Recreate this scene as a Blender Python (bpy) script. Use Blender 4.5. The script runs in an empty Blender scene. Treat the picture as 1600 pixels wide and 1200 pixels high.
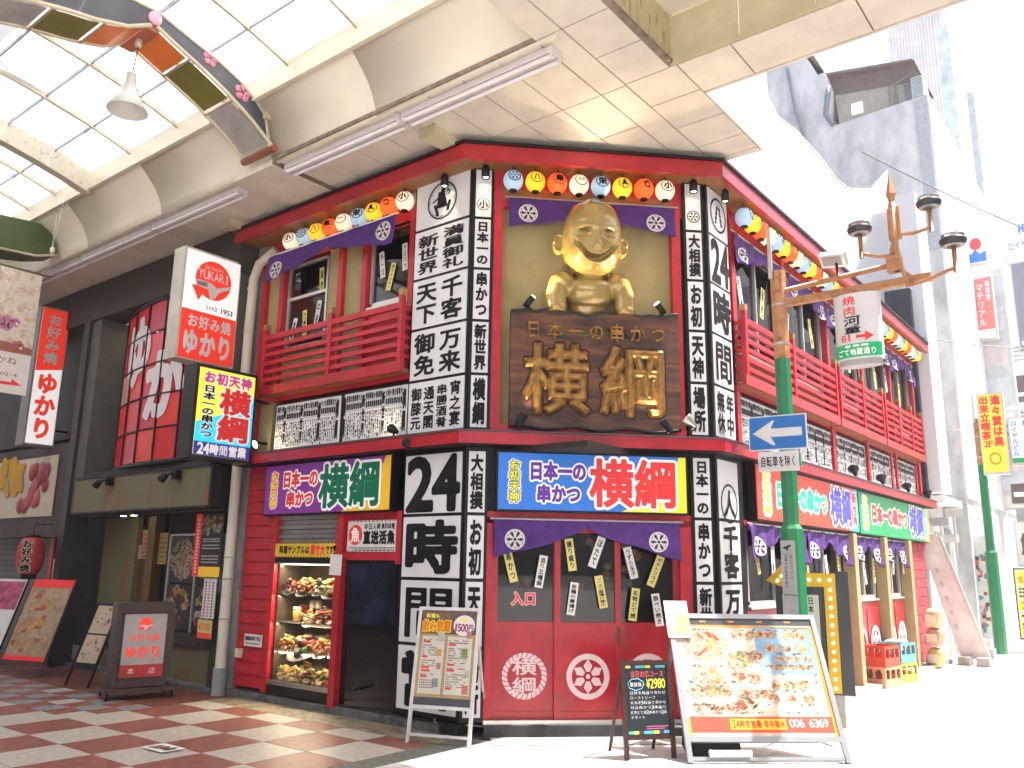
import bpy, math, random
import numpy as np
from mathutils import Vector
R = math.radians
rnd = random.Random(7)
scene = bpy.context.scene
C = scene.collection
# ------------------------------------------------------------------ camera
CAM = np.array([0.0, 0.0, 1.6]); YAW, PITCH, ROLL, FPX = R(128.325), R(12.237), R(.8866), 1311.08
fw = np.array([math.cos(PITCH)*math.cos(YAW), math.cos(PITCH)*math.sin(YAW), math.sin(PITCH)])
r0 = np.cross(fw, [0, 0, 1]); r0 /= np.linalg.norm(r0); u0 = np.cross(r0, fw)
rt = r0*math.cos(ROLL) + u0*math.sin(ROLL); up = -r0*math.sin(ROLL) + u0*math.cos(ROLL)
cam = bpy.data.cameras.new('camera'); co = bpy.data.objects.new('camera', cam); C.objects.link(co)
from mathutils import Matrix
mw = Matrix.Identity(4)
for i in range(3):
    mw[i][0], mw[i][1], mw[i][2], mw[i][3] = rt[i], up[i], -fw[i], CAM[i]
co.matrix_world = mw
cam.sensor_width = 36; cam.lens = FPX/1600*36; cam.clip_start = .05; cam.clip_end = 900
scene.camera = co
# ------------------------------------------------------------------ light
SUN = np.array([.36, .26, 1.0]); SUN /= np.linalg.norm(SUN)
el = math.asin(SUN[2]); az = math.atan2(SUN[0], SUN[1])
w = bpy.data.worlds.new('World'); scene.world = w; w.use_nodes = True
nt = w.node_tree; bg = nt.nodes['Background']
sky = nt.nodes.new('ShaderNodeTexSky'); sky.sky_type = 'NISHITA'; sky.sun_disc = False
sky.sun_elevation = el; sky.sun_rotation = az; sky.dust_density = 6; sky.air_density = .8; sky.ozone_density = .6
nt.links.new(sky.outputs[0], bg.inputs[0]); bg.inputs[1].default_value = .15
sl = bpy.data.lights.new('sun', 'SUN'); sl.energy = 5.0; sl.angle = R(.5); sl.color = (1, .95, .88)
so = bpy.data.objects.new('sun', sl); C.objects.link(so)
so.rotation_euler = Vector(-SUN).to_track_quat('-Z', 'Y').to_euler(); so.location = (10, 10, 30)
scene.view_settings.view_transform = 'Standard'; scene.view_settings.look = 'None'
scene.view_settings.exposure = 1.38; scene.view_settings.gamma = 1.0
scene.view_settings.use_curve_mapping = False
scene.cycles.max_bounces = 8; scene.cycles.diffuse_bounces = 5; scene.cycles.glossy_bounces = 3
scene.cycles.sample_clamp_indirect = 6
# ------------------------------------------------------------------ materials
MATS = {}
GLARE_HAZE = .0026
def mat(name, col, rough=.55, metal=0, var=.12, scale=3.0, bump=0.0, bscale=40, emit=0, ecol=None,
        col2=None, coat=0, spec=.5, stretch=None, thr=None, trans=0):
    if name in MATS: return MATS[name]
    m = bpy.data.materials.new(name); m.use_nodes = True; MATS[name] = m
    t = m.node_tree; b = t.nodes['Principled BSDF']
    b.inputs['Roughness'].default_value = rough; b.inputs['Metallic'].default_value = metal
    b.inputs['Specular IOR Level'].default_value = spec
    b.inputs['Coat Weight'].default_value = coat; b.inputs['Coat Roughness'].default_value = .12
    c = (*col, 1)
    tc = t.nodes.new('ShaderNodeTexCoord')
    src = tc.outputs['Object']
    if stretch:
        mp = t.nodes.new('ShaderNodeMapping'); mp.inputs['Scale'].default_value = stretch
        t.links.new(src, mp.inputs[0]); src = mp.outputs[0]
    if var or col2:
        n = t.nodes.new('ShaderNodeTexNoise'); n.inputs['Scale'].default_value = scale
        n.inputs['Detail'].default_value = 6; n.inputs['Roughness'].default_value = .65
        t.links.new(src, n.inputs['Vector'])
        cr = t.nodes.new('ShaderNodeValToRGB')
        lo, hi = thr or (.35, .65)
        cr.color_ramp.elements[0].position = lo; cr.color_ramp.elements[1].position = hi
        c2 = (*col2, 1) if col2 else tuple(max(0, x*(1-var*1.6)) for x in col) + (1,)
        c1 = c if col2 else tuple(min(1, x*(1+var*.6)) for x in col) + (1,)
        cr.color_ramp.elements[0].color = c2; cr.color_ramp.elements[1].color = c1
        t.links.new(n.outputs[0], cr.inputs[0]); t.links.new(cr.outputs[0], b.inputs['Base Color'])
    else:
        b.inputs['Base Color'].default_value = c
    if bump:
        n2 = t.nodes.new('ShaderNodeTexNoise'); n2.inputs['Scale'].default_value = bscale
        n2.inputs['Detail'].default_value = 4
        t.links.new(src, n2.inputs['Vector'])
        bp = t.nodes.new('ShaderNodeBump'); bp.inputs['Strength'].default_value = bump
        bp.inputs['Distance'].default_value = .01
        t.links.new(n2.outputs[0], bp.inputs['Height']); t.links.new(bp.outputs[0], b.inputs['Normal'])
    if emit:
        b.inputs['Emission Color'].default_value = (*(ecol or col), 1)
        b.inputs['Emission Strength'].default_value = emit
    if trans: b.inputs['Transmission Weight'].default_value = trans
    return m
def translucent(name, col, dirt=.8):
    m = bpy.data.materials.new(name); m.use_nodes = True; t = m.node_tree
    b = t.nodes['Principled BSDF']; b.inputs['Base Color'].default_value = (*col, 1); b.inputs['Roughness'].default_value = .4
    tr = t.nodes.new('ShaderNodeBsdfTranslucent'); tr.inputs[0].default_value = (*col, 1)
    mx = t.nodes.new('ShaderNodeMixShader'); mx.inputs[0].default_value = .8
    n = t.nodes.new('ShaderNodeTexNoise'); n.inputs['Scale'].default_value = 1.5; n.inputs['Detail'].default_value = 5
    cr = t.nodes.new('ShaderNodeValToRGB'); cr.color_ramp.elements[0].position = .3; cr.color_ramp.elements[1].position = .6
    cr.color_ramp.elements[0].color = (*[x*dirt for x in col], 1); cr.color_ramp.elements[1].color = (*col, 1)
    tc = t.nodes.new('ShaderNodeTexCoord'); t.links.new(tc.outputs['Object'], n.inputs[0]); t.links.new(n.outputs[0], cr.inputs[0]); t.links.new(cr.outputs[0], tr.inputs[0])
    t.links.new(b.outputs[0], mx.inputs[1]); t.links.new(tr.outputs[0], mx.inputs[2])
    t.links.new(mx.outputs[0], t.nodes['Material Output'].inputs[0])
    return m
def glass(name, tint=(1, 1, 1), refl=.15, rough=.02):
    m = bpy.data.materials.new(name); m.use_nodes = True; t = m.node_tree
    g = t.nodes.new('ShaderNodeBsdfGlossy'); g.inputs['Roughness'].default_value = rough
    tr = t.nodes.new('ShaderNodeBsdfTransparent'); tr.inputs[0].default_value = (*tint, 1)
    fr = t.nodes.new('ShaderNodeFresnel'); fr.inputs[0].default_value = 1.38
    ad = t.nodes.new('ShaderNodeMath'); ad.operation = 'MULTIPLY_ADD'; ad.inputs[1].default_value = 1; ad.inputs[2].default_value = refl*.3
    mx = t.nodes.new('ShaderNodeMixShader')
    t.links.new(fr.outputs[0], ad.inputs[0]); t.links.new(ad.outputs[0], mx.inputs[0])
    t.links.new(tr.outputs[0], mx.inputs[1]); t.links.new(g.outputs[0], mx.inputs[2])
    t.links.new(mx.outputs[0], t.nodes['Material Output'].inputs[0]); return m
RED = mat('red paint', (.50, .016, .030), .42, var=.15, scale=5, bump=.05, bscale=25)
RED2 = mat('red lacquer', (.43, .012, .024), .3, var=.15, scale=4, coat=.2)
BLACK = mat('black metal', (.008, .008, .009), .4, var=.2, spec=.3)
DARK = mat('dark interior', (.010, .009, .008), .7, var=.3)
WHITE = mat('white acrylic', (.62, .62, .625), .4, var=.06, scale=2, emit=.04, ecol=(1, .98, .95))
INK = mat('black print', (.008, .008, .009), .55, var=0, spec=.2)
SOFF = mat('soffit panel', (.70, .645, .55), .6, var=.08, scale=2.2, bump=.03, bscale=8)
SOFFD = mat('soffit joint', (.27, .21, .15), .9, var=.3, scale=12)
CREAM = mat('cream paint', (.72, .66, .52), .45, var=.08, scale=1.5)
OLIVE = mat('olive plaster', (.36, .30, .14), .8, var=.1, scale=3, bump=.1, bscale=90)
PURP = mat('purple cloth', (.075, .02, .19), .75, var=.2, scale=8, bump=.15, bscale=120)
CLOTHW = mat('white cloth print', (.75, .72, .74), .8, var=.04)
WOODTRIM = mat('underside wood', (.30, .13, .04), .5, var=.2, scale=4, stretch=(1, 1, 8))
STEEL = mat('brushed steel', (.55, .54, .5), .3, metal=.9, var=.1)
ALU = mat('aluminium', (.62, .62, .6), .38, metal=.6, var=.08)
PAPERW = mat('white paper', (.75, .74, .7), .8, var=.04)
PAPERY = mat('yellow paper', (.72, .64, .22), .8, var=.05)
CONC = mat('concrete', (.34, .33, .31), .85, var=.25, scale=3, bump=.2, bscale=30)
GREEN = mat('green enamel', (.01, .2, .075), .3, var=.12, coat=.2)
ORANGE = mat('orange rusty paint', (.44, .22, .10), .5, var=.3, scale=9, col2=(.25, .07, .02), thr=(.3, .5))
GLASS = glass('window glass', (.42, .43, .45), .08)
GLASSC = glass('clear glass', (.93, .94, .93), .1)
LENS = mat('lit lens', (1, .95, .8), .3, var=0, emit=14, ecol=(1, .86, .6))
BULB = mat('bulb', (.9, .8, .6), .2, var=0, emit=1.2, ecol=(1, .8, .5))
# ------------------------------------------------------------------ helpers
class Fr:
    def __init__(s, o, u, n, v=(0, 0, 1)):
        s.o = np.array(o, float); s.u = np.array(u, float); s.n = np.array(n, float); s.v = np.array(v, float)
    def p(s, a, b, c=0): return s.o + s.u*a + s.v*b + s.n*c
    def at(s, a, b, c=0): return Fr(s.p(a, b, c), s.u, s.n, s.v)
    def rot(s, deg):                       # turn in its own plane
        k, q = math.cos(R(deg)), math.sin(R(deg))
        return Fr(s.o, s.u*k - s.v*q, s.n, s.u*q + s.v*k)
WF = Fr((0, 0, 0), (1, 0, 0), (0, -1, 0))
class MB:
    def __init__(s): s.v = []; s.f = []; s.m = []; s.sm = []
    def add(s, vs, fs, mi=0, smooth=False):
        k = len(s.v); s.v += [tuple(map(float, q)) for q in vs]
        for f in fs: s.f.append([k+i for i in f]); s.m.append(mi); s.sm.append(smooth)
        return s
    def box(s, fr, a0, a1, b0, b1, c0, c1, mi=0):
        vs = [fr.p(a, b, c) for c in (c0, c1) for b in (b0, b1) for a in (a0, a1)]
        return s.add(vs, [(0, 2, 3, 1), (4, 5, 7, 6), (0, 1, 5, 4), (2, 6, 7, 3), (0, 4, 6, 2), (1, 3, 7, 5)], mi)
    def wbox(s, x0, x1, y0, y1, z0, z1, mi=0): return s.box(WF, x0, x1, z0, z1, -y1, -y0, mi)
    def quad(s, fr, a0, a1, b0, b1, c=0, mi=0):
        return s.add([fr.p(a0, b0, c), fr.p(a1, b0, c), fr.p(a1, b1, c), fr.p(a0, b1, c)], [(0, 1, 2, 3)], mi)
    def poly(s, fr, pts, c0, c1, mi=0):
        n = len(pts); vs = [fr.p(a, b, c0) for a, b in pts] + [fr.p(a, b, c1) for a, b in pts]
        fs = [list(range(n))[::-1], list(range(n, 2*n))] + [(i, (i+1) % n, n+(i+1) % n, n+i) for i in range(n)]
        return s.add(vs, fs, mi)
    def tube(s, pts, r, seg=8, mi=0, r2=None, smooth=True):
        pts = [np.array(q, float) for q in pts]; n = len(pts); vs = []; a = None
        for i, q in enumerate(pts):
            d = pts[min(i+1, n-1)] - pts[max(i-1, 0)]; d = d/np.linalg.norm(d)
            if a is None:
                a = np.cross(d, [0, 0, 1]) if abs(d[2]) < .9 else np.cross(d, [1, 0, 0])
            a = a - d*(a @ d); a = a/np.linalg.norm(a)
            b = np.cross(d, a); rr = r if r2 is None else r + (r2-r)*i/(n-1)
            vs += [q + rr*(a*math.cos(2*math.pi*k/seg) + b*math.sin(2*math.pi*k/seg)) for k in range(seg)]
        fs = [(i*seg+k, i*seg+(k+1) % seg, (i+1)*seg+(k+1) % seg, (i+1)*seg+k) for i in range(n-1) for k in range(seg)]
        s.add(vs, fs, mi, smooth)
        k = len(s.v) - len(vs)
        for st in (0, (n-1)*seg): s.f.append([k+st+j for j in range(seg)]); s.m.append(mi); s.sm.append(False)
        return s
    def lathe(s, o, prof, seg=16, axis=(0, 0, 1), mi=0, smooth=True, sx=1.0):
        o = np.array(o, float); ax = np.array(axis, float); ax /= np.linalg.norm(ax)
        e1 = np.cross(ax, [0, 0, 1]) if abs(ax[2]) < .9 else np.array([1., 0, 0])
        e1 = e1 - ax*(e1 @ ax); e1 /= np.linalg.norm(e1); e2 = np.cross(ax, e1)
        vs = [o + ax*h + r*(e1*math.cos(2*math.pi*k/seg)*sx + e2*math.sin(2*math.pi*k/seg)) for r, h in prof for k in range(seg)]
        n = len(prof)
        return s.add(vs, [(i*seg+k, i*seg+(k+1) % seg, (i+1)*seg+(k+1) % seg, (i+1)*seg+k) for i in range(n-1) for k in range(seg)], mi, smooth)
    def ball(s, o, rx, ry=None, rz=None, seg=14, rings=9, mi=0):
        ry = ry or rx; rz = rz or rx; vs = []
        for i in range(rings+1):
            t = math.pi*i/rings
            for k in range(seg):
                f = 2*math.pi*k/seg
                vs.append((o[0]+rx*math.sin(t)*math.cos(f), o[1]+ry*math.sin(t)*math.sin(f), o[2]+rz*math.cos(t)))
        return s.add(vs, [(i*seg+k, (i+1)*seg+k, (i+1)*seg+(k+1) % seg, i*seg+(k+1) % seg) for i in range(rings) for k in range(seg)], mi, True)
    def mesh(s, name, mats, org=(0, 0, 0)):
        me = bpy.data.meshes.new(name); o = np.array(org)
        me.from_pydata([tuple(np.array(q)-o) for q in s.v], [], s.f)
        for m in (mats if isinstance(mats, (list, tuple)) else [mats]): me.materials.append(m)
        if s.f:
            me.polygons.foreach_set('material_index', s.m); me.polygons.foreach_set('use_smooth', s.sm)
        me.validate(); me.update(); return me
ORG = {}
def props(o, label=None, cat=None, group=None, kind=None):
    if label: o['label'] = label
    if cat: o['category'] = cat
    if group: o['group'] = group
    if kind: o['kind'] = kind
    return o
def thing(name, label, cat, loc, group=None, kind=None):
    o = bpy.data.objects.new(name, None); C.objects.link(o); o.location = tuple(map(float, loc)); o.empty_display_size = .1
    ORG[o.name] = np.array(loc, float); return props(o, label, cat, group, kind)
def ob(name, mb, mats, parent=None, label=None, cat=None, group=None, kind=None):
    if parent is not None: org = ORG[parent.name]
    else:
        v = np.array(mb.v); org = np.array([(v[:, 0].min()+v[:, 0].max())/2, (v[:, 1].min()+v[:, 1].max())/2, v[:, 2].min()])
    o = bpy.data.objects.new(name, mb.mesh(name, mats, org)); C.objects.link(o)
    if parent is not None: o.parent = parent
    else: o.location = tuple(org)
    ORG[o.name] = org; return props(o, label, cat, group, kind)
def inst(name, me, parent, off):           # another piece sharing a mesh; off is relative to the parent
    o = bpy.data.objects.new(name, me); C.objects.link(o); o.parent = parent; o.location = tuple(map(float, off)); return o
def dup(root, loc, label=None, group=None):
    r = root.copy(); C.objects.link(r); r.location = tuple(map(float, loc)); ORG[r.name] = np.array(loc, float)
    if label: r['label'] = label
    if group: r['group'] = group
    for ch in list(root.children):
        c = ch.copy(); C.objects.link(c); c.parent = r; ORG[c.name] = ORG[r.name]
        for g in list(ch.children): d = g.copy(); C.objects.link(d); d.parent = c
    return r
# ------------------------------------------------------------------ flat print: glyph outlines -> distance field -> mesh
PRE = ('横綱日本一の串かつ新世界大相撲お初天神場所満員御礼千客下万来免宵之宴勝酒肴通閣膝元時間営業年中無休小栄入口'
       '満直送活魚入荷料理サンプルは原寸です好み焼ゆり店河童肉焼地蔵通自転車を除くあかね梅田ロイヤルビ人出来立て喫茶'
       '造種盛握ほたうずら玉子ポテフラ名物豚ぺいソース二度漬け禁止若鶏唐揚げ当対応コ人気円飲放題本屋0123456789OKMIYUARSNCE!¥B')
GL = {}
def fetch(chars):
    todo = [c for c in dict.fromkeys(chars) if c not in GL and c != ' ']
    objs = []
    for c in todo:
        cu = bpy.data.curves.new('g', 'FONT'); cu.body = c; cu.fill_mode = 'NONE'; cu.resolution_u = 3; cu.dimensions = '2D'
        o = bpy.data.objects.new('g', cu); C.objects.link(o); objs.append(o)
    bpy.context.view_layer.update(); dg = bpy.context.evaluated_depsgraph_get()
    for c, o in zip(todo, objs):
        me = bpy.data.meshes.new_from_object(o.evaluated_get(dg))
        v = np.empty(len(me.vertices)*3); me.vertices.foreach_get('co', v); v = v.reshape(-1, 3)[:, :2]
        e = np.empty(len(me.edges)*2, int); me.edges.foreach_get('vertices', e); e = e.reshape(-1, 2)
        GL[c] = (v[e[:, 0]], v[e[:, 1]]); bpy.data.meshes.remove(me)
    for o in objs:
        cu = o.data; bpy.data.objects.remove(o); bpy.data.curves.remove(cu)
fetch(PRE)
_b = GL['日']; EMH = 1.0
_k = np.concatenate(GL['国' if '国' in GL else '日'])
SD = {}
def sdf(key, n):
    if (key, n) in SD: return SD[(key, n)]
    if isinstance(key, str):
        if key not in GL: fetch(key)
        A, B = GL[key]
        if ord(key) < 256:
            lo = np.minimum(A.min(0), B.min(0)); hi = np.maximum(A.max(0), B.max(0)); s = 1/(hi[1]-lo[1])
            A = (A-lo)*s; B = (B-lo)*s; asp = (hi[0]-lo[0])*s
        else:
            A = A/EM + np.array([0, .12]); B = B/EM + np.array([0, .12]); asp = 1
        g = np.linspace(-.16, 1.16, n); gx = np.linspace(-.16, max(asp, .3)+.16, max(8, int(n*(asp+.32)/1.32)))
        X, Y = np.meshgrid(gx, g); P = np.stack([X.ravel(), Y.ravel()], 1)
        d = B-A; L = (d**2).sum(1)+1e-12
        t = ((P[:, None]-A)*d).sum(2)/L; t = np.clip(t, 0, 1)
        dist = np.sqrt((((P[:, None]-A)-d*t[..., None])**2).sum(2)).min(1)
        y = P[:, 1][:, None]; x = P[:, 0][:, None]
        cr = ((A[:, 1] > y) != (B[:, 1] > y)); xi = A[:, 0] + (y-A[:, 1])*d[:, 0]/(d[:, 1]+1e-12)
        ins = ((cr & (x < xi)).sum(1) % 2) == 1
        f = np.where(ins, -dist, dist).reshape(X.shape)
    else:
        g = np.linspace(-.16, 1.16, n); gx = g; asp = 1; X, Y = np.meshgrid(gx, g); f = key(X*2-1, Y*2-1)/2
    SD[(key, n)] = (gx, g, f, asp); return SD[(key, n)]
EM = 1.0
_A, _B = GL['日']; _h = max(_A[:, 1].max(), _B[:, 1].max()) - min(_A[:, 1].min(), _B[:, 1].min()); EM = _h/.84
G2 = {}
def glyph(key, off, n, relief=0):
    k = (key, round(off, 3), n, relief)
    if k in G2: return G2[k]
    gx, gy, f, asp = sdf(key, n); F = f-off; ins = F <= 0; H, W_ = F.shape
    vs = []; fs = []; vid = {}
    def V(x, y, h=0):
        q = (round(x, 5), round(y, 5))
        if q not in vid: vid[q] = len(vs); vs.append((x, y, h))
        return vid[q]
    def hh(i, j): return min(1.0, max(0.0, -F[i, j]/relief)) if relief else 0
    cnt = ins[:-1, :-1].astype(int)+ins[1:, :-1]+ins[:-1, 1:]+ins[1:, 1:]
    for i in range(H-1):
        j = 0
        while j < W_-1:
            c = cnt[i, j]
            if c == 0: j += 1; continue
            if c == 4 and not relief:
                j2 = j
                while j2 < W_-1 and cnt[i, j2] == 4: j2 += 1
                fs.append((V(gx[j], gy[i]), V(gx[j2], gy[i]), V(gx[j2], gy[i+1]), V(gx[j], gy[i+1]))); j = j2; continue
            cs = [(i, j), (i, j+1), (i+1, j+1), (i+1, j)]; pl = []
            for q in range(4):
                (i0, j0), (i1, j1) = cs[q], cs[(q+1) % 4]
                if ins[i0, j0]: pl.append(V(gx[j0], gy[i0], hh(i0, j0)))
                if ins[i0, j0] != ins[i1, j1]:
                    t = F[i0, j0]/(F[i0, j0]-F[i1, j1]); t = min(.999, max(.001, t))
                    pl.append(V(gx[j0]+(gx[j1]-gx[j0])*t, gy[i0]+(gy[i1]-gy[i0])*t))
            pl = list(dict.fromkeys(pl))
            if len(pl) > 2: fs.append(tuple(pl))
            j += 1
    G2[k] = (vs, fs, asp); return G2[k]
def put(mb, fr, key, a0, a1, b0, b1, off=.03, n=30, c=.004, mi=0, depth=0, relief=0, warp=None):
    if warp: relief = 1e-6
    if key == '間': off = min(off, .018)
    vs, fs, asp = glyph(key, off, n, relief)
    sy = b1-b0
    if isinstance(key, str) and ord(key) < 256 and asp < .5 and not warp:
        wn = min(a1-a0, asp*sy*1.15); m_ = (a0+a1)/2; a0, a1 = m_-wn/2, m_+wn/2
    elif isinstance(key, str) and ord(key) < 256 and asp < .5:
        wn = (a1-a0)*.35; m_ = (a0+a1)/2; a0, a1 = m_-wn/2, m_+wn/2
    sx = (a1-a0)/asp
    if warp: pts = [warp(a0+x*sx, b0+y*sy) for x, y, h in vs]
    else: pts = [fr.p(a0+x*sx, b0+y*sy, c+h*depth) for x, y, h in vs]
    mb.add(pts, fs, mi, bool(relief))
def vtext(mb, fr, s, a0, a1, b0, b1, gap=.04, **k):        # one column, top to bottom
    n = len(s); h = (b1-b0)/n
    for i, ch in enumerate(s):
        if ch == ' ': continue
        t = b1-i*h
        if ch in 'ーー' and False: pass
        put(mb, fr, ch, a0, a1, t-h*(1-gap/2), t-h*gap/2, **k)
def htext(mb, fr, s, a0, a1, b0, b1, gap=.03, **k):
    ws = [(.62 if ord(c) < 256 else 1.0) if c != '!' else .3 for c in s]; u = (a1-a0)/sum(ws); a = a0
    for ch, q in zip(s, ws):
        if ch != ' ': put(mb, fr, ch, a+u*q*gap, a+u*q*(1-gap), b0, b1, **k)
        a += u*q
def smin(*a): return np.minimum.reduce(a)
def e_ring(r=.9, w=.07): return lambda x, y: np.abs(np.hypot(x, y)-r)-w
def _wheel(x, y):                        # white wheel with six petals inside a ring
    r = np.hypot(x, y); t = np.arctan2(y, x); sec = np.abs(((t+math.pi/6+math.pi/2) % (math.pi/3))-math.pi/6)
    ring = np.abs(r-.84)-.12
    px = r*np.cos(sec); py = r*np.sin(sec)
    pet = np.maximum(np.maximum(py-np.minimum(.43*px, (.72-px)*.75), .20-px), px-.72)
    return smin(ring, pet, r-.10)
def _wheelk(x, y):                       # black strokes of the wheel: ring and spokes
    r = np.hypot(x, y); t = np.arctan2(y, x); sec = np.abs(((t+math.pi/8) % (math.pi/4))-math.pi/8)
    px = r*np.cos(sec); py = r*np.sin(sec)
    sp = np.maximum(np.maximum(py-(.055+.20*np.clip(px-.3, 0, .4)), .22-px), px-.66)
    return smin(np.abs(r-.88)-.07, sp, r-.13)
def _wheelb(x, y):                       # bolder wheel for the curtains
    r = np.hypot(x, y); t = np.arctan2(y, x); sec = np.abs(((t+math.pi/6) % (math.pi/3))-math.pi/6)
    px = r*np.cos(sec); py = r*np.sin(sec)
    return smin(np.maximum(np.maximum(py-(.07+.30*np.clip(px-.35, 0, .3)), .25-px), px-.72), r-.15, np.maximum(np.abs(r-.80)-.035, .06-np.abs(py-.2)))
def _hair(x, y):
    r = np.hypot(x, y); q = np.abs(x)-.05-.28*(.55-y)
    a = np.maximum(np.abs(np.abs(x)-.12-.22*np.clip(.5-y, 0, 1.1))-.09-.03*np.sin(y*22), np.abs(y)-.55)
    return smin(np.abs(r-.9)-.06, a)
def _dots(x, y):
    r = np.hypot(x, y)
    return smin(np.abs(r-.9)-.06, np.hypot(np.abs(x)-.3, (y-.1)*1.6)-.2, np.hypot(x, y+.12)-.1)
def _man(x, y):                          # wrestler with a raised leg, black silhouette in a ring
    r = np.hypot(x, y)
    body = np.maximum(np.abs(x+.02+.1*y)-.25-.18*(.2-y), np.abs(y-.05)-.42)
    head = np.hypot(x-.05, y-.52)-.13
    l1 = np.maximum(np.abs((x+.38)+.35*(y+.4))-.09, np.abs(y+.45)-.3); l2 = np.maximum(np.abs((x-.42)-.3*(y+.4))-.09, np.abs(y+.35)-.25)
    arm = np.maximum(np.abs((y-.1)-.45*(x+.4))-.05, np.abs(x+.42)-.22); arm2 = np.hypot((x-.38)*1.3, y-.35)-.16
    arm2 = np.maximum(arm2, -(np.hypot((x-.36)*1.3, y-.33)-.09))
    return smin(np.abs(r-.92)-.04, np.abs(r-.82)-.015, body, head, l1, l2, arm, arm2)
def _splash(x, y):
    return smin(np.hypot(x+.2, (y-.25)*1.2)-.28, np.hypot(x-.2, (y-.4))-.2, np.abs(np.hypot(x-.1, y+.1)-.4)-.09, np.hypot(x-.45, y+.5)-.1, np.hypot(x-.2, y+.62)-.09)
def _rope(x, y):
    r = np.hypot(x, y); t = np.arctan2(y, x)
    return np.maximum(np.abs(r-.86)-.115, -(np.abs(np.sin(t*13+r*7))-.28)*.2)
_wk0 = _wheelk
def _wheelk(x, y): return smin(np.abs(np.hypot(x, y)-.9)-.07, _wheelb(x*1.14, y*1.14))
def _disc(x, y): return np.hypot(x, y)-.97
def _oval(x, y): return np.abs(np.hypot(x, y)-.9)-.05
# facades of the corner restaurant
YL, XR = 6.45, -3.80
FL = Fr((0, YL, 0), (1, 0, 0), (0, -1, 0))                       # left facade, a = world x
s2 = 2**-.5
FC = Fr((-5.65, 6.40, 0), (s2, s2, 0), (s2, -s2, 0))             # chamfered corner, a from its left edge
FR = Fr((XR, 0, 0), (0, 1, 0), (1, 0, 0))                        # right facade, a = world y
CL = 2.60
# ================================================================== GROUND
TL_ = mat('pale paving tile', (.49, .46, .40), .42, var=.12, scale=14, bump=.12, bscale=60)
TR_ = mat('terracotta paving tile', (.28, .10, .075), .42, var=.22, scale=9, bump=.12, bscale=60)
TG_ = mat('bluish paving tile', (.27, .29, .28), .4, var=.2, scale=9, bump=.12, bscale=60)
GROUT = mat('grout', (.26, .19, .14), .85, var=.3, scale=20)
STREET = mat('pale street paving', (.60, .575, .55), .8, var=.06, scale=3, bump=.1, bscale=30)
b = MB(); b.wbox(-120, 120, -80, 160, -.3, -.02)
ob('ground', b, mat('ground', (.3, .29, .27), .9), kind='structure')
floor = thing('arcade_floor', None, None, (-9, 4, -.012), kind='structure'); 
b = MB(); b.wbox(-60, -5.56, -6, 6.40, -.019, -.0085); ob('tile_bed', b, GROUT, floor)
P = .6125; tx0, ty0 = -8.033, 3.78
me = {}
def tile_mesh(m, w, h, key):
    if key not in me:
        t = MB(); g = .0025; fr = Fr((0, 0, 0), (1, 0, 0), (0, 0, 1), (0, 1, 0))
        t.add([(g, g, -.006), (w-g, g, -.006), (w-g, h-g, -.006), (g, h-g, -.006), (g+.003, g+.003, .0), (w-g-.003, g+.003, 0), (w-g-.003, h-g-.003, 0), (g+.003, h-g-.003, 0)],
              [(4, 5, 6, 7), (0, 1, 5, 4), (1, 2, 6, 5), (2, 3, 7, 6), (3, 0, 4, 7)])
        me[key] = t.mesh('tile', m)
    return me[key]
h = P/2
for i in range(-9, 4):                 # large checker squares
    for j in range(-1, 4):
        X = tx0+i*P; Y = 3.78+j*.63; hY = .63
        if i < -2 and j > 0: continue
        if j == 3: hY = .32
        X1 = min(X+P, -5.60)
        if X1-X < .1: continue
        lt = (i+j) % 2 != 0
        inst('tile', tile_mesh(TL_ if lt else TR_, X1-X, hY, ('L', lt, round(X1-X, 2), hY)), floor, (X+9, Y-4, .012+rnd.uniform(-.0006, .0006)))
for i in range(18):                    # small checker further along the arcade
    for j in range(3):
        X = -9.258-(i+1)*h; Y = 4.41+j*.315
        if Y > 5.3: continue
        lt = (i+j) % 2 == 0
        m_ = (TG_ if (i*3+j) % 5 else TL_) if lt else TR_
        inst('tile', tile_mesh(m_, h, .315, ('S', lt, m_.name)), floor, (X+9, Y-4, .012+rnd.uniform(-.0008, .0008)))
bandm = mat('border paving', (.30, .24, .16), .6, var=.35, scale=7, bump=.3, bscale=30, col2=(.13, .12, .08), thr=(.38, .56))
b = MB(); b.wbox(-60, -9.27, 5.37, 6.40, -.0085, -.001); ob('border_strip', b, mat('red border paving', (.2, .07, .04), .5, var=.3, scale=6, bump=.1), floor)
b = MB(); b.wbox(-9.262, -5.60, 5.99, 6.40, -.0085, -.001); ob('border_strip', b, bandm, floor)
b = MB(); b.wbox(-9.262, -5.60, -6, 3.14, -.0085, -.001); ob('border_strip', b, TL_, floor)
b = MB(); b.wbox(-60, -14.2, -6, 5.36, -.0085, -.001); b.wbox(-14.2, -9.27, -6, 3.14, -.0085, -.001); ob('border_strip', b, mat('far paving', (.28, .2, .16), .5, var=.4, scale=2), floor)
b = MB(); b.wbox(-5.595, -5.34, -6, 6.38, -.019, 0.0); ob('drain_cover', b, mat('grey drain cover', (.16, .17, .14), .6, var=.3, scale=20, bump=.3, bscale=80), floor)
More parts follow.
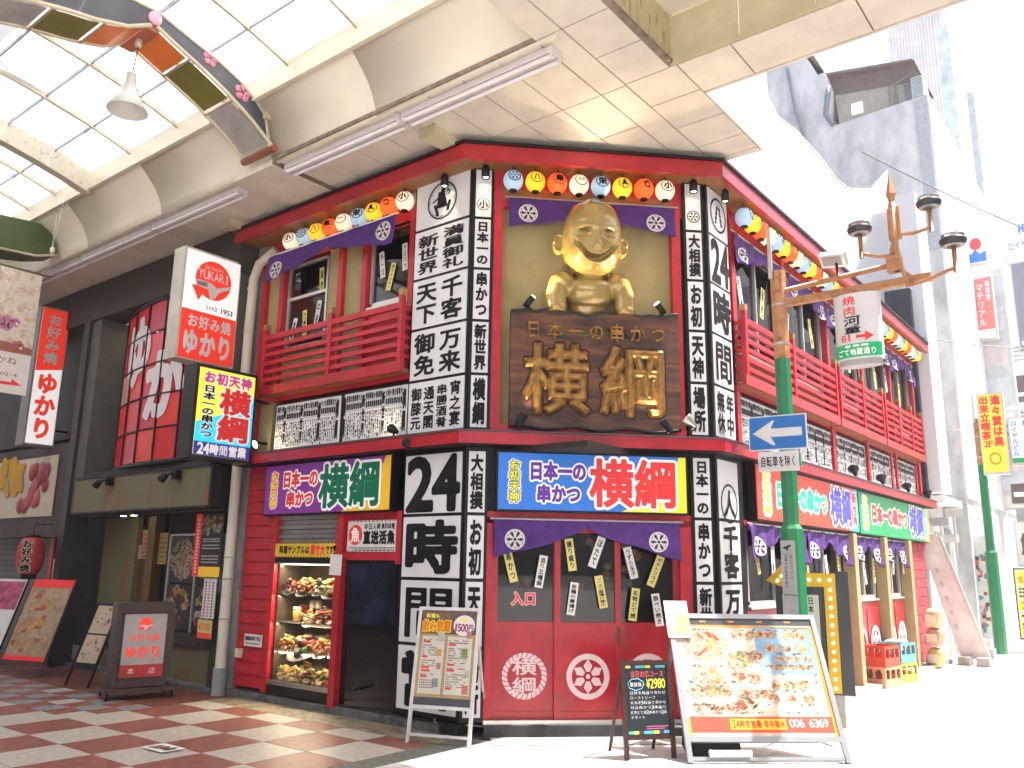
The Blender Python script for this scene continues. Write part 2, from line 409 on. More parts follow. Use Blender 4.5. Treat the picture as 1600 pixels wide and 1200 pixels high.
# worn white marking on one tile
b = MB(); mk = Fr((-7.05, 4.28, .0135), (1, 0, 0), (0, 0, 1), (0, 1, 0)); b.quad(mk, -.28, .05, -.12, .1, 0, 0)
for k in range(9): b.quad(mk, -.24+k*.03, -.225+k*.03+rnd.random()*.02, -.1+rnd.random()*.06, .02+rnd.random()*.06, .001, 1)
ob('worn_marking', b, [PAPERW, mat('rust stain', (.12, .06, .03), .8)], floor)
st = thing('street', None, None, (0, 8, -.01), kind='structure')
b = MB(); b.wbox(-5.335, 40, -30, 120, -.019, -.004); ob('street_surface', b, STREET, st)
joint = mat('paving joint', (.36, .34, .33), .9)
b = MB()
for k in range(26): b.wbox(-5.3, 6, 4.2+k*.3, 4.206+k*.3, -.004, -.0025)
for k in range(30): b.wbox(-5.2+k*.3, -5.194+k*.3, 4.2, 12, -.004, -.002)
ob('paving_joint', b, joint, st, kind='stuff')
b = MB(); b.wbox(-9.5, -5.9, 6.40, 6.62, -.019, .075); b.wbox(-30, -9.5, 6.40, 6.7, -.019, .04)
ob('kerb', b, mat('dirty kerb stone', (.15, .155, .14), .7, var=.4, scale=7, bump=.3), kind='structure')
b = MB(); b.box(FC, .24, 2.5, -.018, .11, -.4, .07); ob('door_step', b, mat('dark step stone', (.06, .06, .06), .8, var=.3, bump=.3), kind='structure')
b = MB(); b.box(FC, .30, 2.3, -.018, .006, .071, .42); ob('apron_slab', b, mat('ramp concrete', (.40, .39, .37), .8, var=.15, bump=.2), kind='structure')
b = MB(); b.wbox(-4.2, XR+.25, 8.3, 17.8, -.019, .06)
ob('kerb', b, CONC, kind='structure')

# ================================================================== ARCADE
arc = thing('shopping_arcade_roof', 'cream arcade roof with glazed vault, curved cove and panelled soffit over the paving', 'arcade roof', (-6, 5.5, 6.1))
ZS = 6.10
def pane_grid(xs, ys, name='ceiling_panel', z=ZS, holes=()):
    for i in range(len(xs)-1):
        for j in range(len(ys)-1):
            x0, x1, y0, y1 = xs[i], xs[i+1], ys[j], ys[j+1]
            if any(hx0 < (x0+x1)/2 < hx1 and hy0 < (y0+y1)/2 < hy1 for hx0, hx1, hy0, hy1 in holes): continue
            g = .007; t = MB(); dz = rnd.uniform(0, .003)
            t.wbox(x0+g, x1-g, y0+g, y1-g, z+dz, z+.02)
            ob(name, t, SOFF, arc)
xs1 = [-7.66, -7.19, -6.72, -6.25, -5.78, -5.31, -4.86, -4.40, -3.94]
pane_grid(xs1[:], [5.30, 5.585, 6.32, 7.05])
pane_grid([-5.31, -4.86, -4.40, -3.94], [7.05, 8.3])
pane_grid([-3.94, -3.66], [4.2, 5.24, 6.32, 8.3])
ysR = [3.6, 4.15, 4.70, 5.24, 5.78, 6.30, 6.80, 7.33, 7.83, 8.20, 8.31]
pane_grid([-3.66, -3.19], ysR[:6]); pane_grid([-3.66, -3.12], ysR[5:])
pane_grid([-3.12, -2.60, -1.55, -.5, .55, 1.6, 2.65], [6.30, 6.86])
xs2 = [-8.42-.47*k for k in range(22)][::-1]
pane_grid(xs2, [5.32, 6.62])
b = MB()
b.wbox(-7.70, -3.15, 5.24, 8.29, ZS+.012, ZS+.05); b.wbox(-3.66, -3.14, 3.4, 8.29, ZS+.0125, ZS+.049); b.wbox(-3.14, 2.7, 6.31, 6.85, ZS+.0123, ZS+.0495)
b.wbox(-18.4, -8.4, 5.3, 6.7, ZS+.012, ZS+.05)
ob('soffit_backing', b, SOFFD, arc)
b = MB(); b.wbox(-8.42, -7.70, 5.24, 6.25, ZS-.045, ZS+.05); ob('cross_beam', b, SOFF, arc)
b = MB(); b.wbox(-7.70, -7.665, 5.24, 6.3, ZS-.03, ZS+.011); ob('beam_trim', b, mat('dark trim', (.2, .16, .1), .7), arc)
# recess above the crossing: upright faces and the ceiling inside
OLV = mat('stained cream panel', (.58, .53, .36), .5, var=.25, scale=3, col2=(.48, .43, .27))
b = MB(); b.wbox(-3.30, -3.15, 6.272, 6.34, ZS+.03, ZS+.58); ob('recess_corner', b, OLV, arc)
b = MB(); b.wbox(-3.20, -3.17, 2.2, 6.271, ZS+.02, ZS+.52); ob('recess_side', b, mat('streaked recess side', (.5, .44, .26), .6, col2=(.12, .11, .05), scale=16, thr=(.30, .50), stretch=(1, 1, .25)), arc)
for k in range(8):
    x0 = -3.165+k*.66; b = MB(); b.wbox(x0+.006, x0+.654, 6.275, 6.30, ZS+.03, ZS+.50); ob('recess_panel', b, OLV, arc)
b = MB(); b.wbox(-3.165, 2.6, 6.262, 6.273, ZS-.012, ZS+.035); ob('recess_trim', b, OLV, arc)
b = MB(); b.wbox(-3.17, 2.7, 2.2, 6.30, ZS+.52, ZS+.56); ob('recess_ceiling', b, SOFF, arc)
b = MB(); b.wbox(-3.10, 2.7, 6.862, 6.885, ZS-.01, ZS+.55); b.wbox(-3.115, -3.10, 6.885, 8.31, ZS-.003, ZS+.06); ob('outer_fascia', b, SOFF, arc)
b = MB(); b.wbox(-7.7, -3.12, 6.5, 8.3, ZS+.05, ZS+.10); ob('roof_deck', b, CONC, arc)
# curved cove and gutter along the arcade
def cove(x0, x1):
    pts = [(4.905, 6.66), (4.97, 6.60), (5.06, 6.51), (5.14, 6.42), (5.205, 6.32), (5.25, 6.20), (5.27, 6.09), (5.30, 6.085), (5.31, 6.2), (5.25, 6.4), (5.1, 6.58), (4.95, 6.70)]
    t = MB(); n = len(pts)
    t.add([(x, y, z) for x in (x0, x1) for y, z in pts], [(i, (i+1) % n, n+(i+1) % n, n+i) for i in range(n)] + [tuple(range(n))[::-1], tuple(range(n, 2*n))])
    for q in range(6): t.sm[q] = True
    return t
COVE = mat('cove paint', (.74, .70, .57), .4, var=.05, scale=1.2)
for x0, x1 in ((-3.74, -6.0), (-6.006, -7.75), (-7.756, -10.14), (-10.147, -12.18), (-12.187, -14.4), (-14.407, -18)):
    ob('cove_panel', cove(x1, x0), COVE, arc)
b = MB(); b.wbox(-18.2, -3.3, 4.86, 4.905, 6.655, 6.93); b.wbox(-18.2, -3.3, 4.906, 5.1, 6.67, 6.70); b.wbox(-18.2, -3.3, 4.84, 4.87, 6.645, 6.672)
ob('gutter_beam', b, CREAM, arc)
b = MB(); b.wbox(-3.735, -3.70, 4.85, 5.32, ZS+.012, 7.0); b.wbox(-3.735, -3.70, 3, 4.85, ZS+.3, 7.0); ob('end_wall', b, SOFF, arc)
# glazed vault
YA, YB, ZV, HV = 4.88, -.3, 6.90, .42
def vz(y): q = (y-(YA+YB)/2)/((YA-YB)/2); return ZV + HV*(1-q*q)
ribs = [-18, -17, -16.1, -15.2, -14.3, -13.4, -12.5, -11.5, -10.35, -9.2, -8.2, -7.0, -5.9, -4.8, -3.75]
rows = [YB, .3, 1.0, 1.7, 2.4, 3.1, 3.75, 4.35, 4.86]
GLZ = translucent('frosted roof glazing', (.86, .87, .88))
for i in range(len(ribs)-1):
    for j in range(len(rows)-1):
        y0, y1 = rows[j]+.01, rows[j+1]-.01; x0, x1 = ribs[i]+.02, ribs[i+1]-.02
        t = MB(); ys = [y0, (y0+y1)/2, y1]
        vs = [(x, y, vz(y)+dz) for dz in (0, .006) for y in ys for x in (x0, x1)]
        t.add(vs, [(0, 1, 3, 2), (2, 3, 5, 4), (6, 8, 9, 7), (8, 10, 11, 9), (0, 6, 7, 1), (4, 5, 11, 10), (0, 2, 8, 6), (2, 4, 10, 8), (1, 7, 9, 3), (3, 9, 11, 5)])
        ob('roof_pane', t, GLZ, arc)
def arcbar(x, wd, dp, y0=YB, y1=YA, top=.01):
    t = MB(); n = 14; ys = [y0+(y1-y0)*k/n for k in range(n+1)]; vs = []
    for y in ys: vs += [(x-wd/2, y, vz(y)-dp), (x+wd/2, y, vz(y)-dp), (x+wd/2, y, vz(y)+top), (x-wd/2, y, vz(y)+top)]
    return t.add(vs, [(4*i+k, 4*i+(k+1) % 4, 4*i+4+(k+1) % 4, 4*i+4+k) for i in range(n) for k in range(4)] + [(3, 2, 1, 0), (4*n, 4*n+1, 4*n+2, 4*n+3)])
RIB = mat('cream steel rib', (.6, .55, .42), .5, var=.15, scale=5)
for x in ribs:
    if x in (-11.5, -17): continue
    ob('rib', arcbar(x, .035, .055), RIB, arc)
for x in (-11.5, -17): ob('main_beam', arcbar(x, .16, .30), mat('worn cream beam', (.55, .52, .42), .7, var=.3, scale=14, col2=(.3, .28, .2), thr=(.25, .45)), arc)
for y in rows[1:-1]:
    b = MB(); b.wbox(-18.1, -3.74, y-.007, y+.007, vz(y)-.045, vz(y)-.02); ob('purlin', b, mat('grey purlin', (.3, .3, .33), .5, metal=.3), arc)
b = MB(); b.wbox(-18.1, -3.74, YB-.1, YB-.02, 6.3, 6.95); ob('gutter_beam', b, CREAM, arc)
b = MB()                                  # trusses over the glazing, seen as shadows through it
for k in range(6):
    b.tube([(-17+k*2.2, 4.7, 7.6), (-16+k*2.2, .2, 7.7)], .05, 6)
    b.tube([(-17+k*2.2, 4.7, 7.75), (-16+k*2.2, .2, 7.85)], .03, 6)
b.wbox(-18, -4, 3.0, 3.12, 7.65, 7.85)
ob('roof_truss', b, CONC, arc)
# strip lights
LAMPW = mat('lamp enamel', (.66, .62, .62), .35, var=.03)
TUBE = mat('unlit tube', (.74, .70, .72), .2, var=0)
def striplight(x0, x1, label):
    t = thing('strip_light', label, 'strip light', (x0, 5.44, 6.09), 'strip lights under the arcade soffit')
    n = max(1, round((x1-x0)/1.95)); L = (x1-x0)/n
    for k in range(n):
        q = MB(); a = x0+k*L+.02; e = a+L-.04
        q.wbox(a, e, 5.36, 5.52, 6.03, 6.097); ob('housing', q, LAMPW, t)
        for dy in (5.385, 5.495):
            q = MB(); q.tube([(a+.03, dy, 6.008), (e-.03, dy, 6.008)], .019, 8); ob('tube', q, TUBE, t)
            for x_ in (a, e-.03): q = MB(); q.wbox(x_, x_+.03, dy-.02, dy+.02, 5.99, 6.03); ob('lamp_holder', q, LAMPW, t)
striplight(-7.66, -3.83, 'long white strip light along the cove, nearest the crossing')
striplight(-16.6, -8.55, 'long white strip light along the cove above the okonomiyaki signs')
for x, y, s_, l in ((-5.72, 6.02, .5, 'beige box on the soffit beside the red eave'), (-9.6, 6.1, .35, 'beige box on the soffit left of the cross beam')):
    t = thing('junction_box', l, 'junction box', (x, y, 6.09))
    b = MB(); b.wbox(x-.1, x+.1, y-s_/2, y+s_/2, 6.0, 6.098); ob('box_body', b, OLV, t)
    b = MB(); b.wbox(x-.12, x+.12, y-s_/2-.04, y-s_/2, 5.985, 6.097); ob('end_cap', b, OLV, t)
# hanging bell lamp
t = thing('pendant_lamp', 'white bell-shaped lamp hanging from the striped arch', 'lamp', (-7.88, 3.62, 5.9))
b = MB(); b.lathe((-7.88, 3.62, 6.04), [(.01, .42), (.05, .42), (.055, .26), (.085, .25), (.10, .17), (.20, 0), (.195, 0), (.09, .15), (.0, .22)], 22); ob('shade', b, mat('lamp shade enamel', (.74, .74, .7), .35, var=.03), t)
b = MB(); b.tube([(-7.88, 3.62, 6.4), (-7.88, 3.66, 6.86)], .006, 6); ob('cord', b, BLACK, t)
b = MB(); b.lathe((-7.88, 3.65, 6.78), [(0, .1), (.035, .1), (.04, .03), (.03, 0), (0, 0)], 12); ob('socket', b, RIB, t)
# decorated arch across the arcade
t = thing('decorated_arch', 'dark blossom-print arch with orange, olive and grey underside panels across the arcade', 'arch', (-7.85, 4, 6.2))
FA = Fr((-7.6, 0, 0), (0, 1, 0), (1, 0, 0))
rlo = [(5.15, 6.22), (4.85, 6.42), (4.5, 6.60), (4.15, 6.74), (3.9, 6.83), (3.68, 6.92)]
rup = [(5.05, 6.52), (4.9, 6.66), (4.7, 6.79), (4.4, 6.90), (4.07, 6.98), (3.66, 7.09)]
llo = [(3.62, 6.90), (3.4, 6.76), (3.09, 6.66), (2.8, 6.60), (2.5, 6.52), (2.1, 6.36)]
lup = [(3.64, 7.08), (3.35, 7.07), (3.05, 7.03), (2.7, 6.95), (2.4, 6.84), (2.05, 6.66)]
BLUEG = mat('slate blue board', (.07, .075, .09), .5, var=.15); PINK = mat('pink blossom', (.62, .22, .30), .6, var=0)
TRIM = mat('arch trim', (.6, .53, .38), .5, var=.1)
for lo, hi in ((rlo, rup), (llo, lup)):
    q = MB(); k = len(lo)
    q.add([FA.p(*a, 0) for a in lo]+[FA.p(*a, 0) for a in hi]+[FA.p(*a, -.03) for a in lo]+[FA.p(*a, -.03) for a in hi],
          [(i, i+1, k+i+1, k+i) for i in range(k-1)]+[(2*k+i+1, 2*k+i, 3*k+i, 3*k+i+1) for i in range(k-1)])
    ob('face_board', q, BLUEG, t)
    for line, r_ in ((lo, .022), (hi, .014)):
        q = MB(); q.tube([FA.p(*a, .005) for a in line], r_, 6); ob('edge_trim', q, TRIM, t)
    cols = [(.40, .39, .38), (.16, .15, .012), (.75, .17, .01)] if lo is rlo else [(.75, .17, .01), (.16, .15, .012), (.40, .39, .38)]
    def lerp(u):
        u *= k-1; i = min(k-2, int(u)); f = u-i; return (lo[i][0]*(1-f)+lo[i+1][0]*f, lo[i][1]*(1-f)+lo[i+1][1]*f)
    for s in range(3):
        q = MB(); u0, u1 = .04+s*.32, .04+(s+1)*.32-.03; m = 4
        pp = [lerp(u0+(u1-u0)*e/m) for e in range(m+1)]
        q.add([FA.p(y, z-.004, -.04) for y, z in pp]+[FA.p(y, z-.004, -.50) for y, z in pp], [(e, e+1, m+2+e, m+1+e) for e in range(m)])
        ob('underside_panel', q, mat('arch panel '+str(cols[s]), cols[s], .35, var=.15), t)
        q = MB(); y, z = lerp(u1+.01); q.tube([FA.p(y, z-.01, 0), FA.p(y, z-.01, -.54)], .014, 6); ob('cross_bar', q, TRIM, t)
    q = MB(); q.tube([FA.p(*a, -.53) for a in lo], .02, 6); ob('edge_trim', q, TRIM, t)
TERRA = mat('terracotta end', (.42, .11, .05), .4)
b = MB(); b.tube([FA.p(5.17, 6.2, .03), FA.p(5.17, 6.2, -.57)], .045, 12); ob('end_roll', b, TERRA, t)
b = MB(); b.box(FA, 3.58, 3.72, 6.86, 6.96, -.55, -.01); ob('centre_block', b, TERRA, t)
b = MB(); b.lathe(FA.p(3.65, 6.99, .0), [(0, .03), (.07, .03), (.075, 0), (0, 0)], 16, (1, 0, 0)); ob('centre_disc', b, mat('pale pink disc', (.65, .4, .48), .5), t)
b = MB(); b.tube([FA.p(5.12, 6.2, 0), FA.p(5.03, 6.55, 0)], .02, 6); b.box(FA, 5.0, 5.2, 6.5, 6.8, -.1, .06); ob('bracket', b, TRIM, t)
for (y, z, r_) in ((4.30, 6.88, .07), (4.72, 6.68, .08), (2.9, 6.85, .06), (2.35, 6.7, .06)):
    q = MB()
    for k in range(5): q.lathe(FA.p(y+r_*.75*math.cos(k*1.257+1.5), z+r_*.75*math.sin(k*1.257+1.5), .002), [(0, .004), (r_*.55, .004), (r_*.55, 0)], 10, (1, 0, 0))
    ob('blossom', q, PINK, t)
t = thing('decorated_arch', 'dark green end of a further arch under the cove at the far left', 'arch', (-13.4, 4.9, 6.1))
b = MB(); FA2 = Fr((-13.0, 0, 0), (0, 1, 0), (1, 0, 0)); b.poly(FA2, [(5.2, 6.15), (5.1, 6.42), (4.9, 6.55), (4.3, 6.5), (4.3, 5.95), (4.9, 6.05)], -.5, 0)
ob('face_board', b, mat('dark green board', (.05, .09, .02), .5), t)
b = MB(); b.tube([FA2.p(4.2, 5.98, .01), FA2.p(4.9, 6.03, .01), FA2.p(5.2, 6.14, .01)], .02, 6); ob('edge_trim', b, TRIM, t)
# ================================================================== CORNER RESTAURANT
rest = thing('corner_restaurant', 'red two-storey skewer restaurant with chamfered entrance on the corner', 'restaurant', (-5.6, 7.2, 0))
def part(name, mb, m, parent=None, label=None): return ob(name, mb, m, rest if parent is None else parent, label)
# body walls (kept behind the trim)
b = MB(); b.box(FC, -.02, CL+.02, 2.0, 2.80, -.5, -.03); part('door_header', b, DARK)
b = MB(); b.box(FC, 0, CL, 5.45, 6.02, -.12, -.02); part('upper_wall', b, RED)
b = MB(); b.box(FC, .20, 2.36, 2.90, 5.50, -.25, -.10); part('recess_wall', b, OLIVE)
for a in (.24, 2.23): b = MB(); b.box(FC, a, a+.1, 2.94, 5.62, -.1, .0); part('corner_post', b, RED)
b = MB(); b.box(FC, .31, 2.26, 5.53, 5.66, -.10, -.01); part('lintel', b, WOODTRIM)
b = MB(); b.box(FC, .24, 2.33, 2.90, 3.03, -.1, .03); part('sill_board', b, RED)
for k in ((2.80, 2.98, -.3, -.02), (5.5, 6.02, -.25, -.03)): b = MB(); b.box(FL, -9.42, -5.72, *k); part('upper_wall', b, RED)
b = MB(); b.wbox(-9.42, -3.84, 17.42, 17.5, 0, 6.05); b.wbox(-9.45, -9.40, 6.50, 17.5, 0, 6.05); part('rear_wall', b, CONC)
for k in ((2.80, 2.96, -.3, -.02), (5.5, 6.02, -.25, -.03)): b = MB(); b.box(FR, 8.75, 17.5, *k); part('upper_wall', b, RED)
b = MB(); b.wbox(-9.4, -5.0, 9.2, 9.25, 0, 5.9); b.wbox(-6.0, -5.95, 9.2, 17.4, 0, 5.9); b.wbox(-9.4, -3.9, 8.3, 17.4, 5.98, 6.04); b.wbox(-9.4, -5.6, 6.5, 8.4, 5.98, 6.04)
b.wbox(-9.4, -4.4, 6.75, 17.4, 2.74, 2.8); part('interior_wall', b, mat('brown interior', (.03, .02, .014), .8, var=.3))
# eave and canopy: ring strips following left facade, chamfer, right facade
def ringpts(d, x_end, y_end):
    return [(x_end, 6.40-d), (-5.65+.414*d, 6.40-d), (-3.81+d, 8.24-.414*d), (-3.81+d, y_end)]
def ring(d0, d1, z0, z1, x_end, y_end, name, m, label=None):
    A = ringpts(d0, x_end, y_end); B = ringpts(d1, x_end, y_end); n = 4
    t = MB(); vs = [(x, y, z) for z in (z0, z1) for P_ in (A, B) for x, y in P_]
    fs = []
    for i in range(3):
        fs += [(i, i+1, 4+i+1, 4+i), (8+i, 12+i, 12+i+1, 8+i+1), (4+i, 4+i+1, 12+i+1, 12+i), (i+1, i, 8+i, 8+i+1)]
    fs += [(0, 4, 12, 8), (3, 11, 15, 7)]
    t.add(vs, fs); return part(name, t, m, None, label)
ring(-.20, .26, 5.86, 5.985, -9.67, 17.6, 'eave_soffit', WOODTRIM)
ring(.262, .31, 5.83, 6.0, -9.67, 17.65, 'eave_fascia', RED2)
ring(-.25, .34, 6.0, 6.03, -9.7, 17.65, 'eave_cap', BLACK)
ring(-.05, .17, 2.79, 2.93, -9.42, 17.7, 'canopy_core', BLACK)
ring(.172, .20, 2.80, 2.92, -9.44, 17.72, 'canopy_fascia', RED2)
ring(-.05, .215, 2.922, 2.937, -9.45, 17.73, 'canopy_cap', mat('dark lead', (.08, .08, .085), .5))
# ---- left facade, upper floor
def lf(x0, x1, z0, z1, c0, c1, name, m, parent=None, fr=FL, label=None):
    q = MB(); q.box(fr, x0, x1, z0, z1, c0, c1); return part(name, q, m, parent, label)
lf(-9.40, -9.06, 2.98, 5.6, -.3, -.03, 'wall_panel', OLIVE)
for a in (-9.42, -9.04, -7.86, -7.42, -6.62): lf(a, a+.085, 2.98 if a < -9.4 else 3.72, 5.7, -.12, .03, 'post', RED)
for a0, a1 in ((-8.10, -7.86), (-7.78, -7.42)): lf(a0, a1, 3.7, 5.6, -.15, -.03, 'wall_panel', OLIVE)
lf(-6.64, -6.53, 3.7, 5.9, -.1, .0, 'wall_panel', mat('pasted notices', (.45, .42, .4), .7, col2=(.2, .3, .45), scale=9, thr=(.4, .5)))
def window(a0, a1, z0, z1, fr=FL, c=-.06, mull=True, rail=None, m=ALU):
    w_ = MB(); f = .035
    for k in ((a0, a0+f, z0, z1), (a1-f, a1, z0, z1), (a0, a1, z0-.02, z0+f), (a0, a1, z1-f, z1)): w_.box(fr, *k, c-.03, c+.03)
    if mull: w_.box(fr, (a0+a1)/2-.02, (a0+a1)/2+.02, z0, z1, c-.02, c+.035)
    if rail: w_.box(fr, a0, a1, rail-.02, rail+.02, c-.02, c+.034)
    o = part('window', w_, m)
    g = MB(); g.quad(fr, a0+f, a1-f, z0+f, z1-f, c); part('pane', g, GLASS, o)
    s_ = MB(); s_.box(fr, a0-.02, a1+.02, z0-.05, z0-.021, c-.03, c+.07); part('sill', s_, m, o); return o
window(-8.93, -8.12, 4.30, 5.45, rail=4.98, mull=False); window(-7.32, -6.64, 4.60, 5.55, mull=False)
lf(-8.95, -8.1, 3.7, 4.24, -.15, -.03, 'wall_panel', OLIVE); lf(-7.33, -6.63, 3.7, 4.54, -.15, -.03, 'wall_panel', RED)
# balcony of horizontal slats
def balcony(fr, a0, a1, posts, depth, z0=3.62, name='balcony', capped=None):
    root = part(name, MB().box(fr, a0, a1, z0-.02, z0+.10, depth-.05, depth), RED2)
    q = MB(); q.box(fr, a0, a1, z0-.02, z0+.02, .0, depth-.051); part('base_board', q, WOODTRIM, root)
    q = MB(); q.box(fr, a0, a0+.04, z0+.02, z0+.76, 0.0, .03); q.box(fr, a1-.04, a1, z0+.02, z0+.76, 0, .03); part('side_post', q, RED, root)
    for e in (a0, a1-.03):
        for k in range(6): q = MB(); q.box(fr, e, e+.03, z0+.14+k*.11, z0+.18+k*.11, .031, depth-.051); part('slat', q, RED, root)
    for i, a in enumerate(posts):
        q = MB(); q.box(fr, a-.03, a+.03, z0+.10, z0+.86, depth-.055, depth+.005); part('rail_post', q, RED, root)
        q = MB(); q.box(fr, a-.033, a+.033, z0+.86, z0+.93, depth-.058, depth+.008); part('post_cap', q, mat('brass cap', (.42, .24, .08), .4, metal=.3), root)
    ed = posts
    for i in range(len(ed)-1):
        p0, p1 = ed[i]+.03, ed[i+1]-.03
        q = MB(); q.box(fr, p0, p1, z0+.71, z0+.78, depth-.045, depth-.003); part('top_rail', q, RED, root)
        for k in range(5):
            z = z0+.155+k*.112; q = MB(); q.box(fr, p0, p1, z, z+.052, depth-.04, depth-.008); part('slat', q, RED, root)
    return root
balcony(FL, -9.13, -6.53, [-9.08, -7.78, -6.57], .17, z0=3.70)
balcony(FR, 8.86, 12.2, [8.92, 10.45, 12.14], .16, z0=3.66); balcony(FR, 12.26, 14.6, [12.32, 13.45, 14.54], .16, z0=3.66); balcony(FR, 14.66, 17.3, [14.72, 15.6, 16.45, 17.24], .16, z0=3.66)
lf(-9.36, -6.50, 3.62, 3.70, -.2, .02, 'beam', RED2); lf(8.83, 17.4, 3.60, 3.68, -.2, .02, 'beam', RED2, fr=FR)
# ---- ranking-sheet panels between canopy and balcony
def sheet(fr, a0, a1, z0, z1, label, seed, kind):
    q = MB(); q.box(fr, a0-.03, a1+.03, z0-.03, z1+.03, -.03, -.004); t = ob('ranking_sheet_sign', q, BLACK, None, label, 'sign', 'ranking-sheet panels below the balconies')
    q = MB(); q.box(fr, a0, a1, z0, z1, -.003, .006); ob('face_panel', q, WHITE, t)
    r_ = random.Random(seed); q = MB(); W_, H_ = a1-a0-.03, z1-z0-.03; a = a1-.02; k = 0; c = .0085
    head = '横大関小結前頭張出'; low = '名物どてもつ煮串かつ天ぷら揚げ盛り合わせ玉子牛豚鶏海老'
    while a > a0+.035:
        big = (k % 9 == 0)
        wd = .062 if big else .034
        if big:
            vtext(q, fr, r_.choice(['横綱', '新世界', '串かつ']), a-wd, a-.006, z0+.03, z1-.03, n=20, off=.045, c=c)
            q.box(fr, a-wd-.003, a-wd-.001, z0+.02, z1-.02, c-.001, c)
        else:
            put(q, fr, r_.choice(head), a-wd, a-.005, z1-.10, z1-.02, n=16, off=.05, c=c)
            put(q, fr, r_.choice('綱関結頭'), a-wd, a-.005, z1-.20, z1-.12, n=16, off=.05, c=c)
            z = z1-.24
            while z > z0+.03:
                hgt = r_.uniform(.02, .05)
                if r_.random() < .86:
                    if hgt > .036 and z < z0+.42: put(q, fr, r_.choice(low), a-wd, a-.007, z-hgt, z, n=14, off=.045, c=c)
                    else: q.quad(fr, a-wd+.008, a-.012, z-hgt*.8, z, c)
                z -= hgt*1.15
        a -= wd; k += 1
    for zz in (z1-.11, z1-.215, z1-.40): q.quad(fr, a0+.01, a1-.02, zz, zz+.004, c+.0005)
    ob('lettering', q, INK, t); return t
sheet(FL, -8.93, -7.69, 3.0, 3.56, 'black and white ranking-sheet panel above the purple sign, left one', 1, 0)
sheet(FL, -7.62, -6.56, 3.0, 3.56, 'black and white ranking-sheet panel right of another, beside the upper corner pillar', 2, 0)
for i, (a0, a1, l) in enumerate(((8.90, 10.4, 'ranking-sheet panel on the street side, next to the corner pillar'), (10.46, 12.25, 'ranking-sheet panel partly behind the one-way sign'), (12.45, 13.85, 'ranking-sheet panel third along the street side'), (13.92, 15.3, 'ranking-sheet panel fourth along the street side'), (15.5, 17.0, 'ranking-sheet panel at the far street end'))):
    sheet(FR, a0, a1, 3.0, 3.54, l, 10+i, 1)
for a in (12.35, 15.4, 17.1): lf(a-.05, a+.05, 2.96, 3.6, -.1, .02, 'post', RED, fr=FR)
# ---- lightbox pillars with sumo lettering
def pillar(fr, a0, a1, zt, zb, rows, label, side, big=True, frame=.028, depth=.02, cols=None):
    t = thing('lightbox_pillar', label, 'sign', fr.p((a0+a1)/2, zb, depth), 'lightbox pillars at the corner')
    q = MB(); q.box(fr, a0, a1, zb-.03, zt+.03, -.20, depth); ob('frame', q, BLACK, t)
    H = (zt-zb)/len(rows)
    for i, r_ in enumerate(rows):
        t1 = zt-i*H-frame*.6; t0 = zt-(i+1)*H+frame*.6; x0, x1 = a0+frame*1.1, a1-frame*1.1
        q = MB(); q.box(fr, x0, x1, t0, t1, depth+.001, depth+.012); pn = ob('light_panel', q, WHITE, t)
        q = MB(); W_ = x1-x0; h_ = t1-t0; cz = depth+.0165
        if callable(r_):
            s_ = min(W_*.88, h_*.84)/2; cx, cy = (x0+x1)/2, (t0+t1)/2 - (0 if W_ > h_*.8 else h_*.22)
            put(q, fr, r_, cx-s_, cx+s_, cy-s_, cy+s_, n=64, off=0, c=cz); nm = 'emblem'
        elif r_[0] == 'E':
            s_ = W_*.45; cx, cy = (x0+x1)/2, t0+h_*.26
            put(q, fr, _oval, cx-s_, cx+s_, cy-s_, cy+s_, n=48, off=0, c=cz); put(q, fr, r_[1], cx-s_*.66, cx+s_*.66, cy-s_*.66, cy+s_*.66, n=34, off=.04, c=cz); nm = 'emblem'
        elif isinstance(r_, tuple):
            n = len(r_); cw = W_*.94/n; nm = 'lettering'
            for k, s_ in enumerate(r_):
                xx = x1-W_*.03-(k+1)*cw
                sh = .06 if len(s_) > 2 and k else .02
                vtext(q, fr, s_, xx+cw*.08, xx+cw*.92, t0+h_*(.05), t1-h_*(.04+sh), off=.032, n=48, c=cz)
        elif r_ == '24':
            htext(q, fr, r_, x0+W_*.05, x1-W_*.03, t0+h_*.06, t1-h_*.06, off=.05, n=44, c=cz); nm = 'lettering'
        else:
            nm = 'lettering'; wf = .12 if len(r_) > 1 else .03
            vtext(q, fr, r_, x0+W_*wf, x1-W_*wf, t0+h_*.04, t1-h_*.04, off=.045, n=60, c=cz)
        ob(nm, q, INK, pn)
    return t
ZT, ZB = 5.86, 2.97
FW = Fr((0, 6.42, 0), (1, 0, 0), (0, -1, 0))
LWP = (-6.52, -5.655)
pillar(FW, *LWP, ZT+.04, ZB, [_man, ('満員御礼', '新世界'), ('千客', '天下'), ('万来', '御免'), ('宵之宴', '串勝酒肴', '通天閣', '御膝元')], 'wide upper lightbox pillar left of the entrance with a wrestler emblem', 0)
pillar(FC, .005, .235, ZT, ZB, ['E小', '日本一の', '串かつ', '新世界', '横綱'], 'narrow upper lightbox pillar just left of the wooden plaque', 0)
pillar(FC, 2.36, 2.595, ZT, ZB, [_wheelk, '大相撲', 'お初', '天神', '場所'], 'narrow upper lightbox pillar just right of the wooden plaque', 0)
FRW = Fr((-3.79, 0, 0), (0, 1, 0), (1, 0, 0))
pillar(FRW, 8.25, 8.80, ZT, ZB, [_hair, '24', '時', '間', ('年中', '無休')], 'wide upper lightbox pillar on the street side of the corner', 0)
pillar(FW, *LWP, 2.755, .16, ['24', '時', '間', '営'], 'wide lower lightbox pillar left of the red doors', 0)
pillar(FC, .005, .235, 2.755, .16, ['大相撲', 'お初', '天神', '場所'], 'narrow lower lightbox pillar at the left of the red doors', 0)
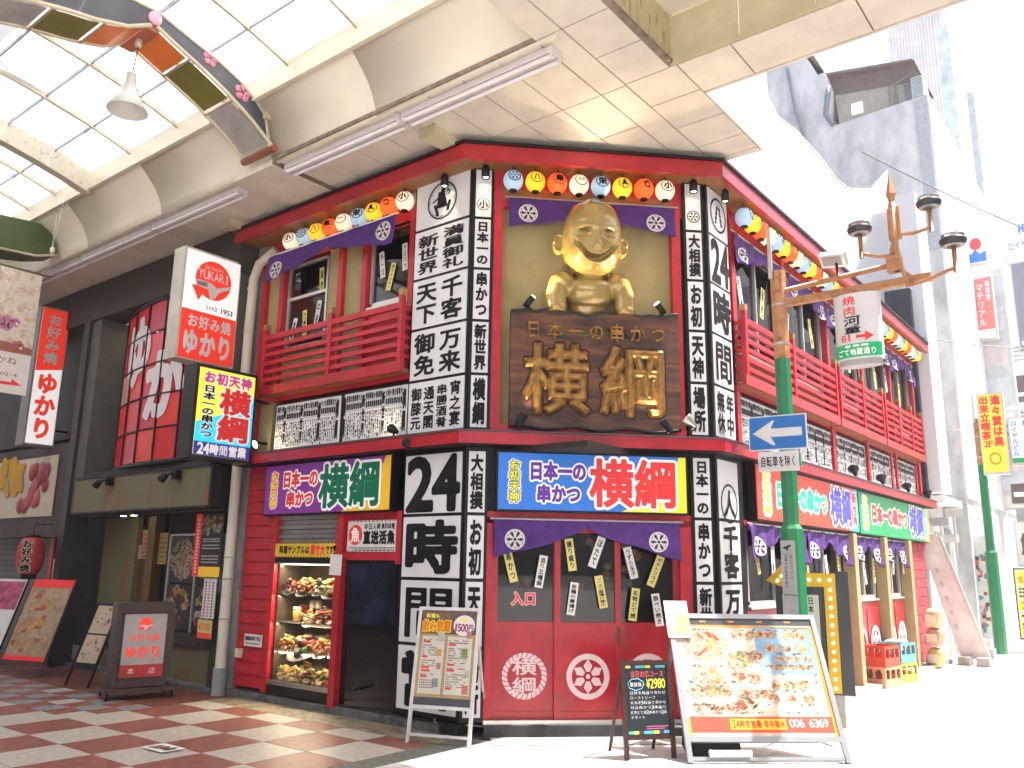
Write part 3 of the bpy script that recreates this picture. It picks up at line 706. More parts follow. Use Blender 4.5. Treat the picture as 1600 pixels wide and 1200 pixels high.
pillar(FC, 2.36, 2.595, 2.755, .16, ['日本一の', '串かつ', '新世界', '横綱'], 'narrow lower lightbox pillar at the right of the red doors', 0)
pillar(FRW, 8.25, 8.80, 2.755, .16, ['E人', '千客', '万来', '御礼'], 'wide lower lightbox pillar on the street side of the corner', 0)
# ---- shop signs over the ground floor
def shopsign(fr, a0, a1, z0, z1, bg, corner, cside, labels, label, name='shop_sign', depth=.10, dw=.24):
    t = thing(name, label, 'sign', fr.p((a0+a1)/2, z0, depth))
    q = MB(); q.box(fr, a0, a1, z0, z1, .0, depth); ob('sign_box', q, BLACK, t)
    f = .02; q = MB(); q.box(fr, a0+f, a1-f, z0+f, z1-f, depth+.001, depth+.008); fc = ob('sign_face', q, bg, t)
    W_ = a1-a0; H_ = z1-z0; q = MB()
    q.poly(fr, [(a1-f, z0+f), (a1-f-W_*dw*1.05, z0+f), (a1-f-W_*dw*.75, z0+f+H_*.13), (a1-f-W_*.05, z1-f-H_*.12), (a1-f-W_*.035, z1-f), (a1-f, z1-f)], depth+.0085, depth+.0105); ob('corner_stripe', q, corner, fc)
    return t, fc, depth+.012
def outlined(fr, parent, items, c, ink, halo, n=46, o1=.03, o2=.10, name='lettering', o15=None, mid=None):
    q = MB()
    for ch, a0, a1, b0, b1 in items: put(q, fr, ch, a0, a1, b0, b1, off=o2, n=n, c=c)
    ob(name, q, halo, parent)
    if mid:
        q = MB()
        for ch, a0, a1, b0, b1 in items: put(q, fr, ch, a0, a1, b0, b1, off=o15, n=n, c=c+.0015)
        ob(name, q, mid, parent)
    q = MB()
    for ch, a0, a1, b0, b1 in items: put(q, fr, ch, a0, a1, b0, b1, off=o1, n=n, c=c+.003)
    ob(name, q, ink, parent)
def col(s, a0, a1, b0, b1, ov=0):
    h_ = (b1-b0)/len(s); return [(ch, a0, a1, b1-(i+1)*h_-ov, b1-i*h_+ov) for i, ch in enumerate(s)]
def row(s, a0, a1, b0, b1, ov=0):
    w_ = (a1-a0)/len(s); return [(ch, a0+i*w_-ov, a0+(i+1)*w_+ov, b0, b1) for i, ch in enumerate(s)]
def P(name, col_, e=.12): return mat(name, col_, .35, var=.03, emit=e)
VIOLET = P('violet sign face', (.20, .03, .25)); BLUE = P('blue sign face', (.02, .16, .58)); YEL = P('yellow print', (.78, .66, .03)); AMB = P('amber print', (.72, .42, .02))
REDP = P('red print', (.62, .03, .03)); DG = P('dark green print', (.0, .12, .06)); PUR = P('purple print', (.11, .02, .28)); WP = P('white print', (.8, .79, .78)); PNK = P('magenta print', (.62, .04, .3))
GRN = P('green sign face', (.01, .30, .10)); TEAL = P('teal print', (.0, .35, .25)); ORR = P('scarlet sign face', (.65, .06, .03)); BLP = P('indigo print', (.06, .06, .45)); CY = P('cyan print', (.01, .42, .68))
def layout(t, fc, c, fr, a0, a1, z0, z1, side, mid, big, s1='日本一の', s2_='串かつ'):
    W_ = a1-a0; H_ = z1-z0; A = lambda u: a0+W_*u; B = lambda v: z0+H_*v
    outlined(fr, fc, col('お初天神', A(.055), A(.115), B(.12), B(.88)), c, side[0], WP, o1=.02, o2=.17, o15=.09, mid=side[1], n=34)
    outlined(fr, fc, row('日本一の', A(.16), A(.465), B(.52), B(.86), .0), c, mid, WP, o1=.05, o2=.15, n=40)
    outlined(fr, fc, row('串かつ', A(.20), A(.435), B(.13), B(.45), .0), c, mid, WP, o1=.05, o2=.15, n=40)
    outlined(fr, fc, [('横', A(.48), A(.72), B(.06), B(.95)), ('綱', A(.72), A(.955), B(.06), B(.95))], c+.004, big, WP, o1=.03, o2=.085, n=76)
t, fc, c = shopsign(FL, -8.92, -6.655, 2.155, 2.785, VIOLET, AMB, 0, None, 'violet and amber shop sign with green 横綱 over the food display', dw=.33)
layout(t, fc, c, FL, -8.90, -6.72, 2.175, 2.765, (YEL, REDP), REDP, DG)
t, fc, c = shopsign(FC, .31, 2.30, 2.135, 2.745, BLUE, YEL, 0, None, 'blue and yellow shop sign with red 横綱 over the corner doors', dw=.33)
layout(t, fc, c, FC, .33, 2.27, 2.155, 2.725, (YEL, DG), PUR, REDP)
# street-side signs
t, fc, c = shopsign(FR, 9.12, 12.93, 2.14, 2.79, ORR, CY, 0, None, 'long red shop sign with teal and indigo lettering on the street side', dw=.10)
A = lambda u: 9.12+3.81*u; B = lambda v: 2.14+.65*v
outlined(FR, fc, col('お初天神', A(.05), A(.11), B(.1), B(.9)), c, YEL, WP, o1=.03, o2=.17, n=30)
outlined(FR, fc, row('日本一の串かつ', A(.15), A(.63), B(.28), B(.74)), c, TEAL, WP, o1=.06, o2=.15, n=36)
outlined(FR, fc, [('横', A(.66), A(.79), B(.1), B(.92)), ('綱', A(.79), A(.90), B(.1), B(.92))], c+.004, BLP, WP, o1=.03, o2=.09, n=60)
outlined(FR, fc, col('新世界', A(.92), A(.975), B(.1), B(.9)), c, REDP, WP, o1=.03, o2=.14, n=30)
t, fc, c = shopsign(FR, 12.96, 17.25, 2.13, 2.78, GRN, YEL, 0, None, 'long green shop sign with red and indigo lettering at the far street end', dw=.06)
A = lambda u: 12.96+4.29*u
outlined(FR, fc, col('お初天神', A(.04), A(.10), B(.1), B(.9)), c, YEL, WP, o1=.03, o2=.17, n=30)
outlined(FR, fc, row('日本一の串かつ', A(.14), A(.64), B(.28), B(.74)), c, REDP, WP, o1=.06, o2=.15, n=36)
outlined(FR, fc, [('横', A(.67), A(.79), B(.1), B(.92)), ('綱', A(.79), A(.90), B(.1), B(.92))], c+.004, BLP, WP, o1=.03, o2=.09, n=60)
outlined(FR, fc, col('新世界', A(.92), A(.965), B(.1), B(.9)), c, CY, WP, o1=.03, o2=.14, n=30)
# ---- ground floor left
lf(-9.38, -9.33, .06, 2.80, -.2, .01, 'post', RED)
for k in range(18):
    z0 = .13+k*.148
    q = MB(); fr = FL; q.add([fr.p(-9.33, z0, .028), fr.p(-8.80, z0, .028), fr.p(-8.80, z0+.146, .006), fr.p(-9.33, z0+.146, .006), fr.p(-9.33, z0, -.03), fr.p(-8.80, z0, -.03), fr.p(-8.80, z0+.146, -.03), fr.p(-9.33, z0+.146, -.03)],
                               [(0, 1, 2, 3), (4, 7, 6, 5), (0, 4, 5, 1), (3, 2, 6, 7), (1, 5, 6, 2), (0, 3, 7, 4)])
    if z0 < 2.7: part('siding_board', q, RED)
lf(-8.80, -8.70, .10, 2.16, -.2, .04, 'post', RED); lf(-7.56, -7.46, .06, 2.16, -.25, .06, 'post', RED); lf(-6.62, -6.54, 1.6, 2.16, -.2, .04, 'post', RED)
lf(-7.46, -6.62, 1.64, 1.72, -.1, .04, 'door_head', RED)
lf(-7.46, -6.62, 1.72, 2.16, -.2, -.02, 'wall_panel', RED)
lf(-8.70, -7.56, 1.6, 1.66, -.1, .03, 'case_header', BLACK); lf(-8.70, -7.56, .10, .20, -.3, .03, 'case_base', BLACK)
for k in range(6): lf(-8.70, -7.56, 1.83+k*.055, 1.83+k*.055+.048, -.06, -.015+.02*(k % 2), 'shutter_slat', STEEL)
lf(-8.70, -7.56, 1.80, 2.16, -.2, -.07, 'shutter_box', BLACK)
lf(-7.46, -6.60, .10, 1.64, -.06, -.02, 'tank_cabinet', mat('gloss black', (.008, .008, .009), .08, var=0)); lf(-7.42, -6.63, .95, 1.60, -.015, -.005, 'tank_glass', mat('dark tank glass', (.015, .02, .045), .05, var=.5, scale=3))
q = MB(); q.tube([FL.p(-7.15, .28, .0), FL.p(-7.15, .29, .05), FL.p(-7.02, .33, .06)], .015, 6); part('pipe_stub', q, DARK)
lf(-6.60, -6.54, .10, 1.62, -.2, -.0, 'post', BLACK)
lf(-9.38, -5.7, -.0, .10, -.25, -.005, 'plinth', mat('dark plinth', (.05, .055, .055), .6, var=.4, scale=6, bump=.2))
# ---- doors in the chamfer
lf(.235, .30, .11, 2.08, -.15, -.0, 'door_post', RED, fr=FC); lf(2.23, 2.36, .11, 2.08, -.15, .0, 'door_post', RED, fr=FC)
lf(.235, 2.36, 2.02, 2.14, -.15, .0, 'door_head', RED, fr=FC); lf(.235, 2.36, .11, .15, -.2, .03, 'door_sill', STEEL, fr=FC)
def door(a0, a1, c, label, emblem):
    q = MB(); z0, z1 = .15, 2.02; sw = .06
    for k in ((a0, a0+sw, z0, z1), (a1-sw, a1, z0, z1), (a0+sw, a1-sw, .94, 1.06), (a0+sw, a1-sw, 1.94, z1), (a0+sw, a1-sw, z0, z0+.07)): q.box(FC, *k, c-.035, c)
    d = part('sliding_door', q, RED2, None, label)
    q = MB(); q.box(FC, a0+sw, a1-sw, z0+.07, .94, c-.03, c-.012); part('lower_panel', q, RED2, d)
    q = MB(); q.quad(FC, a0+sw, a1-sw, 1.06, 1.94, c-.02); part('pane', q, GLASS, d)
    q = MB(); q.box(FC, a1-sw*.75, a1-sw*.3, .86, 1.02, c+.0005, c+.006) if emblem != 2 else q.box(FC, a0+sw*.3, a0+sw*.75, .86, 1.02, c+.0005, c+.006)
    part('handle', q, mat('bronze pull', (.14, .07, .03), .4, metal=.6), d)
    m = (a0+a1)/2; r_ = .225; q = MB(); fr = FC; cc = c-.0095
    if emblem == 0:
        put(q, fr, _rope, m-r_*1.02, m+r_*1.02, .545-r_, .545+r_, n=110, off=0, c=cc)
        put(q, fr, '横', m-.125, m+.125, .55, .72, n=64, off=.018, c=cc+.001); put(q, fr, '綱', m-.125, m+.125, .37, .54, n=64, off=.015, c=cc+.001)
    else: put(q, fr, _wheel, m-r_, m+r_, .545-r_, .545+r_, n=90, off=0, c=cc)
    part('emblem', q, mat('pale pink print', (.72, .55, .56), .5, var=.04), d); return d
door(.30, .985, -.06, 'left red sliding door with rope-ring emblem', 0); door(.93, 1.61, -.02, 'middle red sliding door with wheel emblem', 1); door(1.555, 2.23, -.06, 'right red sliding door behind the chalkboard', 2)
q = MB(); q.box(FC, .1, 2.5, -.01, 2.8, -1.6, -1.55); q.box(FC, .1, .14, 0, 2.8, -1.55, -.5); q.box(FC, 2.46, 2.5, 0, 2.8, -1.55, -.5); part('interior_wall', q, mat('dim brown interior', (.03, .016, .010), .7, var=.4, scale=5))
q = MB()
for k in range(14): q.ball(FC.p(.5+rnd.random()*1.6, 1.3+rnd.random()*.65, -.9-rnd.random()*.5), .045)
part('interior_lanterns', q, mat('dim amber shades', (.3, .16, .05), .6, emit=.15))
# ---- right facade ground floor
POST = mat('tan post', (.40, .30, .15), .7, var=.1)
for a in (12.55, 14.15, 15.65): lf(a, a+.17, .06, 2.13, -.05, .12, 'wing_post', POST, fr=FR)
PANELS = [(8.95, 12.50, True), (12.76, 14.10, False), (14.36, 15.60, False)]
for a0, a1, wide in PANELS:
    q = MB(); q.box(FR, a0, a1, .08, 1.16, -.12, -.02); pn = part('wall_panel', q, RED2)
    nb = max(2, int((a1-a0)/.45))
    for k in range(1, nb): q = MB(); q.box(FR, a0+(a1-a0)*k/nb-.006, a0+(a1-a0)*k/nb+.006, .1, 1.05, -.019, -.010); part('batten', q, RED, pn)
    for k in range(2 if not wide else 4):
        cx = a0+(a1-a0)*(k+.5)/(2 if not wide else 4); q = MB(); put(q, FR, _wheel if k % 2 else _rope, cx-.25, cx+.25, .30, .82, n=60, off=0, c=-.006); part('emblem', q, CLOTHW, pn)
    if wide:
        for w0, w1 in ((9.1, 10.7), (10.9, 12.4)): window(w0, w1, 1.22, 2.08, fr=FR)
    else: window(a0+.08, a1-.08, 1.22, 2.08, fr=FR)
    lf(a0, a1, 2.08, 2.14, -.1, -.0, 'door_head', RED, fr=FR)
lf(8.80, 8.95, .06, 2.8, -.1, .02, 'post', BLACK, fr=FR)
BR = mat('red painted brick', (.45, .06, .08), .7, var=.12)
lf(15.85, 17.35, .06, 2.13, -.14, -.03, 'mortar_wall', RED, fr=FR)
for r_ in range(13):
    for k in range(5):
        a0 = 15.88+k*.30+(.15 if r_ % 2 else 0); q = MB(); q.box(FR, a0, min(a0+.285, 17.35), .08+r_*.157, .08+r_*.157+.145, -.029, -.008+rnd.random()*.006)
        if a0 < 17.2: part('brick', q, BR)
lf(17.25, 17.45, 2.1, 2.8, -.1, .03, 'wall_panel', BR, fr=FR)
# upper right facade
for a in (8.86, 10.5, 12.2, 13.9, 15.6, 17.25): lf(a, a+.1, 2.98, 5.7, -.12, .04, 'post', RED, fr=FR)
for a0, a1 in ((9.0, 10.45), (10.65, 12.15), (12.35, 13.85), (14.05, 15.55), (15.75, 17.2)):
    window(a0, a1, 4.1, 5.5, fr=FR); lf(a0, a1, 3.75, 4.04, -.12, -.03, 'wall_panel', OLIVE, fr=FR)
lf(17.36, 17.5, 2.98, 5.85, -.1, .02, 'wall_panel', mat('black corner sheet', (.02, .02, .03), .5), fr=FR)
# wooden plaque with carved gold letters
def wood_mat():
    m = bpy.data.materials.new('aged plaque wood'); m.use_nodes = True; t = m.node_tree; p_ = t.nodes['Principled BSDF']
    tc = t.nodes.new('ShaderNodeTexCoord'); mp = t.nodes.new('ShaderNodeMapping'); mp.inputs['Scale'].default_value = (.35, .35, 2.2)
    n = t.nodes.new('ShaderNodeTexNoise'); n.inputs['Scale'].default_value = 3.2; n.inputs['Detail'].default_value = 9; n.inputs['Distortion'].default_value = 1.2
    cr = t.nodes.new('ShaderNodeValToRGB'); e = cr.color_ramp.elements; e[0].position = .32; e[0].color = (.02, .009, .006, 1); e[1].position = .68; e[1].color = (.19, .075, .03, 1)
    x = e.new(.5); x.color = (.085, .032, .018, 1)
    t.links.new(tc.outputs['Object'], mp.inputs[0]); t.links.new(mp.outputs[0], n.inputs[0]); t.links.new(n.outputs[0], cr.inputs[0]); t.links.new(cr.outputs[0], p_.inputs['Base Color'])
    bp = t.nodes.new('ShaderNodeBump'); bp.inputs['Strength'].default_value = .35; bp.inputs['Distance'].default_value = .02; t.links.new(n.outputs[0], bp.inputs['Height']); t.links.new(bp.outputs[0], p_.inputs['Normal'])
    p_.inputs['Roughness'].default_value = .5; return m
WOOD = wood_mat()
t = thing('wooden_plaque', 'big dark wooden plaque with carved gold characters under the golden statue', 'sign', FC.p(1.34, 2.98, .05))
q = MB(); n = 40; top = []; bot = []
for k in range(n+1):
    a = .43+1.81*k/n; top.append((a, 4.235+.018*math.sin(a*9)+.012*math.sin(a*23+1)+.012*math.sin(a*4))); bot.append((a, 2.985+.015*math.sin(a*11+2)))
F3 = FC.at(0, 0, .03)
vs = [F3.p(a, z, c_) for c_ in (0, .10) for a, z in bot] + [F3.p(a, z, c_) for c_ in (0, .10) for a, z in top]; m = n+1
q.add(vs, [(m+i, m+i+1, 3*m+i+1, 3*m+i) for i in range(n)] + [(i+1, i, 2*m+i, 2*m+i+1) for i in range(n)] + [(i, i+1, m+i+1, m+i) for i in range(n)] + [(2*m+i+1, 2*m+i, 3*m+i, 3*m+i+1) for i in range(n)] + [(0, m, 3*m, 2*m), (n, 2*m+n, 3*m+n, m+n)])
ob('board', q, WOOD, t)
q = MB(); q.tube([F3.p(a, z, .095) for a, z in top], .018, 6); ob('bark_edge', q, mat('charred bark', (.03, .028, .03), .7, var=.4, scale=10, bump=.5), t)
q = MB(); q.tube([F3.p(a, z+.01, .09) for a, z in bot], .018, 6); ob('bark_edge', q, mat('charred bark', (.03, .028, .03), .7, var=.4, scale=10, bump=.5), t)
GOLD = mat('carved gold leaf', (.40, .22, .06), .33, metal=.65, col2=(.20, .10, .03), scale=12, thr=(.38, .6), bump=.5, bscale=22)
q = MB()
for it in row('日本一の串かつ', .56, 2.12, 3.93, 4.13): put(q, F3, it[0], it[1]+.025, it[2]-.025, it[3], it[4], off=.028, n=44, c=.102, depth=.018, relief=.035)
ob('lettering', q, GOLD, t)
q = MB()
for ch, a0, a1 in (('横', .56, 1.27), ('綱', 1.37, 2.10)): put(q, F3, ch, a0, a1, 3.12, 3.90, off=.034, n=110, c=.102, depth=.035, relief=.04)
ob('lettering', q, GOLD, t)
q = MB()
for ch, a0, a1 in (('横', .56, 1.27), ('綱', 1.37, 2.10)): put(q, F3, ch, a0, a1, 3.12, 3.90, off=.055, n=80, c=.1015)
ob('carved_shadow', q, mat('painted carving shadow', (.02, .008, .004), .8), t)  # flat dark rim painted as shadow around the carved characters
# ================================================================== STATUE (generic smiling golden baby)
def to_mesh(mb, voxel, smooth=6):
    me = mb.mesh('tmp', []); o = bpy.data.objects.new('tmp', me); C.objects.link(o)
    m1 = o.modifiers.new('r', 'REMESH'); m1.mode = 'VOXEL'; m1.voxel_size = voxel
    m2 = o.modifiers.new('s', 'SMOOTH'); m2.iterations = smooth; m2.factor = .5
    bpy.context.view_layer.update(); dg = bpy.context.evaluated_depsgraph_get()
    r_ = bpy.data.meshes.new_from_object(o.evaluated_get(dg)); bpy.data.objects.remove(o)
    for p_ in r_.polygons: p_.use_smooth = True
    return r_
def statue():
    q = MB(); S = Fr(FC.p(1.29, 0, -.02), FC.u, FC.n)          # a sideways, b up, c towards the street
    hc, rw, rh, rd = 5.05, .325, .43, .33
    nu, nv = 150, 110; vs = []
    for i in range(nv+1):
        th = math.pi*i/nv
        for j in range(nu):
            ph = 2*math.pi*j/nu
            x, y, z = math.sin(th)*math.sin(ph), math.sin(th)*math.cos(ph), math.cos(th)       # y forwards
            sq = (1-z**4)**.25/max(1e-6, (1-z*z)**.5) if abs(z) < .999 else 1.0; sq = 1+(min(sq, 1.5)-1)*.62   # squarish skull
            sq = 1+(sq-1)*(.75 if z < 0 else max(.65, .9-.3*z)); X = x*rw*sq*(1.0 - .10*max(0, -z) - .02*max(0, z)); Z = z*rh; Y = y*rd*sq
            if z > .955: Z += (z-.955)*1.3*rh                       # small tuft
            if y > 0:
                u, v = X/rw, Z/rh
                g = lambda cx, cy, sx, sy: math.exp(-((u-cx)/sx)**2-((v-cy)/sy)**2)
                d = .085*g(-.62, -.42, .26, .28)+.085*g(.62, -.42, .26, .28)             # cheeks
                d += .045*g(0, -.20, .10, .09)+.030*g(-.11, -.25, .06, .045)+.030*g(.11, -.25, .06, .045)   # nose
                d += .030*g(0, -.72, .30, .16)                                           # chin
                d -= .045*g(-.40, .12, .20, .09)+.045*g(.40, .12, .20, .09)             # eye sockets
                d += .045*g(-.40, .09, .13, .04)+.045*g(.40, .09, .13, .04); d -= .055*g(-.40, .15, .15, .028)+.055*g(.40, .15, .15, .028)+.04*g(-.40, .03, .15, .028)+.04*g(.40, .03, .15, .028)
                d += .014*g(-.38, .26, .26, .05)+.014*g(.38, .26, .26, .05)             # brows
                sm_ = -.52+.85*u*u                                                       # smile
                if abs(u) < .72:
                    k = math.cos(u/.72*math.pi/2)**.5
                    d -= .10*k*math.exp(-((v-sm_)/.06)**2); d += .035*k*math.exp(-((v-sm_+.12)/.06)**2)+.025*k*math.exp(-((v-sm_-.10)/.05)**2)
                d += .018*math.exp(-((u)/.05)**2-((v-.62)/.12)**2)
                Y += d*min(1, y*2.2)
            T_ = R(13); Y, Z = Y*math.cos(T_)+Z*math.sin(T_), Z*math.cos(T_)-Y*math.sin(T_); vs.append(S.p(X, hc+Z, .16+Y))
    q.add(vs, [(i*nu+j, (i+1)*nu+j, (i+1)*nu+(j+1) % nu, i*nu+(j+1) % nu) for i in range(nv) for j in range(nu)])
    def ell(a, b, c, ra, rb, rc, tilt=0):
        vv = []; sg, rg = 28, 18
        for i in range(rg+1):
            for j in range(sg):
                x, y, z = math.sin(math.pi*i/rg)*math.sin(2*math.pi*j/sg)*ra, math.cos(math.pi*i/rg)*rb, math.sin(math.pi*i/rg)*math.cos(2*math.pi*j/sg)*rc
                x, y = x*math.cos(tilt)-y*math.sin(tilt), x*math.sin(tilt)+y*math.cos(tilt)
                vv.append(S.p(a+x, b+y, c+z))
        q.add(vv, [(i*sg+j, (i+1)*sg+j, (i+1)*sg+(j+1) % sg, i*sg+(j+1) % sg) for i in range(rg) for j in range(sg)])
    for sd in (-1, 1):
        ell(sd*.355, 5.00, .08, .065, .11, .045, sd*-.12)                       # ears
        q.tube([S.p(sd*(.355+.048*math.cos(k*.5)), 5.01+.098*math.sin(k*.5), .125) for k in range(13)], .018, 8)
        ell(sd*.30, 4.58, .05, .15, .14, .15)                                   # shoulder
        q.tube([S.p(sd*.33, 4.58, .06), S.p(sd*.375, 4.42, .09), S.p(sd*.37, 4.31, .10), S.p(sd*.37, 4.24, .10)], .12, 20, r2=.105)
        ell(sd*.375, 4.43, .08, .115, .14, .12); ell(sd*.37, 4.285, .10, .115, .042, .12)
    ell(0, 4.50, .02, .28, .20, .19); ell(0, 4.54, .08, .24, .13, .14); ell(0, 4.70, .08, .16, .12, .14)
    ell(0, 4.36, -.04, .215, .20, .15)
    me = to_mesh(q, .0085, 7); me.materials.append(mat('gold lacquer', (.38, .27, .075), .27, metal=.35, var=.06, scale=4, coat=.8, spec=.6))
    o = bpy.data.objects.new('golden_statue', me); base = S.p(0, 4.16, .1)
    for v in me.vertices: v.co = v.co - Vector(base)
    o.location = tuple(base); C.objects.link(o); ORG[o.name] = base
    props(o, 'large glossy golden statue of a smiling bald baby leaning over the wooden plaque', 'statue'); return o
STAT = statue()
q = MB(); q.box(FC, .80, 1.80, 3.98, 4.08, -.1, .13); part('statue_ledge', q, OLIVE)
# ================================================================== LANTERNS
RING = e_ring(.93, .06)
def lantern_proto(colr, key, emb, fdir):
    col_, e = colr
    t = thing('paper_lantern', 'x', 'lantern', (0, 0, -50)); ORG[t.name] = np.zeros(3)
    m = mat('lantern paper '+key, col_, .6, var=.05, emit=e, scale=6)
    q = MB(); prof = []; N = 26
    for i in range(N+1):
        th = .30+(math.pi-.60)*i/N; prof.append((.108*math.sin(th)*(1+.012*math.cos(i*math.pi)), .118*math.cos(th)))
    q.lathe((0, 0, 0), prof, 20); ob('shade', q, m, t)
    q = MB(); q.lathe((0, 0, 0), [(0, .126), (.034, .126), (.036, .110), (0, .110)], 12); ob('top_ring', q, BLACK, t)
    q = MB(); q.lathe((0, 0, 0), [(.034, -.105), (.042, -.112), (.040, -.128), (.022, -.128), (.022, -.118), (0, -.118)], 14); ob('bottom_ring', q, BLACK, t)
    q = MB(); q.tube([(0, 0, .125), (.0, 0, .18), (.02, 0, .20), (.02, 0, .22)], .004, 5); ob('hook', q, BLACK, t)
    q = MB(); n_ = np.array(fdir, float); n_ /= np.linalg.norm(n_); u_ = np.array([-n_[1], n_[0], 0])
    def warp(a, b_):
        k = max(.05, 1-(a/.112)**2-(b_/.122)**2)**.5
        return n_*(.1115*k) + u_*a + np.array([0, 0, b_])
    kw = dict(warp=warp)
    if callable(emb): put(q, None, emb, -.072, .072, -.05, .094, n=48, off=0, **kw)
    else:
        put(q, None, emb, -.046, .046, -.022, .070, n=36, off=.06, **kw); put(q, None, RING, -.072, .072, -.05, .094, n=48, off=0, **kw)
    ob('emblem', q, INK, t); return t
WHT = ((.80, .62, .44), .36); BLU = ((.36, .52, .66), .20); YLW = ((.86, .46, .02), .42); ORG_ = ((.82, .09, .012), .50)
SEQ = [('white lantern', WHT, '小'), ('pale blue lantern', BLU, _wheelk), ('yellow lantern', YLW, _hair), ('orange lantern', ORG_, '串'), ('white lantern', WHT, _dots),
       ('pale blue lantern', BLU, '栄'), ('yellow lantern', YLW, _man), ('orange lantern', ORG_, _splash)]
EMN = ['小 in a ring', 'a wheel emblem', 'a hair-tuft emblem', '串 in a ring', 'a two-dot emblem', '栄 in a ring', 'a wrestler emblem', 'a black splash emblem']
PR = {}
used = set()
def place_lantern(k, pos, face, label, group):
    key = (k, face)
    if key not in PR: PR[key] = lantern_proto(SEQ[k][1], SEQ[k][0]+str(k), SEQ[k][2], {'L': (.45, -1, -.0), 'C': (.75, -.66, 0), 'R': (1, .15, 0)}[face])
    t = PR[key]
    if key in used: t = dup(t, pos)
    else: used.add(key); t.location = tuple(map(float, pos)); ORG[t.name] = np.array(pos)
    t['label'] = label; t['group'] = group; t.rotation_euler = (0, 0, rnd.uniform(-.06, .06)); t.scale = (1, 1, 1)
ordn = ['first', 'second', 'third', 'fourth', 'fifth', 'sixth', 'seventh', 'eighth', 'ninth']
b9 = ['first', 'second', 'third', 'fourth', 'fifth', 'sixth', 'seventh', 'eighth', 'ninth']
nth = b9+['tenth', 'eleventh', 'twelfth', 'thirteenth', 'fourteenth', 'fifteenth', 'sixteenth', 'seventeenth', 'eighteenth', 'nineteenth', 'twentieth']+['twenty-'+k for k in b9]+['thirtieth']+['thirty-'+k for k in b9]
xl = [-8.70, -8.43, -8.17, -7.92, -7.66, -7.38, -7.12, -6.86, -6.60]
for i, k in enumerate([0, 1, 2, 3, 4, 5, 6, 7, 0]):
    place_lantern(k, (xl[i], 6.30, 5.70), 'L', f'{SEQ[k][0]} with {EMN[k]}, {ordn[i]} from left over the left balcony', 'paper lanterns under the eaves')
for i, k in enumerate([1, 2, 3, 4, 5, 6, 7, 0]):
    p_ = FC.p(.43+i*.242, 5.69, .14); place_lantern(k, p_, 'C', f'{SEQ[k][0]} with {EMN[k]}, {ordn[i]} from left above the statue', 'paper lanterns under the eaves')
for i in range(34):
    k = (i+1) % 8; y = 8.98+i*.247
    place_lantern(k, (XR+.17, y, 5.68), 'R', f'{SEQ[k][0]} of the street-side row, {nth[i]} from the corner' if True else f'{SEQ[k][0]} far down the street-side row under the red eave', 'paper lanterns under the eaves')
# ================================================================== NOREN CURTAINS
def noren(fr, a0, a1, zt, h0, h1, label, group, two=True, c0=.07, em=None, folds=9, amp=.018, strong=False, mid=.5, rodm=ALU):
    t = thing('noren_curtain', label, 'curtain', fr.p((a0+a1)/2, zt, c0), group)
    W_ = a1-a0
    def cc(a, z):
        u = (a-a0)/W_; v = (zt-z)/max(h0, .01)
        return c0 + amp*math.sin(u*folds*2*math.pi + v*1.5)*min(1, .25+v) + amp*.6*math.sin(u*folds*3.3+v*6) + .035*v
    def drop(u):
        if not two: return h0
        d = abs(u-mid)/(.5+abs(mid-.5)); d = min(1, d)
        return h1 + (h0-h1)*(d**.75) - (.03*math.sin(u*25) if strong else .008*math.sin(u*18))
    for s_, (u0, u1) in enumerate(((0, mid), (mid, 1))):
        q = MB(); nx, nz = 44, 12; vs = []
        for j in range(nz+1):
            for i in range(nx+1):
                u = u0+(u1-u0)*i/nx; d = drop(u); z = zt-d*j/nz; a = a0+W_*u
                vs.append(fr.p(a, z, cc(a, z)))
        q.add(vs, [(j*(nx+1)+i, (j+1)*(nx+1)+i, (j+1)*(nx+1)+i+1, j*(nx+1)+i+1) for j in range(nz) for i in range(nx)], smooth=True)
        cl = ob('cloth_panel', q, PURP, t); md = cl.modifiers.new('thick', 'SOLIDIFY'); md.thickness = .004; md.offset = -1
    for a, z, r_ in (em or []):
        q = MB(); put(q, None, _disc, a-r_, a+r_, z-r_, z+r_, n=24, off=0, warp=lambda x, y: fr.p(x, y, cc(x, y)+.007))
        e_ = ob('emblem', q, CLOTHW, t)
        q = MB(); put(q, None, _wheelb, a-r_*.98, a+r_*.98, z-r_*.98, z+r_*.98, n=60, off=0, warp=lambda x, y: fr.p(x, y, cc(x, y)+.014)); ob('wheel_print', q, mat('dark wheel print', (.02, .01, .04), .8), e_)
    q = MB(); q.tube([fr.p(a0-.04, zt+.004, c0), fr.p(a1+.04, zt+.004, c0)], .011, 8); ob('rod', q, rodm, t)
NG = 'purple curtains with wheel emblems'
noren(FC, .40, 2.26, 5.545, .36, .14, 'purple curtain behind the golden statue', NG, c0=.03, em=[(.61, 5.36, .11), (2.04, 5.34, .11)], amp=.006, folds=3)
noren(FC, .30, 2.21, 2.06, .38, .07, 'purple curtain over the red corner doors', NG, c0=.07, em=[(.51, 1.86, .105), (1.98, 1.86, .105)], amp=.008, folds=4)
noren(FL, -9.08, -6.68, 5.55, .37, .12, 'purple curtain above the left balcony, gathered at the middle', NG, c0=.20, em=[(-8.88, 5.33, .12), (-6.86, 5.38, .12)], amp=.012, folds=6)
for i, (a0, a1) in enumerate(((8.88, 10.55), (10.6, 12.2), (12.25, 13.9), (13.95, 15.6), (15.65, 17.25))):
    noren(FR, a0, a1, 5.50, .42, .14, f'purple curtain over the {ordn[i]} upper window from the corner on the street side', NG, c0=.06, em=[(a0+.25, 5.26, .11), (a1-.25, 5.26, .11)], amp=.022, folds=7, strong=True)
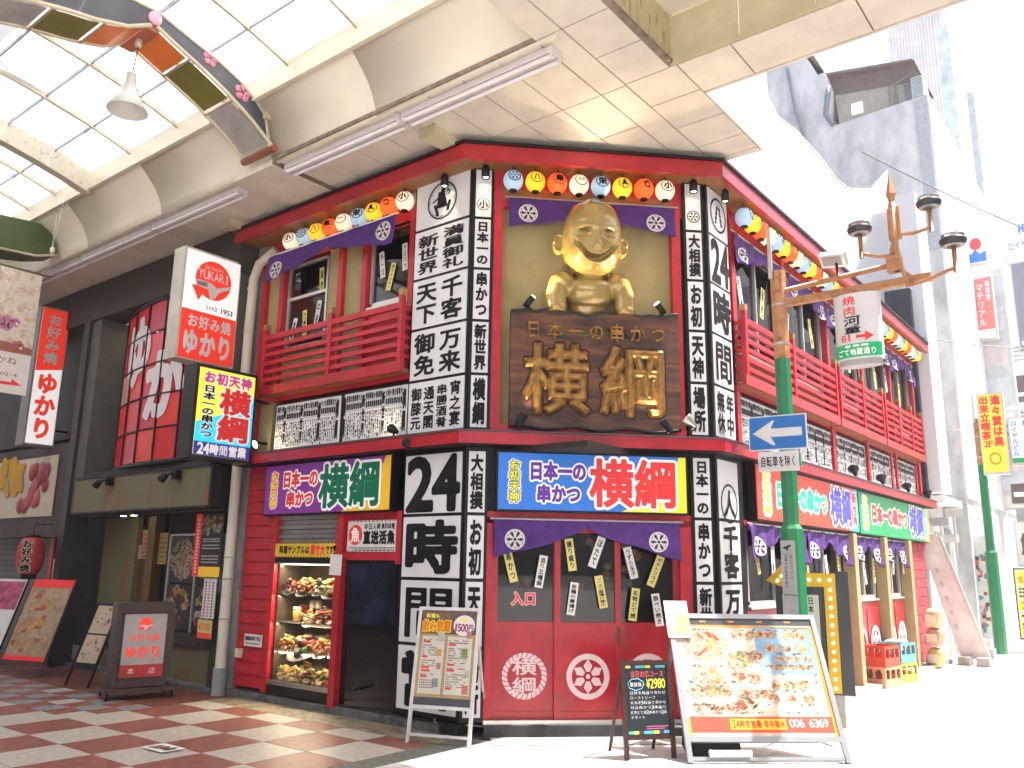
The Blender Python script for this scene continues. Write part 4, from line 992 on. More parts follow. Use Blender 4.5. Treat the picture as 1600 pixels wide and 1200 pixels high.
for i, (a0, a1) in enumerate(((9.0, 10.75), (10.8, 12.5), (12.8, 14.1), (14.4, 15.6))):
    noren(FR, a0, a1, 2.10, .42, .12, f'purple curtain over the {ordn[i]} ground-floor window from the corner on the street side', NG, c0=.05, em=[(a0+.22, 1.86, .11), (a1-.22, 1.84, .11)], amp=.022, folds=6, strong=True)
# ================================================================== PAPER STRIPS
SG = 'paper menu strips on the glass'
def strip(fr, a, z, ang, s, yellow, label, c=.004, w_=.085, h_=.32, name='menu_strip'):
    f = fr.at(a, z, c).rot(ang); q = MB(); q.box(f, -w_/2, w_/2, -h_/2, h_/2, 0, .0015)
    t = ob(name, q, PAPERY if yellow else PAPERW, None, label, 'paper strip', SG)
    q = MB(); vtext(q, f, s, -w_*.34, w_*.34, -h_/2+.02, h_/2-.02, off=.02, n=20, c=.0022); ob('lettering', q, INK, t)
DS = [(.48, 1.60, -14, '串かつ', 1, 'yellow paper strip reading 串かつ at the far left of the doors'), (.79, 1.55, 10, '造り五種盛', 0, 'white paper strip above 入口 on the left door'),
      (1.09, 1.72, -8, '握り盛り', 1, 'yellow paper strip at the top left of the middle door'), (1.36, 1.75, 20, 'ほたて', 0, 'white paper strip reading ほたて on the middle door'),
      (1.40, 1.36, -10, 'ソース二度漬け禁止', 1, 'yellow paper strip forbidding double dipping, lower on the middle door'), (1.11, 1.29, 8, '若鶏の唐揚げ', 0, 'white paper strip lower left on the middle door'),
      (1.71, 1.65, -14, 'うずら玉子', 0, 'white paper strip reading うずら玉子 at the top of the right door'), (1.97, 1.57, 22, 'ポテトフライ', 1, 'yellow paper strip reading ポテトフライ on the right door'),
      (1.74, 1.24, 8, '名物どて焼', 1, 'yellow paper strip low in the middle of the right door'), (1.98, 1.19, -8, '豚ぺい焼き', 0, 'white paper strip low on the right door, closest to the big menu board')]
for d in DS: strip(FC, d[0], d[1], d[2], d[3], d[4], d[5], c=.0 if not .95 < d[0] < 1.6 else .004)
q = MB(); put(q, FC, '入', .50, .62, 1.22, 1.35, off=.10, n=40, c=-.055); put(q, FC, '口', .63, .75, 1.22, 1.35, off=.10, n=40, c=-.055)
t = ob('entrance_lettering', q, CLOTHW, None, 'red and white 入口 sticker on the left door', 'sticker')
q = MB(); put(q, FC, '入', .50, .62, 1.22, 1.35, off=.045, n=40, c=-.053); put(q, FC, '口', .63, .75, 1.22, 1.35, off=.045, n=40, c=-.053); ob('lettering', q, REDP, t)
for a, z, ang, s, y, l in ((-8.78, 4.55, 15, '串', 0, 'blank-looking white strip low in the left upper window'), (-8.55, 4.62, -5, 'もつ煮込み', 1, 'yellow strip low in the left upper window'), (-8.30, 4.70, 10, '牛串', 0, 'white strip low right in the left upper window'),
                           (-8.26, 5.14, -5, '海老', 1, 'yellow strip under the curtain in the left upper window'), (-7.14, 5.10, -8, 'チーズ', 0, 'white strip high in the right upper window beside the pillar'), (-6.98, 4.92, 15, '赤ウインナー', 1, 'tilted yellow strip in the right upper window beside the pillar'), (-6.76, 5.12, -4, 'アスパラ', 0, 'white strip at the right edge of the right upper window')):
    strip(FL, a, z, ang, s, y, l, c=-.045, w_=.085, h_=.34)
nm_ = ['first', 'second', 'third', 'fourth', 'fifth', 'sixth', 'seventh', 'eighth', 'ninth', 'tenth', 'eleventh', 'twelfth', 'thirteenth', 'fourteenth', 'fifteenth', 'sixteenth']
for i in range(12):
    a = 9.25+i*.57+rnd.uniform(-.1, .1); strip(FR, a, 1.66+rnd.uniform(-.08, .1), rnd.uniform(-16, 16), rnd.choice(['豚八宝', '串かつ', 'もつ煮', '玉子', '海老']), i % 3 != 1, f'{nm_[i]} paper strip from the corner in the street-side ground-floor windows', c=.02, h_=.36)
for i in range(10):
    a = 9.2+i*.8+rnd.uniform(-.15, .15); strip(FR, a, 4.85+rnd.uniform(-.1, .1), rnd.uniform(-16, 16), rnd.choice(['串かつ', 'もつ煮', '玉子', '海老']), i % 2, f'{nm_[i]} paper strip from the corner in the street-side upper windows', c=.0, h_=.42, w_=.11)
# ================================================================== SPOTLIGHTS
SP = 'spotlights on the restaurant'
def down_spot(pos, label, power=6):
    pos = np.array(pos); t = thing('spotlight', label, 'spotlight', pos, SP)
    q = MB(); q.lathe(pos, [(0, .0), (.04, .0), (.045, -.03), (.045, -.13), (.038, -.135), (.036, -.11), (0, -.11)], 14); ob('can', q, BLACK, t)
    q = MB(); q.lathe(pos, [(0, -.118), (.030, -.118)], 12); ob('lens', q, LENS, t)
    q = MB(); q.tube([pos, pos+np.array([0, 0, .06])], .015, 6); ob('stem', q, BLACK, t)
    l = bpy.data.lights.new('spot_lamp', 'SPOT'); l.energy = power; l.color = (1, .8, .52); l.spot_size = R(70); l.spot_blend = .7; l.shadow_soft_size = .03
    o = bpy.data.objects.new('spot_lamp', l); C.objects.link(o); o.parent = t; o.location = (0, 0, -.145)
    return t
for fr, a, l, c in ((FW, -5.98, 'black downlight over the wide upper pillar on the arcade side', .12), (FC, .13, 'black downlight over the narrow pillar left of the lanterns', .12), (FC, 2.46, 'black downlight over the narrow pillar right of the lanterns', .12), (FRW, 8.5, 'black downlight over the street side of the corner pillar', .14)):
    down_spot(fr.p(a, 5.84, c), l, 5)
def arm_spot(base, aim, label, head=.05, lit=True, silver=False, power=8, lensm=None):
    base = np.array(base); d = np.array(aim)-base; d /= np.linalg.norm(d); hp = base+np.array([0, 0, .09])
    t = thing('spotlight', label, 'spotlight', base, SP)
    q = MB(); q.lathe(base, [(0, 0), (.035, 0), (.035, .015), (0, .015)], 10); q.tube([base, base+np.array([0, 0, .07]), hp], .012, 6); ob('bracket', q, BLACK, t)
    q = MB(); q.lathe(hp-d*.05, [(0, -.02), (.025, -.02), (.034, .03), (head, .09), (head, .12)], 14, d); ob('head', q, BLACK if not silver else STEEL, t)
    q = MB(); q.lathe(hp-d*.05, [(0, .128), (head*.6, .125), (head, .12)], 14, d); ob('lens', q, lensm or (LENS if lit else ALU), t)
    if lit:
        l = bpy.data.lights.new('spot_lamp', 'SPOT'); l.energy = power; l.color = (1, .78, .5); l.spot_size = R(75); l.spot_blend = .6; l.shadow_soft_size = .03
        o = bpy.data.objects.new('spot_lamp', l); C.objects.link(o); o.parent = t; o.location = tuple(hp+d*.09-base); o.rotation_euler = Vector(-d).to_track_quat('Z', 'Y').to_euler()
arm_spot(FC.p(.53, 2.94, .25), FC.p(.9, 3.7, .1), 'spotlight with pale reflector on the canopy, left below the wooden plaque', lensm=ALU, power=4)
arm_spot(FC.p(2.05, 2.94, .25), FC.p(1.6, 3.7, .1), 'spotlight with pale reflector on the canopy, right below the wooden plaque', lensm=ALU, power=9)
arm_spot(FC.p(.62, 4.24, .12), FC.p(1.15, 4.85, .3), 'small black spotlight on the left of the plaque top, aimed at the statue', head=.035, power=38)
arm_spot(FC.p(2.05, 4.24, .12), FC.p(1.45, 4.85, .3), 'small black spotlight on the right of the plaque top, aimed at the statue', head=.035, power=38)
arm_spot(FL.p(-6.62, 2.94, .14), FL.p(-7.3, 3.25, 0), 'spotlight with round bulb on the canopy lighting the left ranking sheets', power=3)
arm_spot(FL.p(-9.15, 2.94, .20), FL.p(-8.5, 3.2, 0), 'lit spotlight at the left end of the red canopy', power=3)
arm_spot(FC.p(2.33, 3.0, .16), FC.p(2.0, 3.3, .1), 'silver floodlight at the right edge of the wooden plaque', head=.07, lit=False, silver=True)
for i, a in enumerate((9.3, 12.75, 14.2, 15.8, 17.3)): arm_spot(FR.p(a, 2.94, .14), FR.p(a+.2, 3.3, .0), f'white-topped spotlight on the street-side canopy, {ordn[i]} from the corner', lit=False, head=.08)
t = thing('security_camera', 'small black round speaker under the canopy at the left pillar', 'speaker', FW.p(-6.30, 2.80, .2))
q = MB(); q.lathe(FW.p(-6.30, 2.85, .17), [(0, .0), (.06, 0), (.065, .04), (.04, .07), (0, .07)], 14, (0, -1, 0)); ob('speaker_body', q, BLACK, t)
q = MB(); q.lathe(FW.p(-6.30, 2.85, .17), [(.05, .075), (.045, .08), (0, .075)], 14, (0, -1, 0)); ob('grille', q, DARK, t)
t.name = 'round_speaker'; ORG['round_speaker'] = ORG.get('security_camera')
# ================================================================== FOOD DISPLAY
case = thing('food_display_case', 'lit glass case of sample dishes on four shelves beside the red siding', 'display case', (-8.13, 6.5, .2))
CX0, CX1 = -8.66, -7.58
def cbox(name, x0, x1, y0, y1, z0, z1, m, par=case): q = MB(); q.wbox(x0, x1, y0, y1, z0, z1); return ob(name, q, m, par)
cbox('back_panel', CX0, CX1, 6.92, 6.94, .2, 1.62, mat('case back', (.10, .07, .04), .5)); cbox('side_panel', CX0-.02, CX0, 6.47, 6.94, .2, 1.62, mat('case side', (.16, .13, .09), .12, metal=.6)); cbox('side_panel', CX1, CX1+.02, 6.47, 6.94, .2, 1.62, mat('case side', (.3, .26, .18)))
cbox('front_rail', CX0-.04, CX1+.04, 6.42, 6.46, .20, .245, STEEL); cbox('front_rail', CX0-.04, CX1+.04, 6.42, 6.46, 1.585, 1.605, STEEL)
q = MB(); q.quad(FL, CX0, CX1, .245, 1.585, .0); ob('glass_front', q, GLASSC, case)
LV = [.26, .60, .92, 1.27]
for i, z in enumerate(LV): cbox('shelf', CX0, CX1, 6.50, 6.92, z-.02, z-.008, mat('glass shelf', (.45, .47, .43), .1, metal=.3))
q = MB(); q.wbox(CX0+.02, CX1-.02, 6.50, 6.53, 1.575, 1.60); ob('light_strip', q, mat('case light', (1, .85, .6), emit=5, ecol=(1, .8, .5)), case)
for i, (x, z, e) in enumerate(((-8.13, 1.565, 6), (-8.13, 1.2, 4), (-8.13, .88, 4), (-8.13, .56, 4))):
    l = bpy.data.lights.new('case_lamp', 'AREA'); l.shape = 'RECTANGLE'; l.size = 1.0; l.size_y = .05; l.energy = e; l.color = (1, .84, .60)
    o = bpy.data.objects.new('case_lamp', l); C.objects.link(o); o.parent = case; o.location = (0, .02, z-.2); o.rotation_euler = (R(-18), 0, 0)
PLATE = mat('white dish', (.42, .39, .32), .25, var=.04); TRAYB = mat('black tray', (.03, .025, .02), .3)
FC_ = {'brown': (.16, .045, .012), 'red': (.42, .04, .02), 'gold': (.52, .26, .05), 'cream': (.60, .50, .28), 'green': (.08, .20, .02), 'orange': (.60, .17, .02), 'yellow': (.68, .48, .06), 'pink': (.55, .20, .15), 'dark': (.06, .025, .015)}
def food(x, y, z, w_, cols, shape, tilt, desc, tray=False, n=26, hh=.06):
    w_ *= 1.42; hh *= 1.35; n = int(n*1.9)
    t = thing('sample_dish', desc, 'dish', (x, y, z), 'sample dishes in the glass case')
    f = Fr((x, y, z+.006), (1, 0, 0), (0, -math.sin(tilt), math.cos(tilt)), (0, math.cos(tilt), math.sin(tilt)))
    q = MB(); dp = w_*.72
    if tray:
        q.box(f, -w_/2, w_/2, -dp*.5, dp*.5, 0, .008)
        for k in ((-w_/2, w_/2, -dp/2, -dp/2+.008), (-w_/2, w_/2, dp/2-.008, dp/2), (-w_/2, -w_/2+.008, -dp/2+.008, dp/2-.008), (w_/2-.008, w_/2, -dp/2+.008, dp/2-.008)): q.box(f, *k, .008, .03)
    else: q.lathe(f.o, [(0, 0), (w_*.3, 0), (w_*.5, .022), (w_*.51, .027), (w_*.46, .018), (0, .008)], 18, f.n)
    ob('plate', q, TRAYB if tray == 2 else PLATE, t)
    ms = [mat('food '+c_, FC_[c_], .42, var=.35, scale=40, bump=.6, bscale=70) for c_ in cols]
    q = MB()
    for k in range(n):
        a = rnd.random()*6.28; r_ = w_*.40*rnd.random()**.6; h_ = hh*(1-(r_/(w_*.45))**2)*rnd.random()
        p_ = f.p(math.cos(a)*r_, math.sin(a)*r_*.75, .018+h_); mi = rnd.randrange(len(cols))
        if shape == 'stick':
            b2 = rnd.random()*6.28; L_ = w_*.22; e_ = np.array([math.cos(b2), math.sin(b2)*.5, rnd.uniform(-.1, .5)])*L_; q.tube([p_-e_*.5, p_+e_*.5], .007+.004*rnd.random(), 6, mi=mi)
        elif shape == 'slice': s_ = w_*.09; q.ball(p_, s_*1.3, s_*.7, s_*.4, 8, 5, mi)
        else: s_ = w_*(.06+.05*rnd.random()); q.ball(p_, s_, s_, s_*.8, 8, 5, mi)
    ob('food', q, ms, t)
    q = MB(); g = Fr((x+w_*.05, y-dp*.48-.012, z+.003), (1, 0, 0), (0, -.9, .43), (0, .43, .9)); q.box(g, -.045, .045, 0, .042, 0, .003); ob('price_card', q, mat('price card', (.60, .46, .38), .6), t)
Y0 = 6.60
D = [(-8.52, 3, .20, ['brown', 'red', 'dark'], 'lump', 'plate of dark glazed skewers at the left of the top shelf'), (-8.24, 3, .24, ['brown', 'orange'], 'lump', 'plate piled with brown fried pieces on the top shelf, left of the middle'),
     (-7.98, 3, .2, ['green', 'dark', 'cream'], 'lump', 'low plate with greens in the middle of the top shelf'), (-7.73, 3, .27, ['orange', 'red', 'yellow', 'green'], 'lump', 'large plate of orange seafood at the right of the top shelf'),
     (-8.12, 2, .2, ['orange', 'cream'], 'lump', 'dish with orange pile and egg beside the beer mug'), (-7.93, 2, .19, ['brown', 'red', 'dark'], 'slice', 'first of the small sashimi trays on the second shelf'), (-7.76, 2, .18, ['brown', 'red'], 'slice', 'second of the small sashimi trays on the second shelf'), (-7.66, 2, .17, ['red', 'dark'], 'slice', 'small red sashimi tray at the right end of the second shelf'),
     (-8.52, 1, .22, ['orange', 'green', 'gold'], 'lump', 'heaped orange dish at the left of the third shelf'), (-8.2, 1, .36, ['brown', 'red', 'gold', 'green', 'dark'], 'lump', 'big oval white platter of mixed food on the third shelf'), (-7.88, 1, .24, ['pink', 'orange', 'green'], 'lump', 'salad plate with pink and orange pieces on the third shelf'), (-7.68, 1, .18, ['cream', 'gold', 'orange'], 'lump', 'pale small dish at the right of the third shelf'),
     (-8.54, 0, .22, ['yellow', 'cream'], 'stick', 'tray of pale fries at the left of the bottom shelf'), (-8.32, 0, .25, ['yellow', 'gold', 'cream'], 'stick', 'large heap of yellow fries on the bottom shelf'), (-8.07, 0, .24, ['red', 'dark', 'cream', 'green'], 'slice', 'plate of red meat and lettuce in the middle of the bottom shelf'), (-7.82, 0, .28, ['gold', 'orange', 'green'], 'lump', 'big plate of golden fried chicken on the bottom shelf'), (-7.65, 0, .16, ['red', 'orange'], 'lump', 'small red dish at the right of the bottom shelf')]
for x, s_, w_, cols, sh, d_ in D: food(x, Y0, LV[s_], w_, cols, sh, .55, d_, tray=(s_ in (2, 0) and sh != 'lump') and (1 if s_ == 2 else 1), n=34 if sh != 'stick' else 60, hh=.11)
D2 = [(-8.5, 2, .2, ['red', 'green'], 'slice', 'red and green dish behind the beer mug on the second shelf'), (-8.05, 2, .22, ['brown', 'pink', 'green'], 'slice', 'back tray of sliced meat on the second shelf, left one'), (-7.8, 2, .26, ['red', 'brown', 'cream'], 'slice', 'back tray of sliced meat on the second shelf, right one'),
      (-8.4, 1, .2, ['dark', 'gold'], 'stick', 'bowl of skewers at the back of the third shelf, left one'), (-8.0, 1, .2, ['red', 'gold'], 'stick', 'red bowl of skewers at the back of the third shelf'), (-8.25, 0, .5, ['brown', 'gold'], 'stick', 'wide dark tray at the back of the bottom shelf'), (-7.85, 3, .3, ['gold', 'orange'], 'lump', 'golden pile at the back right of the top shelf')]
for x, s_, w_, cols, sh, d_ in D2: food(x, Y0+.19, LV[s_]+.05, w_, cols, sh, .5, d_, n=30, hh=.1)
t = thing('beer_mug', 'full beer mug on the second shelf at the left', 'mug', (-8.42, 6.6, LV[2]), 'sample dishes in the glass case')
q = MB(); q.lathe((-8.42, 6.58, LV[2]), [(0, 0), (.045, 0), (.05, .13), (0, .13)], 16); ob('beer', q, mat('beer', (.62, .33, .05), .1), t)
q = MB(); q.lathe((-8.42, 6.58, LV[2]), [(.05, .131), (.054, .15), (.045, .165), (0, .165)], 16); ob('foam', q, PLATE, t)
q = MB(); q.tube([(-8.37, 6.56, LV[2]+.03), (-8.335, 6.55, LV[2]+.05), (-8.335, 6.55, LV[2]+.1), (-8.37, 6.56, LV[2]+.12)], .007, 6); ob('handle', q, GLASSC, t)
for x, l in ((-8.33, 'first tall glass behind the beer mug'), (-8.22, 'second tall glass behind the beer mug, right of the first')):
    t = thing('tall_glass', l, 'glass', (x, 6.74, LV[2])); q = MB(); q.lathe((x, 6.74, LV[2]), [(0, 0), (.035, 0), (.04, .15), (0, .15)], 12); ob('drink', q, mat('cola drink', (.10, .03, .01), .1), t)
    q = MB(); q.lathe((x, 6.74, LV[2]), [(.041, .151), (.043, .24), (0, .24)], 12); ob('foam', q, PLATE, t)
# banner, fish sign, paper
def board(name, fr, a0, a1, b0, b1, m, label, cat, c0=.0, c1=.01, group=None):
    q = MB(); q.box(fr, a0, a1, b0, b1, c0, c1); return ob(name, q, m, None, label, cat, group)
t = board('banner', FL, -8.70, -7.56, 1.66, 1.83, mat('amber banner', (.70, .46, .03), .6, emit=.05), 'yellow banner about life-size samples over the food display', 'banner', .032, .04)
q = MB(); htext(q, FL, '料理サンプルは', -8.62, -8.05, 1.70, 1.80, off=.04, n=26, c=.043); htext(q, FL, 'です!!', -7.76, -7.58, 1.70, 1.80, off=.04, n=26, c=.043); ob('lettering', q, INK, t)
q = MB(); htext(q, FL, '原寸大', -8.03, -7.77, 1.69, 1.81, off=.06, n=30, c=.043); ob('lettering', q, REDP, t)
q = MB()
for k in range(19): q.poly(FL, [(-8.70+k*.06, 1.82), (-8.67+k*.06, 1.82), (-8.66+k*.06, 1.832), (-8.69+k*.06, 1.832)], .041, .042); q.poly(FL, [(-8.70+k*.06, 1.66), (-8.67+k*.06, 1.66), (-8.66+k*.06, 1.672), (-8.69+k*.06, 1.672)], .041, .042)
ob('stripe', q, INK, t)
t = board('fish_sign', FL, -7.42, -6.64, 1.73, 2.07, mat('fish sign face', (.66, .64, .6), .5, emit=.05), 'white sign with red 魚 roundel and 直送活魚 over the dark fish tank', 'sign', .0, .02)
q = MB(); put(q, FL, _disc, -7.40, -7.17, 1.80, 2.03, n=36, off=0, c=.022); rd_ = ob('roundel', q, REDP, t); q = MB(); put(q, FL, '魚', -7.36, -7.21, 1.83, 2.0, n=34, off=.02, c=.024); ob('lettering', q, WP, t)
q = MB(); htext(q, FL, '本日入荷', -7.15, -6.88, 1.97, 2.04, off=.03, n=22, c=.022); htext(q, FL, '無料味噌', -6.87, -6.66, 1.97, 2.04, off=.03, n=20, c=.022); htext(q, FL, '直送活魚', -7.16, -6.65, 1.81, 1.96, off=.055, n=36, c=.022)
for k in range(26): q.quad(FL, -7.38+k*.028, -7.36+k*.028, 1.765, 1.778, .022); q.quad(FL, -7.30+k*.024, -7.285+k*.024, 1.745, 1.756, .022)
ob('lettering', q, INK, t)
q = MB()
for zz in (1.735, 2.055):
    for k in range(12): q.quad(FL, -7.41+k*.065, -7.375+k*.065, zz, zz+.01, .022)
ob('stripe', q, mat('brown stripe', (.2, .05, .02), .6), t)
board('paper_notice', FL.at(-7.55, 1.60).rot(2), -.09, .11, -.13, .10, PAPERW, 'blank white paper notice stuck over the post between display and tank', 'notice', .065, .067)
t = board('small_notice', FL, -9.18, -8.83, .60, .74, PAPERW, 'small white notice plate low on the red siding', 'notice', .035, .045)
q = MB(); htext(q, FL, '避難器具降下地点', -9.16, -8.85, .665, .72, off=.03, n=18, c=.047)
for k in range(9): q.quad(FL, -9.14+k*.03, -9.12+k*.03, .625, .64, .047)
ob('lettering', q, INK, t)
t = thing('outlet_box', 'beige outdoor outlet box low on the red siding', 'outlet', FL.p(-9.27, .50, .03)); q = MB(); q.box(FL, -9.31, -9.24, .46, .56, .0, .08); ob('cover', q, CREAM, t)
q = MB(); q.box(FL, -9.305, -9.245, .455, .459, .0, .06); ob('lower_lip', q, CREAM, t)
# ================================================================== DRAINPIPE
t = thing('drainpipe', 'cream drainpipe between the two restaurants with grey base', 'drainpipe', (-9.50, 6.33, 0))
q = MB(); q.tube([(-9.52, 6.33, .30), (-9.52, 6.33, 4.7), (-9.50, 6.33, 5.35), (-9.40, 6.33, 5.55), (-9.15, 6.4, 5.72)], .065, 14); ob('pipe', q, mat('pipe cream', (.62, .58, .48), .5, var=.12, scale=3, stretch=(1, 1, .4)), t)
q = MB(); q.tube([(-9.52, 6.33, 0), (-9.52, 6.33, .32)], .085, 14); ob('base_sleeve', q, mat('grey sleeve', (.22, .25, .25), .6), t)
for z in (.9, 1.65, 1.38, 2.9, 4.6, 5.2): q = MB(); q.lathe((-9.52, 6.33, z), [(.066, 0), (.072, .005), (.072, .025), (.066, .03)], 14); ob('pipe_clamp', q, RIB, t)
q = MB(); q.box(FL, -9.66, -9.45, .0, 5.9, -.3, -.01); ob('wall_strip', q, mat('grey party wall', (.32, .31, .28), .8, var=.2), None, 'narrow grey party wall behind the drainpipe', 'wall')
# ================================================================== OKONOMIYAKI RESTAURANT
yk = thing('okonomiyaki_restaurant', 'dark okonomiyaki restaurant with curved red window and rusty fascia left of the drainpipe', 'restaurant', (-12, 6.8, 0))
yb0 = MB(); yb0.wbox(-60, -9.68, 8.05, 8.3, 0, 6.1); ob('rear_wall', yb0, mat('dark rear wall', (.03, .03, .03), .8), yk)
RUSTY = mat('rusty streaked fascia', (.155, .145, .08), .6, col2=(.22, .10, .02), scale=2.6, thr=(.36, .50), stretch=(2.5, 1, .35), bump=.2)
GREY = mat('dark grey wall', (.035, .035, .033), .75, var=.2, scale=3); BRN = mat('brown frame', (.05, .033, .02), .6, var=.2)
def yb(name, x0, x1, y0, y1, z0, z1, m, par=yk): q = MB(); q.wbox(x0, x1, y0, y1, z0, z1); return ob(name, q, m, par)
yb('top_beam', -18, -9.62, 6.15, 6.6, 5.45, 6.08, mat('brown soffit beam', (.055, .045, .033), .7, var=.15)); yb('upper_back_wall', -15.2, -9.66, 7.9, 8.0, 2.8, 6.0, GREY); yb('ceiling', -15.2, -9.66, 6.6, 8.0, 5.35, 5.44, mat('beige ceiling', (.28, .23, .16), .7))
yb('side_column', -9.95, -9.66, 6.2, 6.7, 2.8, 5.45, mat('side column', (.11, .105, .09), .7)); yb('side_column', -13.75, -13.45, 6.2, 7.9, 2.3, 5.45, mat('side column', (.2, .19, .17)))
yb('side_column', -13.95, -13.76, 6.15, 6.5, .0, 5.45, mat('dark column', (.04, .04, .038), .5)); yb('window_ledge', -13.4, -9.66, 6.2, 7.9, 2.80, 2.92, GREY)
f_ = yb('fascia_board', -13.40, -9.72, 6.08, 6.2, 2.30, 2.80, RUSTY); yb('fascia_edge', -9.718, -9.66, 6.075, 6.6, 2.28, 2.82, DARK)
yb('fascia_trim', -13.42, -9.72, 6.06, 6.21, 2.80, 2.83, BLACK); yb('fascia_trim', -13.42, -9.72, 6.06, 6.21, 2.27, 2.298, BLACK)
yb('aircon_unit', -13.35, -12.8, 6.9, 7.2, 2.93, 3.45, mat('grey unit', (.13, .13, .13), .6))
yb('entrance_ceiling', -13.4, -9.66, 6.2, 7.6, 2.24, 2.27, BRN)
yb('front_wall', -13.4, -12.4, 6.62, 6.7, 0, 2.27, RUSTY); yb('front_wall', -12.4, -11.85, 6.75, 6.8, 0, 2.27, GREY); yb('door_recess', -11.85, -11.4, 7.5, 7.55, 0, 2.27, DARK)
yb('front_wall', -11.4, -11.34, 6.55, 7.5, 0, 2.27, DARK); yb('front_wall', -11.34, -9.66, 6.56, 6.62, 1.98, 2.27, DARK); yb('front_wall', -11.34, -9.66, 6.56, 6.62, 0, .50, RUSTY)
yb('sill', -11.3, -9.9, 6.50, 6.6, .50, .66, BRN); yb('front_wall', -11.34, -9.66, 6.57, 6.62, .66, 1.98, DARK); yb('corner_post', -9.98, -9.66, 6.45, 6.56, .0, 1.2, BRN)
yb('yellow_post', -12.06, -11.86, 6.60, 6.74, 0, 2.27, mat('amber varnish', (.13, .075, .018), .4, var=.2))
q = MB(); FY = Fr((0, 6.72, 0), (1, 0, 0), (0, -1, 0))
q.poly(FY, [(-12.62, 1.62), (-12.45, 1.62), (-12.28, 1.62), (-12.12, 1.62), (-12.0, 1.75), (-11.98, 1.9), (-12.75, 1.9), (-12.72, 1.75)], .0, .02); q.box(FY, -12.52, -12.25, 0, 1.62, 0, .02); ob('spatula_handle_door', q, mat('amber varnish', (.22, .13, .03)), yk)
for x in (-12.35, -12.05): q = MB(); q.lathe((x, 6.35, 2.238), [(0, 0), (.04, 0), (.045, .004)], 12); ob('downlight', q, LENS, yk)
for x, y in ((-13.1, 6.9), (-12.85, 6.8)): q = MB(); q.lathe((x, y, 5.345), [(0, 0), (.06, 0), (.065, .005)], 12); ob('downlight', q, LENS, yk)
# curved red window
RP = [mat('red glass pane '+str(k), c_, .25, var=.15, scale=1.5, emit=.08) for k, c_ in enumerate(((.50, .015, .02), (.60, .035, .02), (.42, .01, .02)))]; RPW = mat('painted reflection pane', (.68, .30, .25), .3, var=.4, scale=2, emit=.08)  # pale panes carry a reflection painted into their colour
def bay(u, z, out=0):
    x0, x1, sag = -12.98, -9.70, .28; x = x0+(x1-x0)*u; y = 6.43-sag*4*u*(1-u)
    t_ = np.array([x1-x0, -sag*4*(1-2*u), 0]); n_ = np.array([t_[1], -t_[0], 0])/np.linalg.norm(t_); n_ = -n_ if n_[1] > 0 else n_
    return np.array([x, y, z])+n_*out
bw = ob('curved_window', MB().tube([bay(k/24, 2.95) for k in range(25)], .04, 6), BLACK, yk)
q = MB(); q.tube([bay(k/24, 5.42) for k in range(25)], .04, 6); ob('top_rail', q, BLACK, bw)
nc, nr = 6, 5
for i in range(nc):
    for j in range(nr):
        q = MB(); u0, u1 = (i+.03)/nc, (i+.97)/nc; z0, z1 = 2.97+j*.49, 2.97+j*.49+.475
        q.add([bay(u0, z0), bay(u1, z0), bay(u1, z1), bay(u0, z1), bay(u0, z0, -.01), bay(u1, z0, -.01), bay(u1, z1, -.01), bay(u0, z1, -.01)], [(0, 1, 2, 3), (7, 6, 5, 4), (0, 4, 5, 1), (3, 2, 6, 7), (1, 5, 6, 2), (0, 3, 7, 4)])
        ob('window_pane', q, RPW if (i, j) in ((0, 2), (3, 4)) else RP[(i*2+j) % 3], bw)
for i in range(nc+1): q = MB(); q.tube([bay(i/nc, 2.95, .01), bay(i/nc, 5.42, .01)], .016, 6); ob('mullion', q, BLACK, bw)
for j in range(1, nr): q = MB(); q.tube([bay(k/24, 2.963+j*.49, .012) for k in range(25)], .013, 6); ob('glazing_bar', q, BLACK, bw)
def baywarp(u0, z0, sx=1.0): return lambda a, b_: bay(u0+a/3.25, z0+b_, .009)
q = MB(); put(q, None, 'ゆ', 0, 1.05, 0, 1.15, off=.055, n=60, warp=baywarp(.07, 4.15)); put(q, None, 'か', 0, 1.05, 0, 1.1, off=.055, n=60, warp=baywarp(.36, 3.55)); put(q, None, 'り', 0, .85, 0, .9, off=.05, n=60, warp=baywarp(.68, 3.1)); ob('lettering', q, CLOTHW, bw)
for x, l in ((-12.35, 'black twin spotlight on the rusty fascia, left one'), (-10.55, 'black twin spotlight on the rusty fascia, right one')):
    t = thing('fascia_lamp', l, 'lamp', (x, 6.0, 2.68)); q = MB(); q.tube([(x+.1, 6.08, 2.72), (x+.1, 5.98, 2.74), (x-.02, 5.95, 2.72)], .02, 6); ob('arm', q, BLACK, t)
    q = MB(); q.lathe((x-.02, 5.95, 2.72), [(0, -.02), (.04, 0), (.06, .1), (0, .09)], 12, (-.6, -.2, -.5)); q.wbox(x+.06, x+.16, 5.99, 6.07, 2.66, 2.78); ob('head', q, BLACK, t)
